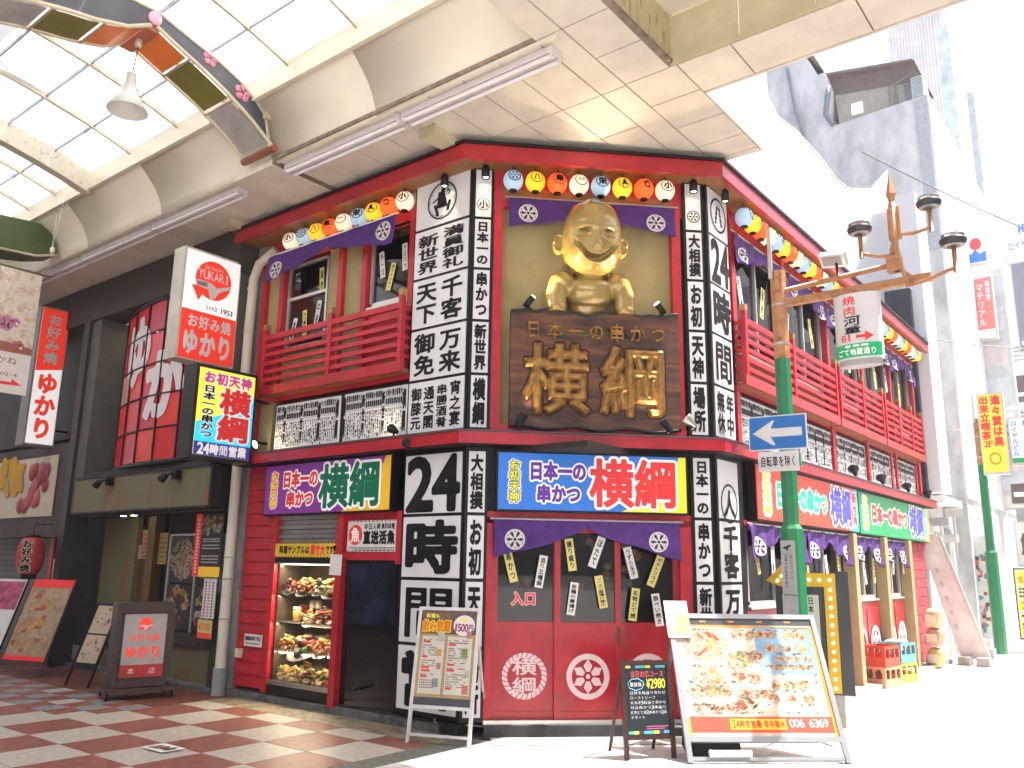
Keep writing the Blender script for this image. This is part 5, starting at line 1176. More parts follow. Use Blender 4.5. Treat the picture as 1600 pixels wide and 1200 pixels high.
# pictures and posters on that front
def photo_panel(fr, a0, a1, b0, b1, label, seed, cols, name='food_poster', bg=(.02, .015, .015), cat='poster', n=26, c=.01, title=None):
    q = MB(); q.box(fr, a0, a1, b0, b1, 0, c); t = ob(name, q, mat('poster ground %s' % (bg,), bg, .4), None, label, cat)
    r_ = random.Random(seed); q = MB(); ms = [mat('poster ink %.2f %.2f %.2f' % k, k, .5, var=.35, scale=30) for k in cols]; W_, H_ = a1-a0, b1-b0
    for k in range(n):
        cx, cy = a0+W_*r_.uniform(.14, .86), b0+H_*r_.uniform(.08, .92); r0_ = min(W_, H_)*r_.uniform(.05, .14); m_ = 9; ph = r_.random()*3
        q.add([fr.p(min(a1, max(a0, cx+r0_*(1+.3*math.sin(3*j+ph))*math.cos(j*6.283/m_)*1.2)), min(b1, max(b0, cy+r0_*(1+.3*math.cos(2*j+ph))*math.sin(j*6.283/m_))), c+.001+k*.00012) for j in range(m_)], [tuple(range(m_))], k % len(ms))
    ob('picture', q, ms, t); return t
FYP = Fr((0, 6.55, 0), (1, 0, 0), (0, -1, 0))
t = photo_panel(FYP, -11.28, -10.62, 1.30, 1.94, 'photo poster of a heaped noodle dish, upper left behind the wheeled sign', 5, [(.05, .04, .05), (.3, .28, .28)], n=6)
q = MB(); r_ = random.Random(4); ms = [mat('shavings', (.50, .33, .16), .6), mat('pale shavings', (.66, .55, .40), .6), mat('dark bits', (.10, .05, .04), .6)]
for k in range(260):
    a, rr = r_.random()*6.28, r_.random()**.6; cx, cy = -10.95+.28*rr*math.cos(a), 1.63+.27*rr*math.sin(a); f2 = FYP.at(cx, cy, .016+k*.00003).rot(math.degrees(a)+r_.uniform(-40, 40)); q.quad(f2, -.035, .035, -.004, .004, 0, 0 if r_.random() < .4 else (1 if rr > .4 else 2 if r_.random() < .2 else 0))
ob('noodles', q, ms, t)
photo_panel(FYP, -11.28, -10.62, .68, 1.28, 'photo poster of fried food, lower left behind the wheeled sign', 6, [(.35, .18, .04), (.45, .35, .2), (.15, .03, .03), (.04, .03, .03)], n=24)
photo_panel(FYP, -10.58, -9.98, 1.30, 1.94, 'photo poster of green vegetables, upper right of the front', 7, [(.06, .18, .03), (.12, .25, .05), (.3, .3, .15), (.02, .02, .02)], n=26)
photo_panel(FYP, -10.58, -9.98, .68, 1.28, 'photo poster of vegetables and red meat, lower right of the front', 8, [(.30, .03, .04), (.45, .42, .36), (.5, .33, .05), (.03, .04, .06), (.05, .10, .03)], n=26)
q = MB()
for x in (-11.30, -10.61, -9.99): q.wbox(x, x+.025, 6.52, 6.56, .66, 1.97)
q.wbox(-11.3, -9.97, 6.52, 6.56, 1.945, 1.97); ob('poster_frame', q, ALU, None, 'metal frame holding the four food photo posters', 'frame')
FY6 = Fr((0, 6.40, 0), (1, 0, 0), (0, -1, 0))
t = photo_panel(FY6, -10.45, -9.80, 1.40, 2.22, 'black and red menu poster hanging beside the drainpipe', 9, [(.4, .38, .36), (.35, .08, .05), (.10, .2, .05), (.3, .15, .2)], n=0)
q = MB(); q.quad(FY6, -10.45, -10.31, 1.40, 2.22, .011); q2 = MB(); q2.quad(FY6, -10.30, -9.81, 1.40, 1.53, .011); ob('red_band', q, REDP, t); ob('amber_band', q2, AMB, t)
q = MB(); r_ = random.Random(3)
for k in range(60): cx, cy, s_ = r_.uniform(-10.28, -9.84), r_.uniform(1.95, 2.19), r_.uniform(.012, .035); q.add([FY6.p(cx+s_*1.4*math.cos(j), cy+s_*math.sin(j), .0115+k*.0001) for j in (0, 1.2, 2.4, 3.6, 4.9)], [(0, 1, 2, 3, 4)], k % 4)
ob('picture', q, [mat('fish ink', (.42, .40, .38), .5), mat('meat ink', (.40, .12, .10), .5), mat('leaf ink', (.08, .2, .04), .5), mat('crust ink', (.3, .16, .05), .5)], t)
q = MB()
for z in (1.88, 1.85, 1.80, 1.76, 1.66, 1.62, 1.58):
    for k in range(14): q.quad(FY6, -10.25+k*.028, -10.232+k*.028, z, z+.014, .012)
for k in range(16): q.quad(FY6, -10.40, -10.36, 1.45+k*.045, 1.475+k*.045, .012)
ob('small_print', q, PAPERW, t, None, None, None, 'stuff')
t = board('paper_notice', FY6, -10.14, -9.86, .88, 1.38, PAPERW, 'white vertical notice under the black and red poster', 'notice', 0, .008)
q = MB(); q2 = MB()
for k in range(3):
    for j in range(12): (q if k != 1 else q2).quad(FY6, -10.10+k*.08, -10.07+k*.08, .90+j*.038, .922+j*.038, .009)
ob('small_print', q, INK, t); ob('red_print', q2, REDP, t)
t = board('price_notice', FY6, -10.20, -9.88, .63, .86, PAPERY, 'small yellow price notice with orange band near the drainpipe', 'notice', 0, .008)
q = MB(); q.quad(FY6, -10.2, -9.88, .63, .70, .009); ob('orange_band', q, ORR, t); q = MB(); htext(q, FY6, '¥1110', -10.17, -9.92, .73, .82, off=.02, n=22, c=.009); ob('lettering', q, REDP, t)
FY7 = Fr((0, 6.69, 0), (1, 0, 0), (0, -1, 0))
for a0, a1, b0, b1, l, bgc in ((-12.75, -12.35, 1.62, 1.82, 'white flyer at the top left of the spatula-shaped door', (.5, .45, .42)), (-12.75, -12.35, 1.83, 2.02, 'dark photo flyer above the white flyer on the spatula-shaped door', (.12, .04, .03)), (-12.33, -11.98, 1.62, 2.05, 'orange flyer at the top right of the spatula-shaped door', (.5, .22, .12)), (-11.84+.0, -11.55, 1.55, 2.0, 'yellow notice with black square on the amber post', (.45, .33, .12))):
    t = board('flyer', FY7, a0, a1, b0, b1, mat('flyer %.2f' % sum(bgc), bgc, .6, var=.1), l, 'flyer', 0.0, .02)
    q = MB()
    for k in range(6): q.quad(FY7, a0+.03, a1-.04-rnd.random()*.1, b0+.03+k*(b1-b0-.05)/6, b0+.045+k*(b1-b0-.05)/6, .021)
    ob('small_print', q, mat('brown ink', (.2, .05, .03), .6), t)
# ---- projecting signs
def projsign(x, y0, y1, z0, z1, dpt, boxm, label, name='projecting_sign'):
    t = thing(name, label, 'sign', (x, (y0+y1)/2, z0)); q = MB(); q.wbox(x-dpt, x, y0, y1, z0, z1); ob('sign_box', q, boxm, t)
    q = MB(); q.tube([(x-dpt/2, y1, z0+.3), (x-dpt/2, y1+.35, z0+.3)], .02, 6); q.tube([(x-dpt/2, y1, z1-.3), (x-dpt/2, y1+.35, z1-.3)], .02, 6); ob('bracket', q, BLACK, t)
    return t, Fr((x, 0, 0), (0, 1, 0), (1, 0, 0))
t, f = projsign(-9.62, 5.37, 6.20, 4.09, 5.57, .26, mat('cream sign box', (.55, .53, .46), .5), 'white and red projecting sign with fork roundel, above the blue and yellow sign')
q = MB(); q.box(f, 5.40, 6.18, 4.75, 5.54, .001, .008); ob('upper_face', q, mat('lit white face', (.76, .75, .74), .4, var=.04, emit=.28), t); q = MB(); q.box(f, 5.40, 6.18, 4.11, 4.745, .001, .008); ob('lower_face', q, P('vermilion face', (.66, .035, .018), .3), t)
VERM = P('vermilion face', (.66, .035, .018), .3)
def yukari_logo(fr, par, a, b_, r_, c):
    q = MB(); put(q, fr, _disc, a-r_, a+r_, b_-r_, b_+r_, n=60, off=0, c=c); q.poly(fr, [(a-r_*1.12, b_-r_*.45), (a-r_*.30, b_-r_*.40), (a-r_*.72, b_-r_*1.15)], c, c+.0012); ob('roundel', q, VERM, par)
    q = MB(); k = c+.002; q.poly(fr, [(a-r_*.85, b_-r_*.42), (a-r_*.85, b_-r_*.2), (a-r_*.2, b_-r_*.12), (a+r_*.2, b_-r_*.32), (a+r_*1.0, b_-r_*.02), (a+r_*1.0, b_-r_*.16), (a+r_*.35, b_-r_*.5), (a+r_*.15, b_-r_*.85), (a-r_*.1, b_-r_*.98), (a-r_*.25, b_-r_*.5)], k, k+.001)
    for j in range(3): q.box(fr, a-r_*.9, a-r_*.3, b_-r_*(.12+.1*j)-r_*.06, b_-r_*(.12+.1*j), k, k+.001)
    ob('fork', q, CLOTHW, par)
yukari_logo(f, t, 5.80, 5.20, .27, .010)
q = MB(); htext(q, f, 'OKONOMI', 5.66, 5.94, 5.34, 5.385, off=.0, n=18, c=.0125); htext(q, f, 'YUKARI', 5.57, 6.03, 5.20, 5.32, off=.02, n=28, c=.0125); ob('lettering', q, CLOTHW, t)
q = MB(); htext(q, f, 'SINCE', 5.72, 5.90, 4.80, 4.85, off=.0, n=18, c=.010); htext(q, f, '1953', 5.93, 6.12, 4.79, 4.855, off=.02, n=22, c=.010); ob('lettering', q, INK, t)
q = MB(); htext(q, f, 'お好み焼', 5.48, 6.12, 4.52, 4.70, off=.035, n=32, c=.010); htext(q, f, 'ゆかり', 5.43, 6.16, 4.16, 4.50, off=.05, n=44, c=.010); ob('lettering', q, CLOTHW, t)
t, f = projsign(-9.01, 5.33, 6.18, 2.79, 3.92, .27, mat('matte black box', (.015, .014, .014), .4), 'blue and yellow projecting sign with red 横綱 between the two restaurants')
q = MB(); q.box(f, 5.37, 6.14, 2.83, 3.88, .001, .008); fc = ob('sign_face', q, P('bright yellow face', (.80, .72, .05), .4), t)
q = MB(); q.poly(f, [(5.37, 2.99), (6.14, 2.99), (6.14, 3.62), (5.86, 3.42), (5.60, 3.30), (5.37, 3.22)], .009, .0105); ob('sky_band', q, P('sky blue print', (.02, .45, .80), .45), fc)
q = MB(); q.box(f, 5.37, 6.14, 2.83, 2.99, .0106, .012); ob('navy_band', q, P('navy print', (.04, .04, .32)), fc)
outlined(f, fc, row('お初天神', 5.42, 6.10, 3.70, 3.85, -.005), .012, PNK, WP, n=30, o1=.04, o2=.1)
outlined(f, fc, col('日本一の串かつ', 5.43, 5.60, 3.04, 3.68, 0), .012, INK, WP, n=30, o1=.03, o2=.10)
outlined(f, fc, col('横綱', 5.66, 6.10, 3.02, 3.68, .0), .015, REDP, WP, n=60, o1=.035, o2=.09)
q = MB(); htext(q, f, '24時間営業', 5.42, 6.09, 2.845, 2.975, off=.05, n=32, c=.0135); ob('lettering', q, WP, fc)
t, f = projsign(-14.65, 5.72, 6.20, 3.42, 5.78, .30, mat('grey sign box', (.25, .24, .22), .5), 'tall red over white projecting sign reading お好み焼 ゆかり at the far left')
q = MB(); q.box(f, 5.75, 6.18, 3.45, 5.75, .001, .008); ob('sign_face', q, mat('lit white face', (.76, .75, .74)), t); q = MB(); q.poly(f, [(5.75, 4.66), (6.18, 4.74), (6.18, 5.75), (5.75, 5.75)], .009, .011); ob('red_band', q, VERM, t)
q = MB(); vtext(q, f, 'お好み焼', 5.85, 6.08, 4.80, 5.68, off=.035, n=30, c=.012); ob('lettering', q, CLOTHW, t); q = MB(); vtext(q, f, 'ゆかり', 5.80, 6.14, 3.52, 4.66, off=.05, n=40, c=.010); ob('lettering', q, VERM, t)
# hanging banner at the far left
t = thing('hanging_banner', 'floral pink banner hanging at the far left edge', 'banner', (-12.6, 4.5, 3.85)); f = Fr((-12.6, 0, 0), (0, 1, 0), (1, 0, 0))
BW = mat('banner cloth', (.66, .60, .50), .7, col2=(.56, .42, .30), scale=7, thr=(.42, .5))
q = MB(); q.box(f, 4.10, 4.87, 3.84, 5.62, -.004, .004); ob('cloth', q, BW, t)
q = MB(); q.box(f, 4.10, 4.87, 3.84, 4.42, .0045, .006); ob('lower_cloth', q, PAPERW, t)
q = MB(); r_ = random.Random(11)
for k in range(9):
    cy, cz, s_ = r_.uniform(4.2, 4.8), r_.uniform(4.48, 5.1), r_.uniform(.06, .13)
    for j in range(5): q.lathe(f.p(cy+s_*.6*math.cos(j*1.257), cz+s_*.45*math.sin(j*1.257), .005+k*.0004), [(0, .001), (s_*.45, .001)], 10, (1, 0, 0))
ob('blossom', q, mat('banner pink', (.62, .25, .36), .7, var=.2), t); q = MB()
for k in range(14): q.lathe(f.p(r_.uniform(4.15, 4.82), r_.uniform(4.5, 5.58), .012), [(0, .001), (.02, .001)], 10, (1, 0, 0))
ob('flower_centre', q, PAPERW, t)
q = MB(); q.poly(f, [(4.1, 4.42), (4.87, 4.42), (4.87, 4.52), (4.5, 4.56), (4.1, 4.54)], .0075, .0085); ob('rust_band', q, mat('rust band', (.40, .13, .09)), t)
q = MB(); q.poly(f, [(4.1, 4.0), (4.66, 4.0), (4.66, 4.05), (4.80, 3.97), (4.1, 3.93)], .007, .008); ob('arrow', q, REDP, t)
q = MB(); htext(q, f, 'あかね', 4.28, 4.70, 4.24, 4.36, off=.0, n=24, c=.007); htext(q, f, '0214', 4.5, 4.72, 4.08, 4.13, off=.0, n=18, c=.007); ob('lettering', q, mat('brown ink', (.2, .05, .03)), t)
q = MB(); q.tube([(-12.6, 4.0, 5.64), (-12.6, 5.0, 5.64)], .015, 6); q.tube([(-12.6, 4.87, 5.64), (-12.5, 4.9, 5.75), (-12.4, 4.88, 6.9)], .004, 5); ob('rod', q, STEEL, t)
t = thing('insulator', 'cream cable insulator hanging over the floral banner', 'insulator', (-12.2, 4.8, 5.8)); q = MB(); q.lathe((-12.2, 4.8, 5.86), [(0, 0), (.03, 0), (.035, .05), (.025, .09), (0, .09)], 10); ob('body', q, CREAM, t)
q = MB(); q.tube([(-12.2, 4.8, 5.95), (-12.0, 4.8, 6.85)], .004, 5); ob('wire', q, STEEL, t)
# ================================================================== NEXT SHOP, far left
ns = thing('neighbouring_shop', 'brown-framed shop with picture board and shutter at the far left', 'shop', (-17, 6.7, 0))
def nb(name, x0, x1, y0, y1, z0, z1, m): q = MB(); q.wbox(x0, x1, y0, y1, z0, z1); return ob(name, q, m, ns)
nb('upper_wall', -26, -13.98, 6.45, 6.6, 3.6, 6.1, BRN); nb('sign_surround', -26, -14.0, 6.2, 6.5, 1.95, 3.45, mat('dark brown surround', (.06, .035, .03), .6)); nb('side_column', -14.15, -13.98, 6.3, 6.6, 0, 3.6, mat('light column', (.25, .27, .27), .6))
for k in range(20): nb('shutter_slat', -18, -14.75, 6.55, 6.58, .05+k*.095, .05+k*.095+.085, mat('grey-green shutter', (.10, .12, .115), .5))
nb('red_post', -14.75, -14.62, 6.4, 6.52, 0, 2.05, RED); nb('red_post', -14.45, -14.25, 6.42, 6.5, 0, 1.95, RED); nb('cream_strip', -14.61, -14.46, 6.42, 6.5, .95, 1.6, CREAM)
t = photo_panel(Fr((0, 6.19, 0), (1, 0, 0), (0, -1, 0)), -18, -14.35, 2.28, 3.28, 'picture board with yellow flowers and red rolls at the far left', 12, [(.45, .08, .08), (.30, .03, .04)], bg=(.60, .52, .38), cat='picture board', n=0)
q = MB(); r_ = random.Random(2); ff = Fr((0, 6.17, 0), (1, 0, 0), (0, -1, 0))
for k in range(22): cx, cz = -15.6+r_.uniform(0, .95)*1.0, 2.45+r_.uniform(0, .62); q.lathe(ff.p(cx, cz, 0), [(0, .004+k*.0003), (.12, .004+k*.0003), (.125, 0)], 9, (0, -1, 0), k % 2)
ob('rolls', q, [mat('crimson rolls', (.33, .02, .04), .6), mat('rose rolls', (.50, .09, .10), .6)], t)
q = MB()
for k in range(40): cx, cz = -16.5+r_.uniform(0, .9), 2.7+r_.uniform(0, .6); q.lathe(ff.p(cx, cz, 0), [(0, .004+k*.0002), (.10, .004+k*.0002)], 7, (0, -1, 0))
ob('flowers', q, mat('marigold', (.62, .33, .02), .7), t)
t = thing('red_paper_lantern', 'red paper lantern reading お好み焼 hanging at the far left shop', 'lantern', (-14.7, 6.05, 1.35))
LR = mat('red lantern paper', (.50, .04, .045), .6, var=.1); c0_ = np.array([-14.35, 5.95, 1.64])
q = MB(); prof = [(.0, -.32)]+[(.20*math.sin(.42+(math.pi-.84)*i/26)**.6*(1+.012*(-1)**i), -.31*math.cos(.42+(math.pi-.84)*i/26)*1.0) for i in range(27)]; q.lathe(c0_, prof, 20); ob('shade', q, LR, t)
q = MB(); q.lathe(c0_, [(0, .33), (.11, .33), (.12, .28), (0, .28)], 14); q.lathe(c0_, [(0, -.28), (.12, -.28), (.11, -.35), (0, -.35)], 14); q.tube([c0_+[0, 0, .33], c0_+[0, 0, .5], c0_+[.1, .4, .5]], .01, 6); ob('ring', q, BLACK, t)
def lw(a, b_):
    n_ = np.array([.75, -.66, 0]); u_ = np.array([.66, .75, 0]); return c0_+n_*(max(.02, .203**2-a*a)**.5)+u_*a+np.array([0, 0, b_])
q = MB(); vtext(q, None, 'お好み焼', -.075, .075, -.25, .25, off=.10, n=30, warp=lambda a, b_: lw(a, b_)); ob('halo', q, CREAM, t)
q = MB(); vtext(q, None, 'お好み焼', -.075, .075, -.25, .25, off=.035, n=30, warp=lambda a, b_: lw(a, b_)+np.array([.003, -.003, 0])); ob('lettering', q, INK, t)
# ================================================================== STREET BOARDS
def leaning(A, B, t_, z, up_ext=0):
    A = np.array([A[0], A[1], 0.]); B = np.array([B[0], B[1], 0.]); d = B-A; W_ = np.linalg.norm(d); d /= W_; back = np.array([-d[1], d[0], 0])
    v = back*t_+np.array([0, 0, z]); L = np.linalg.norm(v); v /= L; n = np.cross(d, v); return Fr(A, d, n, v), W_, L, back
# white A-board
f, W_, L, back = leaning((-5.838, 5.893), (-5.255, 6.126), .22, 1.17)
t = thing('menu_stand', 'white aluminium A-frame menu board with 1500 yen bubble in front of the pillar', 'menu board', f.p(W_/2, 0))
q = MB(); e = .03
for a in (0, W_-e): q.box(f, a, a+e, 0, L+.03, -.015, .015)
q.box(f, e, W_-e, L, L+.03, -.015, .015); q.box(f, e, W_-e, .30, .33, -.015, .015); q.box(f, e, W_-e, .06, .085, -.012, .012); ob('frame', q, WHITE if False else mat('white aluminium', (.70, .69, .66), .35), t)
q = MB(); tp = f.p(0, L)
for s_ in (0, 1):
    a_ = f.p(.05 if s_ == 0 else W_-.05, L-.02, -.02); g_ = np.array([f.o[0], f.o[1], 0])+f.u*(.05 if s_ == 0 else W_-.05)+back*.62; q.tube([a_, g_], .013, 6)
q.tube([np.array([f.o[0], f.o[1], .08])+f.u*.05+back*.58, np.array([f.o[0], f.o[1], .08])+f.u*(W_-.05)+back*.58], .01, 6); ob('rear_leg', q, mat('white aluminium', (.7, .69, .66)), t)
q = MB(); q.box(f, e, W_-e, .33, L, -.008, .004); sh_ = ob('menu_sheet', q, mat('tan menu sheet', (.50, .36, .18), .25, var=.15, coat=.4), t)
q = MB(); q.box(f, e, W_-e, .33, .40, .0045, .006); ob('dark_band', q, mat('slate band', (.08, .08, .09), .4), sh_)
q = MB(); q.box(f, e, W_-e, L-.22, L, .0045, .006); ob('top_band', q, mat('title band', (.25, .13, .04), .4, col2=(.06, .06, .12), scale=9), sh_)
q = MB(); q.box(f, .06, .29, .43, L-.24, .0045, .006); q.box(f, .32, W_-.06, .43, L-.24, .0045, .006); ob('paper_column', q, mat('menu paper', (.66, .62, .52), .4, coat=.3, var=.06), sh_)
q = MB(); q2 = MB(); r_ = random.Random(8)
for x0, x1 in ((.075, .24), (.335, .55)):
    b_ = L-.28
    while b_ > .47:
        hd = r_.random() < .22
        if hd: q2.quad(f, x0, x0+r_.uniform(.04, .09), b_, b_+.018, .0075); b_ -= .03
        else:
            a = x0
            while a < x1-.03: w_ = r_.uniform(.008, .02); q.quad(f, a, a+w_, b_, b_+.009, .0075); a += w_+.005+(.04 if r_.random() < .2 else 0)
            b_ -= .0215
ob('small_print', q, mat('grey print', (.12, .10, .09), .5), sh_, None, None, None, 'stuff'); ob('heading_print', q2, REDP, sh_)
q = MB(); put(q, f, lambda x, y: np.hypot(x, y)-.95, .36, .585, L-.235, L-.035, n=40, off=0, c=.0065); ob('price_bubble', q, PAPERW, sh_)
q = MB(); htext(q, f, '1500円', .375, .57, L-.19, L-.12, off=.03, n=30, c=.008); ob('lettering', q, mat('berry print', (.35, .02, .12), .4), sh_)
q = MB(); htext(q, f, '120', .43, .50, L-.10, L-.06, off=.04, n=22, c=.008); htext(q, f, '料理も', .08, .22, L-.075, L-.03, off=.03, n=22, c=.008); ob('lettering', q, YEL, sh_)
outlined(f, sh_, row('飲み放題', .05, .34, L-.20, L-.09), .007, mat('orange print', (.75, .22, .01), .4), YEL, n=30, o1=.05, o2=.11)
q = MB()
for cx, cb, s_, mi in ((.25, .95, .035, 0), (.245, .80, .025, 1), (.25, .68, .022, 2), (.23, .53, .03, 3), (.53, .97, .025, 2), (.50, .80, .03, 4), (.54, .62, .025, 0), (.53, .48, .03, 2)):
    q.box(f, cx-s_, cx+s_, cb-s_*1.3, cb+s_*1.3, .0062, .0068, mi)
ob('drink_picture', q, [mat('glass ink', (.5, .5, .42)), mat('amber ink', (.62, .38, .08)), mat('pink ink', (.55, .2, .18)), mat('grey ink', (.3, .3, .3)), mat('green ink', (.25, .38, .10))], sh_)
# chalkboard
f, W_, L, back = leaning((-3.944, 6.632), (-3.675, 7.007), .09, .80)
t = thing('chalkboard_stand', 'small dark wooden chalkboard stand with ¥2980 in yellow before the right door', 'chalkboard', f.p(W_/2, 0))
WD = mat('dark red wood', (.05, .015, .012), .4, var=.3, scale=8)
q = MB()
for a in (-.01, W_-.03): q.box(f, a, a+.04, 0, L, -.012, .012)
q.box(f, .03, W_-.03, L-.035, L, -.012, .012); q.box(f, .03, W_-.03, .155, .19, -.012, .012); ob('frame', q, WD, t)
q = MB()
for s_ in (.02, W_-.02): q.tube([f.p(s_, L-.03, -.02), np.array([f.o[0], f.o[1], 0])+f.u*s_+back*.40], .015, 6)
ob('rear_leg', q, WD, t)
q = MB(); q.box(f, .03, W_-.03, .19, L-.035, -.006, .003); bd = ob('blackboard', q, mat('blackboard', (.012, .022, .028), .35, var=.2), t)
q = MB(); cs = [mat('chalk %d' % i, c_, .7, emit=.05) for i, c_ in enumerate(((.05, .5, .3), (.7, .65, .1), (.03, .05, .05), (.1, .35, .65)))]
for k in range(8): a0 = .04+k*(W_-.08)/8; q.quad(f, a0, a0+(W_-.08)/8, .20, .225, .0035, k % 4); q.quad(f, a0, a0+(W_-.08)/8, L-.065, L-.043, .0035, (k+1) % 4)
ob('tape_stripe', q, cs, bd)
q = MB(); htext(q, f, '当日対応コース', .08, W_-.06, L-.145, L-.085, off=.0, n=26, c=.0045); ob('lettering', q, mat('red chalk', (.75, .08, .10), .7, emit=.1), bd)
q = MB(); htext(q, f, '¥2980', .23, W_-.05, L-.235, L-.155, off=.01, n=28, c=.0045); ob('lettering', q, mat('yellow chalk', (.8, .72, .05), .7, emit=.1), bd)
q = MB(); q.tube([f.p(.13+.07*math.cos(k*.42)*(1+.12*(k % 2)), L-.20+.045*math.sin(k*.42)*(1+.12*(k % 2)), .005) for k in range(16)], .003, 5); ob('cloud_outline', q, mat('blue chalk', (.2, .55, .75), .7, emit=.1), bd)
q = MB(); htext(q, f, '飲放題', .075, .185, L-.22, L-.18, off=.0, n=22, c=.0045)
for i, s_ in enumerate(('日替五種盛り合わせ', 'ローストビーフ', '大海老5種盛り合わせ', '特製串かつ3本盛り', '名物どて焼2本串かつ2本', 'デザート')): htext(q, f, s_, .065, .065+.036*len(s_)*.98 if len(s_) < 9 else W_-.05, L-.285-i*.040, L-.255-i*.040, off=-.005, n=22, c=.0045)
ob('lettering', q, mat('white chalk', (.72, .75, .74), .7, emit=.1), bd)
q = MB()
for k in range(16): q.quad(f, .21+k*.013, .219+k*.013, .255, .264, .0045); q.quad(f, .21+k*.011, .218+k*.011, .238, .246, .0045)
ob('small_print', q, mat('pink chalk', (.65, .12, .35), .7, emit=.1), bd)
# big menu board
f, W_, L, back = leaning((-3.492, 6.882), (-2.444, 7.831), .61, 1.18)
t = thing('big_menu_board', 'large aluminium-framed photo menu board leaning back in the sun', 'menu board', f.p(W_/2, 0))
e = .045; ML = .17
GAL = mat('grey aluminium frame', (.33, .35, .37), .35, metal=.5, var=.05)
q = MB()
for a in (0, W_-e): q.box(f, a, a+e, 0.0, L, -.02, .02)
q.box(f, e, W_-e, L-e, L, -.02, .02); q.box(f, e, W_-e, ML, ML+e, -.02, .02); q.box(f, e, W_-e, .02, .05, -.012, .012); ob('frame', q, GAL, t)
q = MB()
for s_ in (.06, W_-.06): q.tube([f.p(s_, L-.1, -.03), np.array([f.o[0], f.o[1], 0.02])+f.u*s_+back*1.15], .018, 6)
g0 = np.array([f.o[0], f.o[1], .1]); q.tube([g0+f.u*.06+back*1.08, g0+f.u*(W_-.06)+back*1.08], .012, 6); q.tube([g0+f.u*(W_-.3)+back*1.08, g0+f.u*(W_-.06)+back*.2], .01, 6); ob('rear_leg', q, GAL, t)
q = MB(); q.box(f, e, W_-e, ML+e, L-e, -.008, .006); sh_ = ob('poster_sheet', q, mat('menu poster paper', (.66, .58, .46), .25, var=.25, scale=5, coat=.5), t)  # paper colour lightened overall to stand for sun glare
BT = L-e; b0_ = ML+e
q = MB(); q.box(f, e, W_-e, BT-.06, BT, .0065, .008); ob('dark_band', q, mat('dark slate print', (.06, .07, .08), .3), sh_)
q = MB(); q.box(f, e+.03, W_-e, b0_+.035, b0_+.17, .0065, .008); ob('red_band', q, mat('red strip print', (.60, .09, .06), .3), sh_)
q = MB(); q.box(f, W_-.62, W_-e-.03, BT-.52, BT-.08, .0065, .008); ob('blue_area', q, mat('blue area print', (.22, .40, .58), .3, var=.2), sh_)
q = MB(); q.poly(f, [(e, BT-.07), (W_-e, BT-.10), (W_-e, BT-.08), (W_*.5, BT-.062), (e, BT-.06)], .0065, .008); q.box(f, W_-e-.03, W_-e, b0_, BT-.1, .0085, .0095); q.box(f, e, e+.03, b0_, b0_+.15, .0085, .0095); ob('orange_edge', q, mat('orange edge print', (.70, .30, .06), .3), sh_)
q = MB()
for k in range(4): q.box(f, .30+k*.27, .36+k*.27, BT-.035, BT-.02, .0085, .009)
ob('orange_tag', q, mat('orange edge print', (.7, .3, .06)), sh_)
MS = [mat('dish ink %d' % k, c_, .35, var=.35, scale=35) for k, c_ in enumerate(((.45, .10, .04), (.55, .28, .08), (.28, .12, .05), (.20, .30, .06), (.46, .38, .29), (.08, .05, .04), (.60, .35, .15)))]
def dishpic(q, cx, cb, s_, cols, rn):
    q.add([f.p(cx+s_*1.25*math.cos(j*.45), cb+s_*math.sin(j*.45), .009) for j in range(14)], [tuple(range(14))], 4)
    for k in range(16):
        a, rr = rn.random()*6.28, s_*.75*rn.random()**.5; s3 = s_*rn.uniform(.14, .3); x, y = cx+rr*1.2*math.cos(a), cb+rr*.8*math.sin(a)
        q.add([f.p(x+s3*1.3*math.cos(j*1.05+a), y+s3*math.sin(j*1.05), .0092+k*.00012) for j in range(6)], [tuple(range(6))], rn.choice(cols))
q = MB(); rn = random.Random(21)
dishpic(q, .33, BT-.24, .17, [0, 1, 3, 4, 6], rn); dishpic(q, .30, BT-.56, .12, [4, 4, 6, 1], rn); dishpic(q, .62, BT-.40, .10, [1, 4, 3], rn); dishpic(q, .62, BT-.78, .09, [0, 4, 5], rn)
for r_i, (cb, n_, s_, x0, x1) in enumerate(((BT-.15, 3, .045, .78, 1.0), (BT-.16, 2, .055, 1.06, 1.28), (BT-.28, 3, .05, .86, 1.28), (BT-.38, 4, .035, .94, 1.3), (BT-.46, 5, .035, .88, 1.3), (BT-.62, 3, .05, .84, 1.22), (BT-.74, 3, .045, .78, 1.26), (BT-.86, 5, .04, .74, 1.28), (BT-.93, 4, .04, .2, .62), (BT-.36, 2, .06, .60, .84), (BT-.55, 2, .06, .5, .8), (BT-.68, 3, .06, .12, .5), (BT-.82, 3, .06, .12, .55), (BT-.70, 4, .05, .55, .85), (BT-.16, 2, .05, .58, .78))):
    for k in range(n_):
        cx = x0+(x1-x0)*(k+.5)/n_
        if cb > b0_+.22: dishpic(q, cx, cb, s_, rn.choice([[0, 4], [1, 6, 3], [2, 1], [0, 6], [5, 4, 0]]), rn)
ob('dish_picture', q, MS, sh_)
q = MB()
for k in range(110):
    a, b_ = rn.uniform(.08, W_-.12), rn.choice([BT-.115, BT-.34, BT-.53, BT-.68, BT-.80, BT-.45, BT-.60, BT-.87]) + rn.uniform(-.006, .006); q.quad(f, a, a+rn.uniform(.01, .03), b_, b_+.012, .0115)
ob('small_print', q, mat('grey print', (.12, .10, .09)), sh_, None, None, None, 'stuff')
q = MB(); q.box(f, .42, .92, b0_+.06, b0_+.15, .0085, .0095); ob('yellow_tag', q, AMB, sh_)
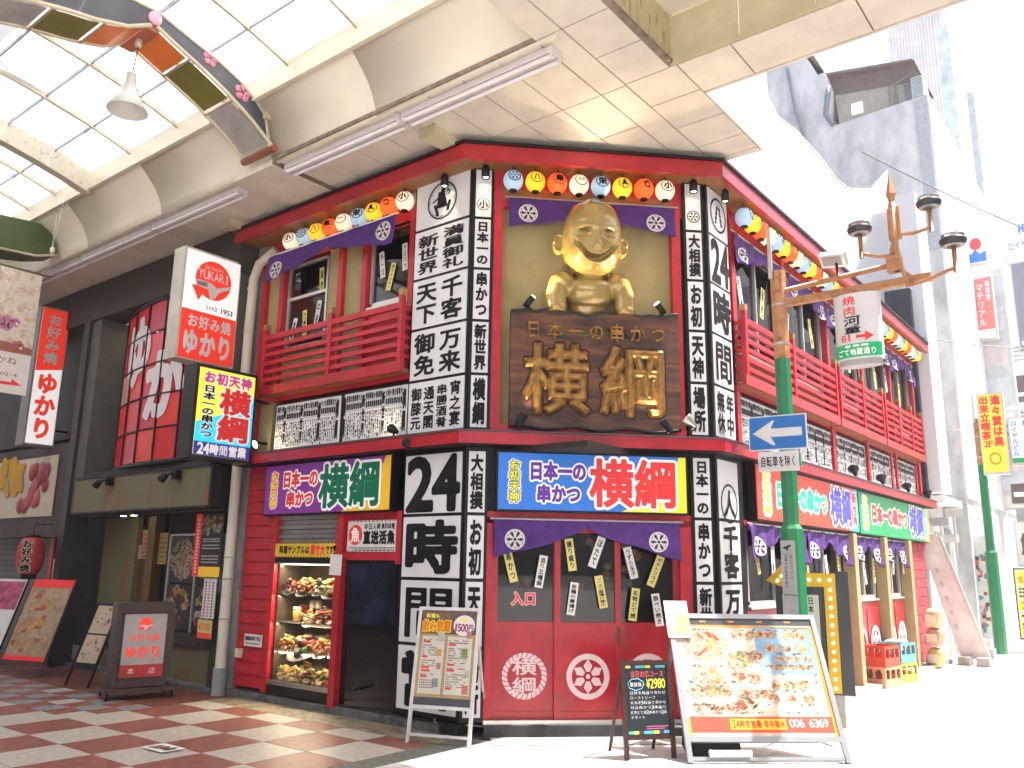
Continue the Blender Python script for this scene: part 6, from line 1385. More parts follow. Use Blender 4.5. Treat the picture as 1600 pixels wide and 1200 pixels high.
q = MB(); htext(q, f, '24時間営業', .44, .70, b0_+.07, b0_+.14, off=.03, n=26, c=.010); htext(q, f, '年中無休', .72, .91, b0_+.07, b0_+.14, off=.03, n=26, c=.010); ob('lettering', q, REDP, sh_)
q = MB(); htext(q, f, '006 6369', .95, 1.30, b0_+.08, b0_+.15, off=.01, n=26, c=.0095); ob('lettering', q, PAPERW, sh_)
t2 = thing('menu_flyer', 'white flyer clipped upright on the left top corner of the big menu board', 'flyer', f.p(.05, L-.25, .03)); q = MB(); q.box(f, -.02, .20, L-.24, L+.12, .026, .030); ob('sheet', q, PAPERW, t2)
q = MB(); q.box(f, .03, .19, L-.20, L-.14, .0302, .031); q.box(f, .08, .20, L-.13, L-.02, .0302, .031); ob('orange_print', q, mat('pale orange ink', (.6, .33, .15)), t2)
t2 = thing('black_bag', 'black fabric weight bag under the big menu board', 'bag', f.p(.4, .1, -.1)); q = MB(); gg = Fr(np.array([f.o[0], f.o[1], 0])+back*.18, f.u, f.n*0-back)
q.poly(gg, [(.03, .09), (.07, .02), (.25, .0), (.50, .03), (.52, .09), (.50, .20), (.04, .21)], -.12, .0); ob('body', q, mat('black fabric', (.015, .015, .018), .8, bump=.3), t2)
q = MB(); q.tube([gg.p(.2, .2, -.05), gg.p(.25, .23, -.02), gg.p(.32, .2, -.05)], .008, 6); ob('strap', q, BLACK, t2)
t2 = thing('weight_bar', 'white plastic weight lying across the foot of the big menu board', 'weight', (-3.2, 7.15, 0)); q = MB(); q.tube([f.p(.20, .07, .03), f.p(.55, .07, .03)], .028, 10); ob('bar', q, PAPERW, t2); q = MB(); q.tube([f.p(.19, .07, .03), f.p(.205, .07, .03)], .031, 10); ob('end_cap', q, PAPERW, t2)
# rack with two leaflets
f, W_, L, back = leaning((-11.62, 5.44), (-11.16, 5.53), .36, 1.02)
t = thing('leaflet_stand', 'narrow black folding stand with two taped menu sheets left of the wheeled sign', 'menu stand', f.p(W_/2, 0)); q = MB()
q.box(f, .0, .03, 0, L, -.01, .01); q.box(f, W_-.03, W_, 0, L, -.01, .01); q.box(f, .03, W_-.03, .22, L, -.008, .006)
for s_ in (.02, W_-.02): q.tube([f.p(s_, L-.05, -.02), np.array([f.o[0], f.o[1], 0])+f.u*s_+back*.75], .012, 6)
ob('frame', q, BLACK, t)
for b0, b1 in ((L-.40, L-.03), (.30, .66)):
    q = MB(); q.box(f, .05, W_-.04, b0, b1, .0062, .008); s_ = ob('menu_sheet', q, mat('rack paper', (.52, .45, .33), .4, var=.15, col2=(.5, .38, .25), scale=8), t); q = MB(); rn = random.Random(int(b0*100))
    for k in range(18): a, c_ = rn.uniform(.07, W_-.12), rn.uniform(b0+.02, b1-.05); q.quad(f, a, a+rn.uniform(.02, .07), c_, c_+rn.uniform(.01, .045), .0085+k*.0001, k % 3)
    ob('small_print', q, [mat('blue grey ink', (.15, .17, .25)), mat('mustard ink', (.5, .38, .05)), mat('rose ink', (.5, .2, .2))], s_)
# long menu stand at far left
f, W_, L, back = leaning((-13.30, 5.25), (-12.52, 5.50), .45, 1.32)
t = thing('menu_stand', 'slanted photo menu board with red header at the far left', 'menu board', f.p(W_/2, 0)); q = MB(); q.box(f, 0, .02, 0, L, -.01, .01); q.box(f, W_-.02, W_, 0, L, -.01, .01)
for s_ in (.02, W_-.02): q.tube([f.p(s_, L-.15, -.02), np.array([f.o[0], f.o[1], 0])+f.u*s_+back*.95], .012, 6)
q.tube([f.p(0, .12, 0), f.p(W_, .12, 0)], .012, 6); ob('frame', q, mat('bronze tube', (.10, .07, .05), .4), t)
q = MB(); q.box(f, .02, W_-.02, .28, L-.02, -.004, .005); sh_ = ob('menu_sheet', q, mat('far menu paper', (.46, .36, .24), .35, col2=(.3, .18, .10), scale=6), t)
q = MB(); q.box(f, .02, W_-.02, L-.14, L-.02, .0055, .0065); ob('red_band', q, REDP, sh_); q = MB(); q.box(f, .02, W_-.02, .22, .279, -.003, .006); ob('red_band', q, REDP, sh_)
q = MB(); rn = random.Random(31)
for k in range(50): a, c_ = rn.uniform(.05, W_-.2), rn.uniform(.32, L-.24); q.quad(f, a, a+rn.uniform(.05, .16), c_, c_+rn.uniform(.03, .09), .006+k*.00006, k % 5)
ob('dish_picture', q, [mat('dish ink %d' % k, (0, 0, 0)) for k in (0, 1, 4, 6, 4)], sh_)
f, W_, L, back = leaning((-14.75, 5.25), (-14.05, 5.5), .45, 1.30); t = thing('menu_stand', 'menu board with pink photo cut by the left edge of the picture', 'menu board', f.p(W_/2, 0)); q = MB(); q.box(f, 0, .02, 0, L, -.01, .01); q.box(f, W_-.02, W_, 0, L, -.01, .01); ob('frame', q, BLACK, t)
q = MB(); q.box(f, .02, W_-.02, .28, L-.02, -.004, .005); ob('menu_sheet', q, PAPERW, t); q = MB(); q.box(f, .04, W_-.04, L-.5, L-.06, .0055, .0065); ob('picture', q, mat('pink photo', (.55, .1, .2), .4, var=.4, scale=8), t)
# wheeled lightbox sign
t = thing('wheeled_sign', 'brown wheeled sign box with white and red face reading お好み焼 ゆかり', 'sign', (-10.0, 5.5, 0)); A_ = np.array([-9.99, 5.25, 0]); B_ = np.array([-9.82, 5.78, 0]); d = B_-A_; Wd = np.linalg.norm(d); d /= Wd
f = Fr(A_, d, (d[1], -d[0], 0)); BX = mat('brown sign box', (.055, .035, .028), .45, var=.15)
q = MB(); q.poly(f, [(-.02, .14), (Wd+.0, .14), (Wd+.05, .3), (Wd+.05, 1.10), (-.05, 1.10), (-.05, .3)], -.34, 0); ob('box_body', q, BX, t)
q = MB(); q.box(f, .04, Wd-.04, .25, .97, .001, .008); fc = ob('sign_face', q, mat('grey white face', (.40, .385, .385), .4, emit=.02), t); q = MB(); q.box(f, .04, Wd-.04, .25, .39, .0085, .010); ob('red_band', q, mat('dull red face', (.45, .03, .03), .4), fc)
q = MB()
for k in ((.02, .04, .25, .97), (Wd-.04, Wd-.02, .25, .97), (.02, Wd-.02, .97, .99), (.02, Wd-.02, .23, .25)): q.box(f, *k, .0, .012)
ob('face_trim', q, BRN, t)
yukari_logo(f, fc, Wd/2, .855, .075, .0085)
q = MB(); htext(q, f, 'お好み焼', .11, Wd-.11, .66, .74, off=.02, n=28, c=.0085); htext(q, f, 'ゆかり', .07, Wd-.07, .46, .61, off=.045, n=40, c=.0085); ob('lettering', q, VERM, fc)
q = MB(); put(q, f, '本', .12, .20, .28, .36, off=.0, n=26, c=.0105); put(q, f, '店', Wd-.20, Wd-.12, .28, .36, off=.0, n=26, c=.0105); ob('lettering', q, CLOTHW, fc)
q = MB(); q.box(f, -.12, Wd+.12, .09, .13, -.42, .08); ob('base', q, BX, t)
for a, c_ in ((-.08, .04), (Wd+.08, .04), (-.08, -.38), (Wd+.08, -.38)): q = MB(); q.lathe(f.p(a-.012, .045, c_), [(0, 0), (.04, 0), (.045, .012), (.04, .025), (0, .025)], 12, f.u); q.box(f, a-.01, a+.01, .05, .09, c_-.01, c_+.01); ob('caster', q, BLACK, t)
t = thing('red_bowl', 'flat red round base on the floor behind the wheeled sign', 'base', (-10.95, 6.1, 0)); q = MB(); q.lathe((-10.95, 6.05, 0), [(0, .05), (.1, .05), (.16, .02), (.17, 0), (0, 0)], 16); ob('disc', q, REDP, t); q = MB(); q.tube([(-10.95, 6.05, .04), (-10.95, 6.05, .2)], .015, 6); ob('stem', q, BLACK, t)
# ================================================================== LAMP POST AND SIGNS
def octo(q, x, y, r, z0, z1, r1=None): q.lathe((x, y, 0), [(0, z0), (r, z0), (r1 or r, z1), (0, z1)], 8, smooth=False)
def lamp_post(px_, py_, label, signs=True):
    t = thing('lamp_post', label, 'lamp post', (px_, py_, 0), 'green and orange lamp posts')
    q = MB(); octo(q, px_, py_, .122, 0, 2.02); q.lathe((px_, py_, 2.02), [(.122, 0), (.088, .05)], 8, smooth=False); ob('base_sleeve', q, GREEN, t)
    q = MB(); octo(q, px_, py_, .088, 2.0, 3.85); ob('pole', q, GREEN, t)
    q = MB(); octo(q, px_, py_, .088, 3.85, 4.85); ob('upper_pole', q, ORANGE, t)
    q = MB(); q.lathe((px_, py_, 0), [(.092, 4.0), (.092, 4.03)], 8); ob('strap', q, STEEL, t); q = MB(); q.lathe((px_, py_, 0), [(.092, 4.45), (.092, 4.47)], 8); ob('strap', q, STEEL, t); q = MB(); q.wbox(px_-.06, px_-.02, py_-.12, py_-.09, 4.75, 5.35); ob('upright_plate', q, STEEL, t)
    q = MB(); q.wbox(px_, px_+1.55, py_-.04, py_+.04, 4.44, 4.52); q.tube([(px_, py_, 4.62), (px_+1.2, py_, 4.68)], .03, 8); q.tube([(px_+1.2, py_, 4.68), (px_+1.38, py_-.02, 4.5)], .02, 6); q.wbox(px_+1.15, px_+1.29, py_-.06, py_+.06, 4.60, 4.76); ob('cross_arm', q, ORANGE, t)
    return t
pX, pY = -3.20, 8.80
t = lamp_post(pX, pY, 'green and orange lamp post in front of the street-side facade')
cx, cy = pX+1.24, 8.8
q = MB(); q.lathe((cx, cy, 0), [(0, 4.6), (.035, 4.6), (.035, 5.35), (0, 5.35)], 8); q.lathe((cx, cy, 0), [(.01, 5.3), (.05, 5.45), (.0, 5.72)], 4, smooth=False)
for k in range(3): a = k*2.094+.4; q.wbox(cx+.05*math.cos(a)-.018, cx+.05*math.cos(a)+.018, cy+.05*math.sin(a)-.018, cy+.05*math.sin(a)+.018, 4.95, 5.3)
ob('finial_post', q, ORANGE, t)
for k, (lx, ly, lz) in enumerate(((-2.27, 8.70, 5.08), (-1.64, 8.95, 5.30), (-1.40, 8.62, 4.72))):
    bz = [(0, 5.08-.04*k), (.06, lz-.16 if k != 2 else 4.72), (.16, lz-.30), (.5, lz-.30), (.8, lz-.27), (1, lz-.25)]; q = MB(); q.tube([(cx+(lx-cx)*(a_*(1-f_)+b2*f_), cy+(ly-cy)*(a_*(1-f_)+b2*f_), za*(1-f_)+zb*f_) for (a_, za), (b2, zb) in zip(bz, bz[1:]) for f_ in (0, .5)]+[(lx, ly, lz-.25)], .020, 8); q.tube([(lx, ly, lz-.30), (lx, ly, lz-.03)], .023, 8); ob('lamp_arm', q, ORANGE, t)
    q = MB(); q.lathe((lx, ly, lz), [(0, -.05), (.05, -.045), (.115, -.01), (.125, .025), (.115, .04), (0, .04)], 20); pan = ob('lamp_pan', q, mat('dark lamp pan', (.05, .055, .06), .4), t)
    q = MB(); q.lathe((lx, ly, lz), [(.10, .041), (.11, .075), (.09, .085), (0, .09)], 20); ob('lamp_glass', q, glass('lamp glass', (.9, .92, .92), .3), pan)
    q = MB(); q.lathe((lx, ly, lz), [(0, -.051), (.10, -.032)], 18); ob('diffuser', q, mat('pan underside', (.35, .34, .33), .5), pan)
t = thing('floodlight', 'small white floodlight on the cross arm of the near lamp post', 'floodlight', (pX+.65, pY, 4.68)); q = MB(); g = Fr((pX+.62, pY-.02, 4.86), (.9, .3, 0), (-.25, -.55, -.8), (.1, -.9, .5)); q.box(g, -.13, .13, -.09, .09, -.03, .03); ob('housing', q, ALU, t)
q = MB(); q.box(g, -.10, .10, -.06, .06, .031, .036); ob('lamp_face', q, mat('pan underside', (.35, .34, .33)), t); q = MB(); q.tube([(pX+.65, pY, 4.66), (pX+.64, pY, 4.84)], .014, 6); ob('stem', q, BLACK, t)
# drum sign hanging from the arm
t = thing('drum_sign', 'white oval hanging sign reading 焼肉 河童 B1 with green foot band', 'sign', (pX+.82, pY, 3.7)); c_ = np.array([pX+.82, pY, 0])
def drum(a, b_, k=0): x = a; th = math.asin(max(-1, min(1, x/.235))); return c_+np.array([x, -.12*math.cos(th)*1.0-k, b_])
DR = mat('drum enamel', (.70, .69, .70), .35, var=.03)
q = MB(); n = 28; vs = [(c_[0]+.235*math.cos(2*math.pi*k/n), c_[1]+.12*math.sin(2*math.pi*k/n), z) for z in (3.72, 4.42) for k in range(n)]; q.add(vs, [(k, (k+1) % n, n+(k+1) % n, n+k) for k in range(n)], smooth=True); q.add(vs, [tuple(range(n))[::-1], tuple(range(n, 2*n))]); ob('drum', q, DR, t)
q = MB(); vs = [(c_[0]+.215*math.cos(2*math.pi*k/n), c_[1]+.105*math.sin(2*math.pi*k/n), z) for z in (3.66, 3.72) for k in range(n)]; q.add(vs, [(k, (k+1) % n, n+(k+1) % n, n+k) for k in range(n)], smooth=True); q.add(vs, [tuple(range(n))[::-1]]); ob('lower_rim', q, mat('grey rim', (.4, .4, .41), .4), t)
q = MB(); m = 16; xs = [-.225+.45*k/m for k in range(m+1)]; q.add([drum(x, z, .003) for z in (3.74, 3.88) for x in xs], [(k, k+1, m+2+k, m+1+k) for k in range(m)]); ob('green_band', q, P('green band', (.0, .36, .12)), t)
wq = lambda a, b_: drum(a, b_, .006)
q = MB(); put(q, None, '焼', -.12, .02, 4.29, 4.39, off=.01, n=30, warp=wq); put(q, None, '肉', -.12, .02, 4.18, 4.28, off=.01, n=30, warp=wq); htext(q, None, 'B1', -.15, -.04, 3.91, 3.98, off=-.0, n=24, warp=wq)
q.add([wq(*k) for k in ((.0, 3.935), (.09, 3.935), (.09, 3.90), (.17, 3.95), (.09, 4.0), (.09, 3.965), (0, 3.965))], [tuple(range(7))]); ob('lettering', q, REDP, t)
q = MB(); put(q, None, '河', -.12, .06, 4.065, 4.18, off=.015, n=44, warp=wq); put(q, None, '童', -.12, .06, 3.985, 4.065, off=.02, n=44, warp=wq); ob('lettering', q, INK, t)
q = MB(); htext(q, None, 'ごて地蔵通り', -.20, .19, 3.755, 3.83, off=.02, n=26, warp=lambda a, b_: drum(a, b_, .006)); htext(q, None, '曽根崎', -.13, .12, 3.84, 3.87, off=.02, n=18, warp=lambda a, b_: drum(a, b_, .006)); ob('lettering', q, WP, t)
q = MB(); q.tube([(c_[0]-.15, pY, 4.42), (c_[0]-.15, pY, 4.46)], .015, 6); q.tube([(c_[0]+.15, pY, 4.42), (c_[0]+.15, pY, 4.46)], .015, 6); ob('hanger', q, STEEL, t)
# one-way sign
g = Fr((pX-.02, pY-.145, 0), (.995, .10, 0), (.10, -.995, 0))
t = thing('one_way_sign', 'blue one-way sign with white left arrow on the near lamp post', 'road sign', (pX, pY-.13, 2.82))
q = MB(); q.box(g, -.325, .285, 2.84, 3.21, 0, .012); ob('plate', q, mat('white plate edge', (.7, .72, .74), .4), t); q = MB(); q.box(g, -.313, .273, 2.852, 3.198, .0125, .014); ob('blue_face', q, mat('road sign blue', (.02, .16, .50), .3, var=.06), t)
q = MB(); q.poly(g, [(-.28, 3.025), (-.06, 3.16), (-.045, 3.15), (-.09, 3.07), (.235, 3.07), (.235, 2.98), (-.09, 2.98), (-.045, 2.90), (-.06, 2.885)], .0145, .016); ob('arrow', q, mat('white sign print', (.66, .66, .66), .35), t)
q = MB(); q.tube([(pX-.12, pY-.12, 3.1), (pX+.12, pY-.12, 3.1)], .02, 6); q.box(g, .02, .20, 2.66, 2.80, -.06, -.01); ob('bracket', q, GREEN, t)
t = thing('sub_sign', 'white plate reading 自転車を除く under the blue arrow sign', 'road sign', (pX, pY-.13, 2.6)); q = MB(); q.box(g, -.235, .185, 2.615, 2.825, .0, .012); ob('plate', q, mat('white sign print', (.66, .66, .66)), t)
q = MB(); htext(q, g, '自転車を除く', -.215, .165, 2.66, 2.78, off=.015, n=30, c=.0135); ob('lettering', q, INK, t)
t = thing('pole_notice', 'grey notice plates with a camera symbol on the near lamp post', 'notice', (pX, pY-.14, 1.3)); g2 = Fr((pX, pY-.137, 0), (1, 0, 0), (0, -1, 0))
q = MB(); q.box(g2, -.075, .075, 1.36, 1.90, .0, .004); q.box(g2, -.075, .075, .80, 1.35, .0, .004); ob('plate', q, mat('grey notice', (.40, .41, .41), .4), t)
q = MB(); q.poly(g2, [(-.05, 1.83), (.03, 1.86), (.035, 1.84), (-.04, 1.81)], .0045, .005); q.poly(g2, [(-.02, 1.80), (.0, 1.80), (.01, 1.83), (-.01, 1.83)], .0045, .005); vtext(q, g2, '防犯カメラ', .01, .045, 1.50, 1.76, off=.0, n=18, c=.005); vtext(q, g2, '24時間録画作動中', -.045, -.01, 1.42, 1.76, off=.0, n=18, c=.005); ob('lettering', q, INK, t)
# ================================================================== YELLOW ARROW SIGN
g = Fr((-3.36, 9.28, 0), (.93*.86, .37*.86, 0), (.37*.5, -.93*.5, 0), (0, 0, .96))
t = thing('arrow_light_sign', 'yellow bent-arrow sign box studded with bulbs behind the lamp post', 'sign', (-3.2, 10.3, 0)); YS = mat('yellow enamel', (.62, .37, .01), .4, var=.1)
q = MB(); q.poly(g, [(-.36, 1.55), (-.16, 1.73), (-.16, 1.64), (.47, 1.64), (.47, .36), (.33, .36), (.33, 1.49), (-.16, 1.49), (-.16, 1.48), (-.2, 1.49)], -.04, .0); ob('arrow_face', q, YS, t)
q = MB(); q.box(g, .475, .62, .34, 1.66, -.40, -.02); q.box(g, -.25, .47, .34, 1.63, -.35, -.05); ob('cabinet', q, mat('charcoal cabinet', (.04, .045, .05), .5), t)
q = MB()
for a, b_ in [(-.22, 1.55), (-.17, 1.60), (-.08, 1.565), (.04, 1.565), (.16, 1.565), (.28, 1.565), (.40, 1.565)]+[(.40, 1.46-.095*k) for k in range(12)]:
    q = MB(); q.ball(g.p(a, b_, .012), .018, seg=8, rings=5); ob('bulb', q, BULB, t)
q = MB(); q.box(g, -.2, .5, .0, .335, -.32, -.12); ob('base_box', q, CONC, t); q = MB(); q.box(g, -.17, .26, .42, 1.40, -.049, -.035); pf = ob('poster_face', q, mat('poster off-white', (.55, .54, .48), .5), t); q = MB(); vtext(q, g, '日本一の串かつ', .13, .20, .75, 1.38, off=.02, n=24, c=-.033); vtext(q, g, '横綱', -.05, .11, .95, 1.38, off=.05, n=36, c=-.033); ob('lettering', q, INK, pf)
# ================================================================== CRATES
def crate(x, y, z, m, label, w_=.46, d_=.34, h_=.28, rot=0, logo=None):
    t = thing('beer_crate', label, 'crate', (x, y, z), 'beer crates by the wall'); k = Fr((x, y, z), (math.cos(rot), math.sin(rot), 0), (math.sin(rot), -math.cos(rot), 0)); q = MB(); W2, D2_ = w_/2, d_/2
    for s_ in (-1, 1):
        c0, c1 = (D2_-.015, D2_) if s_ > 0 else (-D2_, -D2_+.015)
        q.box(k, -W2, W2, 0, h_*.42, c0, c1); q.box(k, -W2, W2, h_*.86, h_, c0, c1)
        for a in (-W2, -.015-W2*.35, W2*.35-.015, W2-.03): q.box(k, a, a+.03, h_*.42, h_*.86, c0, c1)
        a0, a1 = (W2-.015, W2) if s_ > 0 else (-W2, -W2+.015)
        q.box(k, a0, a1, 0, h_*.42, -D2_+.0151, D2_-.0151); q.box(k, a0, a1, h_*.86, h_, -D2_+.0151, D2_-.0151)
        for c_ in (-D2_+.016, -.015, D2_-.046): q.box(k, a0, a1, h_*.42, h_*.86, c_, c_+.03)
    ob('crate_wall', q, m, t); q = MB(); q.box(k, -W2+.016, W2-.016, .0, .01, -D2_+.016, D2_-.016)
    for a in (-.06, .06): q.box(k, a-.004, a+.004, .011, h_*.6, -D2_+.016, D2_-.016)
    ob('bottle_grid', q, m, t)
CR = mat('red crate plastic', (.55, .06, .03), .45); CO = mat('faded orange crate', (.62, .33, .20), .5); CB = mat('blue-green crate', (.12, .36, .40), .5); CY_ = mat('yellow crate', (.62, .50, .08), .5)
crate(-3.62, 13.25, .0, CO, 'faded orange beer crate under a red one, nearest the doors', rot=1.35); crate(-3.62, 13.25, .285, CR, 'red beer crate on top of the faded orange one', rot=1.40)
crate(-3.58, 14.0, .0, CY_, 'yellow beer crate under the blue-green one', rot=1.3); crate(-3.58, 14.0, .285, CB, 'blue-green beer crate on top of the yellow one', rot=1.35)
t = thing('folded_papers', 'folded newspapers lying on the blue-green crate', 'papers', (-3.58, 14.0, .53)); q = MB(); q.wbox(-3.72, -3.45, 13.88, 14.14, .567, .585); q.wbox(-3.70, -3.48, 13.9, 14.18, .586, .596); ob('sheet', q, PAPERW, t); q = MB(); q.wbox(-3.68, -3.5, 13.92, 14.1, .5965, .598); ob('printed_sheet', q, mat('newsprint', (.35, .35, .34), .8), t)
for i, (z, m_) in enumerate(((.02, 'yellow sack'), (.36, 'tan sack'), (.68, 'cream sack'))):
    col_ = ((.62, .52, .2), (.50, .30, .2), (.62, .42, .25))[i]; t = thing('sack', f'{m_} stacked against the end of the red brick wall', 'sack', (-3.62+.0, 16.6-.15*i, z), 'sacks by the wall')
    q = MB(); cx_, cy_, cz_ = -3.58+.03*i, 16.45-.1*i, z+.155; sg_, rg_ = 24, 14; pw = lambda v_, e_: math.copysign(abs(v_)**e_, v_); tl = .25
    vv = []
    for a_ in range(rg_+1):
        for b2 in range(sg_):
            th, ph = math.pi*(a_/rg_-.5), 2*math.pi*b2/sg_; c1 = pw(math.cos(th), .28)
            lx, ly, lz = .12*c1*pw(math.cos(ph), .25), .20*c1*pw(math.sin(ph), .25), .15*pw(math.sin(th), .6)*(1+.05*math.sin(ph*3+i)); vv.append((cx_+lx+lz*tl, cy_+ly, cz_+lz-lx*tl*.5))
    q.add(vv, [(a_*sg_+b2, a_*sg_+(b2+1) % sg_, (a_+1)*sg_+(b2+1) % sg_, (a_+1)*sg_+b2) for a_ in range(rg_) for b2 in range(sg_)], smooth=True); ob('body', q, mat(m_, col_, .8, bump=.4), t); q = MB(); q.wbox(-3.66+.03*i, -3.50+.03*i, 16.165-.1*i, 16.178-.1*i, z+.08, z+.22); ob('label_patch', q, mat('pale label', (.6, .5, .4)), t)
# leaning white board
t = thing('leaning_banner', 'long white banner board leaning out at the end of the restaurant', 'banner', (-3.1, 17.9, 0)); g = Fr((0, 17.55, 0), (1, 0, 0), (0, -1, 0)); q = MB(); q.poly(g, [(-3.40, .08), (-2.96, .10), (-3.60, 2.28), (-3.98, 2.36)], -.05, 0); ob('board', q, mat('plain white board', (.72, .72, .70), .6), t)  # board in one even white
q = MB(); q.poly(g, [(-2.959, .10), (-2.92, .10), (-3.57, 2.28), (-3.599, 2.28)], -.06, .02); ob('frame', q, ALU, t); q = MB(); q.wbox(-3.4, -3.2, 17.2, 17.48, 0, .14); ob('foot_weight', q, CONC, t); q = MB(); q.wbox(-3.1, -2.9, 17.2, 17.48, 0, .14); ob('foot_weight', q, CONC, t)
q = MB()
for k_ in range(5): q.box(g.at(-3.42-.06*k_, .6+.25*k_).rot(-16), -.03, .03, 0, .09, .001, .002)
ob('faint_lettering', q, mat('faint grey print', (.5, .5, .52), .6), t)
# ================================================================== BEYOND THE RESTAURANT
BC = mat('weathered concrete', (.72, .73, .74), .9, col2=(.40, .41, .42), scale=1.3, thr=(.36, .62), bump=.15, bscale=12, stretch=(1, 1, .45))
WW = mat('pale render', (.78, .78, .78), .8, var=.04, scale=.5)
GLARE = translucent('white sheeting', (.93, .93, .93), 1.0)
t = thing('glare_stand_in', 'bright white sheeting added for sky glare behind the street-side eave', 'stand-in sheet', (-7, 17.7, 6)); k = Fr((0, 17.62, 0), (1, 0, 0), (0, -1, 0)); q = MB()  # added sheet; its bright wavy shape stands in for blown-out sky glare
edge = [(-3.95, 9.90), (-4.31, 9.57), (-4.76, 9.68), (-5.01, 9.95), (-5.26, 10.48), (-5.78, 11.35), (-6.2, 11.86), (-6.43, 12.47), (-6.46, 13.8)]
q.poly(k, [(-12, 6.0), (-3.95, 6.0)]+edge+[(-12, 14.2)], -.02, 0); ob('sheet', q, GLARE, t)
q = MB(); q.tube([k.p(*a, .0) for a in edge], .02, 5); ob('glare_edge', q, PAPERW, t)
bl = thing('concrete_building', 'weathered grey concrete building with rooftop hut rising behind the restaurant', 'building', (-8, 22, 0))
fB = Fr((0, 20.6, 0), (1, 0, 0), (0, -1, 0)); q = MB()
q.poly(fB, [(-3.59, 0), (-3.59, 12.95), (-5.74, 12.85), (-5.91, 13.19), (-5.81, 13.9), (-5.92, 14.39), (-6.35, 15.07), (-7.6, 15.3), (-9.5, 16.5), (-16, 17), (-16, 0)], -10, 0); ob('wall', q, BC, bl)
q = MB(); q.wbox(-3.589, -3.54, 20.6, 30.6, 3.2, 12.9); ob('street_wall', q, WW, bl)
fh = Fr((0, 20.85, 0), (1, 0, 0), (0, -1, 0))
q = MB(); q.poly(fh, [(-5.72, 12.8), (-3.85, 12.8), (-3.95, 13.60), (-5.80, 13.92)], -1.6, 0); hut = ob('hut_wall', q, mat('beige hut wall', (.40, .38, .31), .8), bl)
q = MB(); q.box(fh, -4.35, -4.28, 12.9, 13.6, .001, .04); q.box(fh, -4.12, -3.90, 12.96, 13.5, .001, .03); ob('hut_door', q, mat('dull grey door', (.22, .22, .21), .6), hut)
q = MB(); q.poly(fh, [(-6.16, 14.42), (-5.86, 13.84), (-3.72, 13.50), (-3.80, 13.75), (-3.88, 13.98)], -1.9, .02); q.poly(fh, [(-6.12, 14.46), (-3.84, 14.03), (-3.80, 13.96), (-6.13, 14.39)], -1.95, .22); ob('hut_roof', q, mat('brown tin roof', (.17, .12, .11), .7, var=.15), bl)
q = MB(); q.poly(fh, [(-6.40, 15.1), (-6.22, 15.1), (-5.95, 14.45), (-6.12, 14.43)], -1.2, .25); ob('slanted_beam', q, mat('brown tin roof', (.17, .12, .11)), bl)
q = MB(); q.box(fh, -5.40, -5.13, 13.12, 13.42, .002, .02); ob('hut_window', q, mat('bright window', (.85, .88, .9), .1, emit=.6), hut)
q = MB(); q.tube([fh.p(-3.9, 13.7, .1), fh.p(-4.45, 13.5, .12), fh.p(-4.45, 12.95, .12)], .03, 6); ob('drain_pipe', q, mat('dull grey door', (.2, .2, .2)), bl)
q = MB(); q.box(fh, -3.93, -3.66, 12.97, 13.55, -.4, .16); ob('aircon_unit', q, mat('pale unit', (.6, .66, .68), .5), bl)
for k in range(10): q = MB(); q.box(fh, -3.91, -3.68, 13.0+k*.054, 13.02+k*.054, .161, .172); ob('louvre', q, mat('blue grey slat', (.2, .3, .33), .5), bl)
q = MB(); q.tube([fB.p(-5.80, 12.85, .05), fB.p(-5.97, 13.2, .06), fB.p(-5.9, 13.7, .06), fB.p(-5.85, 13.95, .05)], .07, 8); ob('pipe', q, mat('blue grey pipe', (.2, .25, .3), .5), bl)
q = MB(); q.tube([fB.p(-6.9, 14.9, .05), fB.p(-6.75, 13.6, .06), fB.p(-6.55, 12.6, .06), fB.p(-6.2, 11.4, .06)], .035, 6); ob('pipe', q, mat('blue grey pipe', (.2, .25, .3)), bl)
q = MB(); q.box(fB, -3.86, -3.61, 9.0, 12.85, .002, .04); ob('tile_strip', q, mat('grey mosaic strip', (.50, .56, .6), .6, var=.3, scale=60), bl)
tw = thing('rooftop_sign_rack', 'pale blue-grey vertical sign rack with ladder rising over the far roofs', 'sign rack', (-4.5, 30.7, 8)); fT = Fr((0, 30.7, 0), (1, 0, 0), (0, -1, 0))
q = MB(); q.box(fT, -4.86, -4.45, 8.0, 21.0, -.3, 0); ob('blue_panel', q, mat('faded blue panel', (.50, .60, .68), .6, var=.2), tw); q = MB(); q.box(fT, -4.10, -3.88, 8.0, 18.1, -.3, 0); ob('grey_panel', q, mat('slate panel', (.40, .46, .52), .6), tw)
q = MB()
for x in (-4.40, -4.16): q.tube([fT.p(x, 8, .05), fT.p(x, 19.5, .05)], .02, 5)
ob('ladder_rail', q, ALU, tw)
for k in range(22): q = MB(); q.tube([fT.p(-4.40, 12+k*.33, .05), fT.p(-4.16, 12+k*.33, .05)], .015, 5); ob('ladder_rung', q, ALU, tw)
cb = thing('corrugated_building', 'tall pale corrugated building behind the rooftop hut', 'building', (-9, 30, 0)); q = MB(); q.wbox(-7.0, -4.95, 33.2, 40, 0, 27); ob('wall', q, mat('corrugated cladding', (.66, .64, .66), .6, var=.05), cb)
q = MB()
for k in range(18): q.wbox(-6.95+k*.11, -6.90+k*.11, 33.16, 33.199, 10, 26.9)
ob('rib_cladding', q, mat('corrugated rib', (.74, .71, .72), .6), cb, None, None, None, 'stuff'); q = MB(); q.wbox(-7.3, -7.1, 33.0, 33.15, 12, 24); ob('duct', q, WW, cb)
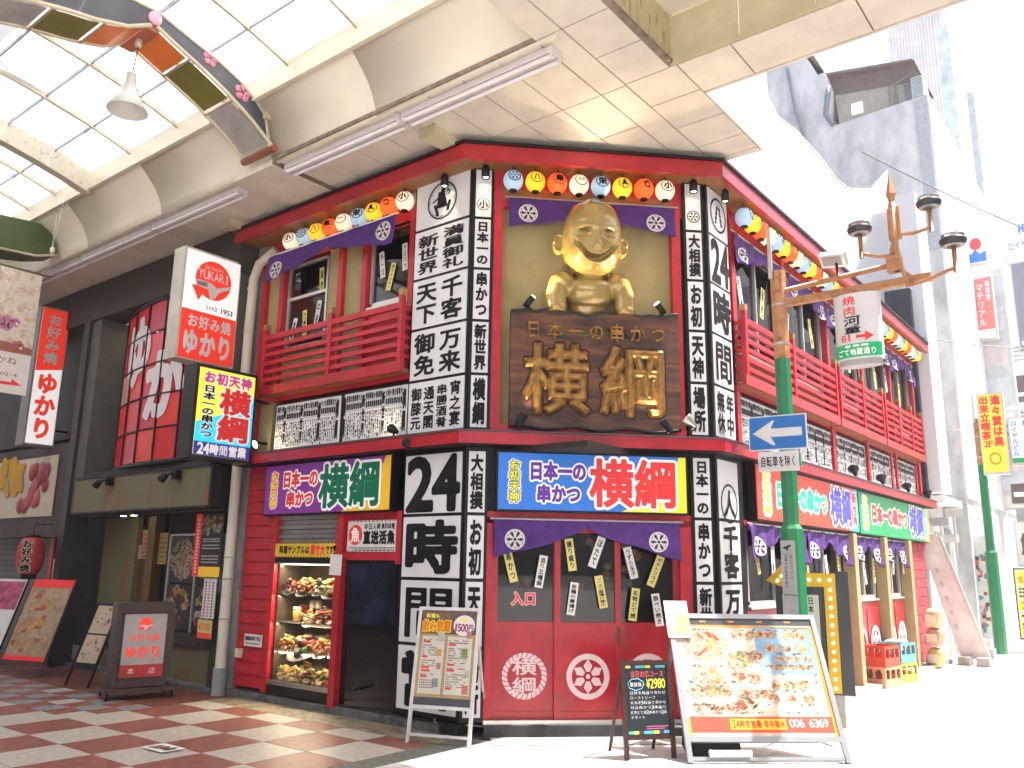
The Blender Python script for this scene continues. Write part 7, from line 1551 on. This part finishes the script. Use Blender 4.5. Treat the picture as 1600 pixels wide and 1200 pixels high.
# the row of buildings down the street, left side
rows_ = [(-3.75, 30.7, 34, 7.5, 'pale white building after the concrete one'), (-3.75, 34.05, 44, 15.0, 'tall white building further down the street'), (-3.6, 44.1, 60, 22, 'tallest white building at the end of the left row')]
for x, y0, y1, h_, l in rows_:
    bb = thing('street_building', l, 'building', (x-4, (y0+y1)/2, 0)); q = MB(); q.wbox(x-9, x, y0, y1, 0, h_); ob('wall', q, WW, bb)
    for fl in range(1, int(h_/3)):
        for k in range(int((y1-y0)/2)): q = MB(); q.wbox(x-.01, x+.03, y0+.5+k*2, y0+1.7+k*2, fl*3+.6, fl*3+2.0); ob('window', q, mat('grey blue pane', (.25, .30, .36), .2), bb)
    q = MB(); q.wbox(x-9, x+.1, y0, y1, h_, h_+.2); ob('parapet', q, WW, bb)
eb = thing('end_building', 'bright pale building closing the far end of the street', 'building', (4, 75, 0)); q = MB(); q.wbox(-12, 30, 72, 80, 0, 30); ob('wall', q, WW, eb)
for fl in range(9):
    for k in range(10): q = MB(); q.wbox(-3+k*3, -1.4+k*3, 71.95, 72.01, 1+fl*3.1, 2.6+fl*3.1); ob('window', q, mat('grey blue pane', (.25, .3, .36)), eb)
# white column and shopfront just beyond
t = thing('shopfront', 'bright white shopfront with pipes next to the far end of the restaurant', 'shop', (-3.9, 22.6, 0))
q = MB(); q.wbox(-5, -3.88, 17.91, 26, 0, 3.15); ob('wall', q, mat('shop white', (.66, .66, .66), .7, var=.12), t)
for k, (y, w_, z0, z1, c_) in enumerate(((18.6, .5, .3, 2.4, (.45, .46, .46)), (19.5, .7, .2, 2.5, (.35, .36, .38)), (21, 1.0, .0, 2.2, (.3, .3, .32)), (23.5, 1.5, .5, 2.4, (.2, .22, .25)))): q = MB(); q.wbox(-3.879, -3.86, y, y+w_, z0, z1); ob('door_panel', q, mat('shop panel %d' % k, c_, .5), t)
for y, z in ((18.3, 2.5), (18.9, 2.2), (19.6, 2.75)): q = MB(); q.wbox(-3.86, -3.55, y, y+.25, z, z+.16); q.tube([(-3.7, y+.1, z+.01), (-3.72, y+.15, z-.9)], .02, 6); ob('fixture', q, ALU, t)
q = MB(); q.wbox(-3.88, -3.62, 18.3, 20.2, 2.95, 3.1); ob('awning', q, WW, t)
t = thing('fascia_column', 'black and white vertical cladding at the far corner of the restaurant', 'column', (-3.85, 17.7, 0)); q = MB(); q.wbox(-4.2, -3.72, 17.56, 17.72, 3.0, 7.2); ob('black_side', q, mat('navy black sheet', (.015, .018, .035), .5), t); q = MB(); q.wbox(-4.2, -3.50, 17.73, 18.6, 3.12, 9.3); ob('white_side', q, WW, t)
# second post and the signs around it
t = lamp_post(-3.17, 20.2, 'further green and orange lamp post at the right edge')
q = MB(); q.tube([(-3.17, 20.2, 4.9), (-2.9, 20.2, 5.0), (-2.2, 20.2, 5.02)], .02, 6); ob('upper_arm', q, STEEL, t)
def hang(x0, x1, y, z0, z1, m, label, dpt=.18, name='hanging_sign'):
    t = thing(name, label, 'sign', ((x0+x1)/2, y, z0)); k = Fr((0, y, 0), (1, 0, 0), (0, -1, 0)); q = MB(); q.box(k, x0, x1, z0, z1, -dpt, 0); ob('sign_box', q, mat('pale sign rim', (.6, .6, .58), .5), t)
    q = MB(); q.box(k, x0+.03, x1-.03, z0+.05, z1-.03, .001, .008); ob('sign_face', q, m, t); return t, k
t, k = hang(-3.12, -2.62, 20.0, 3.62, 5.35, P('yellow face', (.78, .62, .05)), 'yellow hanging sign with red columns of text by the second lamp post')
q = MB(); vtext(q, k, '進々堂は奥', -2.86, -2.68, 4.2, 5.3, off=.05, n=26, c=.010); vtext(q, k, '出来立喫茶', -3.08, -2.90, 4.35, 5.3, off=.05, n=26, c=.010); htext(q, k, '2F', -3.06, -2.88, 4.2, 4.33, off=.03, n=20, c=.01); put(q, k, e_ring(.75, .08), -3.0, -2.74, 3.8, 4.1, n=30, off=0, c=.010); ob('lettering', q, REDP, t)
t, k = hang(-2.60, -2.1, 20.1, 3.80, 4.80, P('white face', (.74, .76, .78)), 'white hanging sign reading 梅田 ロイヤルビル at the right edge')
q = MB(); vtext(q, k, 'ロイヤルビル', -2.55, -2.43, 3.98, 4.74, off=.02, n=26, c=.010); put(q, k, '梅', -2.33, -2.20, 4.60, 4.74, off=.02, n=26, c=.01); put(q, k, '田', -2.33, -2.20, 4.35, 4.49, off=.02, n=26, c=.01); ob('lettering', q, P('royal blue print', (.02, .15, .5)), t); q = MB(); q.box(k, -2.57, -2.13, 3.85, 3.95, .009, .011); ob('green_band', q, GRN, t)
t, k = hang(-3.68, -3.12, 24, 9.55, 10.55, P('white face', (.74, .76, .78)), 'white hanging sign with red ball and blue waves, high up')
q = MB(); put(q, k, _disc, -3.52, -3.24, 9.95, 10.30, n=30, off=0, c=.010); ob('red_ball', q, REDP, t); q = MB(); q.poly(k, [(-3.64, 9.62), (-3.16, 9.62), (-3.16, 9.90), (-3.3, 9.84), (-3.4, 9.98), (-3.5, 9.85), (-3.64, 10.0)], .011, .013); ob('wave', q, BLUE, t)
t, k = hang(-3.72, -3.12, 24.2, 7.55, 9.25, P('coral face', (.62, .16, .14)), 'coral red hanging sign with white lettering below the wave sign')
q = MB(); vtext(q, k, 'マテリアル', -3.52, -3.34, 7.9, 9.1, off=.01, n=26, c=.010); vtext(q, k, '美容室', -3.30, -3.18, 8.6, 9.15, off=.01, n=22, c=.01); q.box(k, -3.68, -3.16, 7.60, 7.82, .009, .011); ob('lettering', q, WP, t)
t, k = hang(-2.72, -2.0, 24, 9.4, 10.6, P('white face', (.74, .76, .78)), 'white and blue hanging sign cut by the right edge, high up')
q = MB(); htext(q, k, 'ロイヤル', -2.66, -2.06, 9.75, 10.0, off=.02, n=26, c=.010); put(q, k, '梅', -2.4, -2.15, 10.15, 10.45, off=.02, n=26, c=.01); ob('lettering', q, P('royal blue print', (.02, .15, .5)), t)
for i, (x0, x1, y, z0, z1, cl, l) in enumerate(((-3.35, -2.6, 26, 6.1, 6.9, (.10, .08, .10), 'small dark brown box sign at the right edge'), (-2.55, -2.1, 23, 6.8, 9.1, (.25, .25, .32), 'grey-blue hanging sign at the right edge'), (-2.95, -2.3, 22, 3.1, 3.62, (.12, .10, .09), 'dark picture panel beneath the yellow hanging sign'), (-2.62, -2.1, 21.5, 2.85, 3.25, (.6, .04, .05), 'red panel with white lettering at the right edge'), (-2.95, -2.1, 22, 1.75, 2.75, (.74, .74, .74), 'large white rounded sign with grey emblem at the right edge'))):
    t, k = hang(x0, x1, y, z0, z1, mat('hang face %d' % i, cl, .5, var=.2 if i == 2 else .05, scale=6), l)
    q = MB()
    if i == 4: put(q, k, '鮨', -2.85, -2.5, 2.0, 2.5, off=.03, n=30, c=.01); put(q, k, '処', -2.45, -2.15, 2.0, 2.5, off=.02, n=30, c=.01)
    elif i == 3: htext(q, k, 'OPEN', -2.58, -2.14, 2.95, 3.15, off=.02, n=22, c=.01)
    else: q.box(k, x0+.08, x1-.1, z0+.2, z0+.3, .009, .011)
    ob('lettering', q, WP if i != 4 else mat('grey print', (.12, .1, .09)), t)
g = Fr((0, 21.0, 0), (1, 0, 0), (0, -1, 0)); t = thing('standing_sign', 'tall yellow and white price board standing beyond the second lamp post', 'sign', (-2.6, 21, 0)); q = MB(); q.box(g, -2.92, -2.28, .25, 1.72, -.3, 0); ob('cabinet', q, BRN, t)
q = MB(); q.box(g, -2.89, -2.31, .29, 1.69, .001, .008); fc = ob('sign_face', q, P('cream yellow face', (.75, .66, .35)), t); q = MB()
for b0, b1 in ((1.4, 1.62), (.85, 1.05), (.33, .62)): q.box(g, -2.86, -2.34, b0, b1, .0085, .010)
ob('yellow_patch', q, YEL, fc); q = MB(); htext(q, g, '290円', -2.82, -2.40, .88, 1.02, off=.02, n=24, c=.012); htext(q, g, '生ビール', -2.84, -2.38, 1.42, 1.55, off=.02, n=24, c=.012); ob('lettering', q, REDP, fc)
q = MB()
for k in range(7):
    for j in range(9): q.quad(g, -2.84+j*.055, -2.80+j*.055, [1.2, 1.27, 1.12, .72, .55, .48, .38][k], [1.2, 1.27, 1.12, .72, .55, .48, .38][k]+.04, .012)
ob('small_print', q, INK, fc); q = MB(); q.box(g, -2.85, -2.35, 0, .25, -.25, -.05); ob('base', q, CONC, t)
t = thing('picture_banner', 'vertical food picture banner on the white wall by the second lamp post', 'banner', (-3.6, 20.8, 0)); g = Fr((-3.42, 20.9, 0), (1, 0, 0), (0, -1, 0)); q = MB(); q.box(g, -.32, .08, .25, 2.4, -.03, 0); ob('board', q, mat('plain white board', (.72, .72, .7)), t)
q = MB(); rn = random.Random(77)
for k in range(40): a, b_ = rn.uniform(-.28, -.02), rn.uniform(.3, 1.9); q.box(g, a, a+rn.uniform(.04, .1), b_, b_+rn.uniform(.04, .12), .001, .002+k*.0002, k % 4)
ob('picture', q, [mat('dish ink 0', (0, 0, 0)), mat('dish ink 5', (0, 0, 0)), mat('pink ink', (0, 0, 0)), mat('teal ink', (.05, .35, .4))], t)
for i, (x, y, z, w_, h_, cl, l) in enumerate(((-3.45, 25, 5.3, .7, .5, (.72, .74, .76), 'pale air-conditioner box low on the white wall past the second post'), (-3.40, 26, 7.2, .8, .6, (.66, .70, .72), 'pale air-conditioner box between the coral sign and the white column'), (-2.95, 22.6, 2.78, .35, .3, (.30, .32, .34), 'small grey box on a bracket above the rounded white sign'), (-2.5, 22.6, 2.78, .3, .25, (.5, .42, .1), 'small yellowish box next to the grey bracket box'), (-2.3, 25, 5.2, .8, .7, (.5, .56, .62), 'pale blue glazed box sign at the right edge'))):
    t = thing('wall_unit', l, 'unit', (x, y, z)); k = Fr((0, y, 0), (1, 0, 0), (0, -1, 0)); q = MB(); q.box(k, x, x+w_, z, z+h_, -.4, 0); ob('casing', q, mat('unit casing %d' % i, cl, .5, var=.1), t)
    for j in range(4): q = MB(); q.box(k, x+.05, x+w_-.05, z+h_*(.15+.2*j), z+h_*(.22+.2*j), .001, .012); ob('grille_bar', q, mat('unit grille', (.35, .37, .4), .5), t)
for i, (y, z0, z1) in enumerate(((24.6, 4.9, 9.6), (25.2, 3.2, 5.6))):
    t = thing('vertical_signboard', ('tall pale signboard frame behind the coral hanging sign', 'lower pale signboard frame behind the yellow hanging sign')[i], 'sign', (-3.3, y, z0)); k = Fr((0, y, 0), (1, 0, 0), (0, -1, 0)); q = MB(); q.box(k, -3.9, -2.9+.4*i, z0, z1, -.2, 0); ob('board', q, mat('weathered pale board', (.58, .60, .62), .6, var=.12, scale=3), t)
    for j in range(5): q = MB(); q.box(k, -3.8, -3.0+.4*i, z0+(z1-z0)*(j+.12)/5, z0+(z1-z0)*(j+.8)/5, .001, .01); ob('panel', q, mat('pale board panel %d' % (j % 3), ((.72, .72, .70), (.60, .66, .70), (.70, .64, .62))[j % 3], .5, var=.1), t)
# overhead wires
t = thing('overhead_cable', 'thin cables sagging across the street above the far signs', 'cable', (-3, 20, 6))
for a, b_, s_ in (((-3.8, 17.4, 6.2), (0, 22, 6.4), .2), ((-3.8, 17.6, 4.6), (-3.17, 20.2, 4.8), .25), ((-3.0, 12, 7.6), (1, 24, 8.2), .3)):
    q = MB(); a = np.array(a); b_ = np.array(b_); q.tube([a+(b_-a)*k/14-np.array([0, 0, 4*s_*(k/14)*(1-k/14)]) for k in range(15)], .012, 5); ob('cable', q, mat('grey cable', (.25, .25, .26), .6), t)
t = thing('traffic_cone_base', 'grey concrete foot block standing below the second lamp post', 'block', (-3.3, 19.2, 0)); q = MB(); q.wbox(-3.45, -3.1, 18.9, 19.25, 0, .18); ob('block', q, CONC, t); q = MB(); q.tube([(-3.28, 19.07, .18), (-3.28, 19.07, .26)], .03, 8); ob('socket', q, STEEL, t); t.name = 'foot_block'

# ================================================================== THE OTHER SIDES OF THE CROSSING, unseen, added to hold back sky light
t = thing('unseen_opposite_shops', 'unseen row of shops added across the arcade to hold back sky light', 'building', (-20, -2, 0)); q = MB(); q.wbox(-60, -4.5, -9, -1.2, 0, 6.6); ob('wall', q, mat('opposite wall', (.20, .17, .14), .7, var=.2), t)
for k in range(9): q = MB(); q.wbox(-58+k*6, -54+k*6, -1.19, -1.15, .3, 2.4); ob('shopfront_window', q, mat('grey blue pane', (.25, .3, .36)), t)
t = thing('street_building', 'unseen grey building added across the sunny street to hold back sky light', 'building', (8, 20, 0)); q = MB(); q.wbox(3.6, 14, 3.0, 60, 0, 9); ob('wall', q, mat('grey street wall', (.6, .59, .57), .8, var=.15), t)  # out-of-view block put in to cut ambient light on the crossing
for fl in range(2):
    for k in range(14): q = MB(); q.wbox(3.56, 3.6, 4+k*4, 6.4+k*4, .9+fl*3.4, 2.8+fl*3.4); ob('window', q, mat('grey blue pane', (.25, .3, .36)), t)

# ================================================================== AIR: volume added to imitate lens glare over the sunny side
hz = bpy.data.materials.new('glare_haze'); hz.use_nodes = True; tn = hz.node_tree; tn.nodes.clear()
vo = tn.nodes.new('ShaderNodeVolumePrincipled'); mo = tn.nodes.new('ShaderNodeOutputMaterial'); vo.inputs['Color'].default_value = (.97, .97, 1, 1); vo.inputs['Density'].default_value = GLARE_HAZE; vo.inputs['Anisotropy'].default_value = .3
tn.links.new(vo.outputs[0], mo.inputs['Volume'])
q = MB(); q.wbox(-130, 130, -90, 170, -1.3, 31.5); ob('glare_haze', q, hz, kind='stuff')
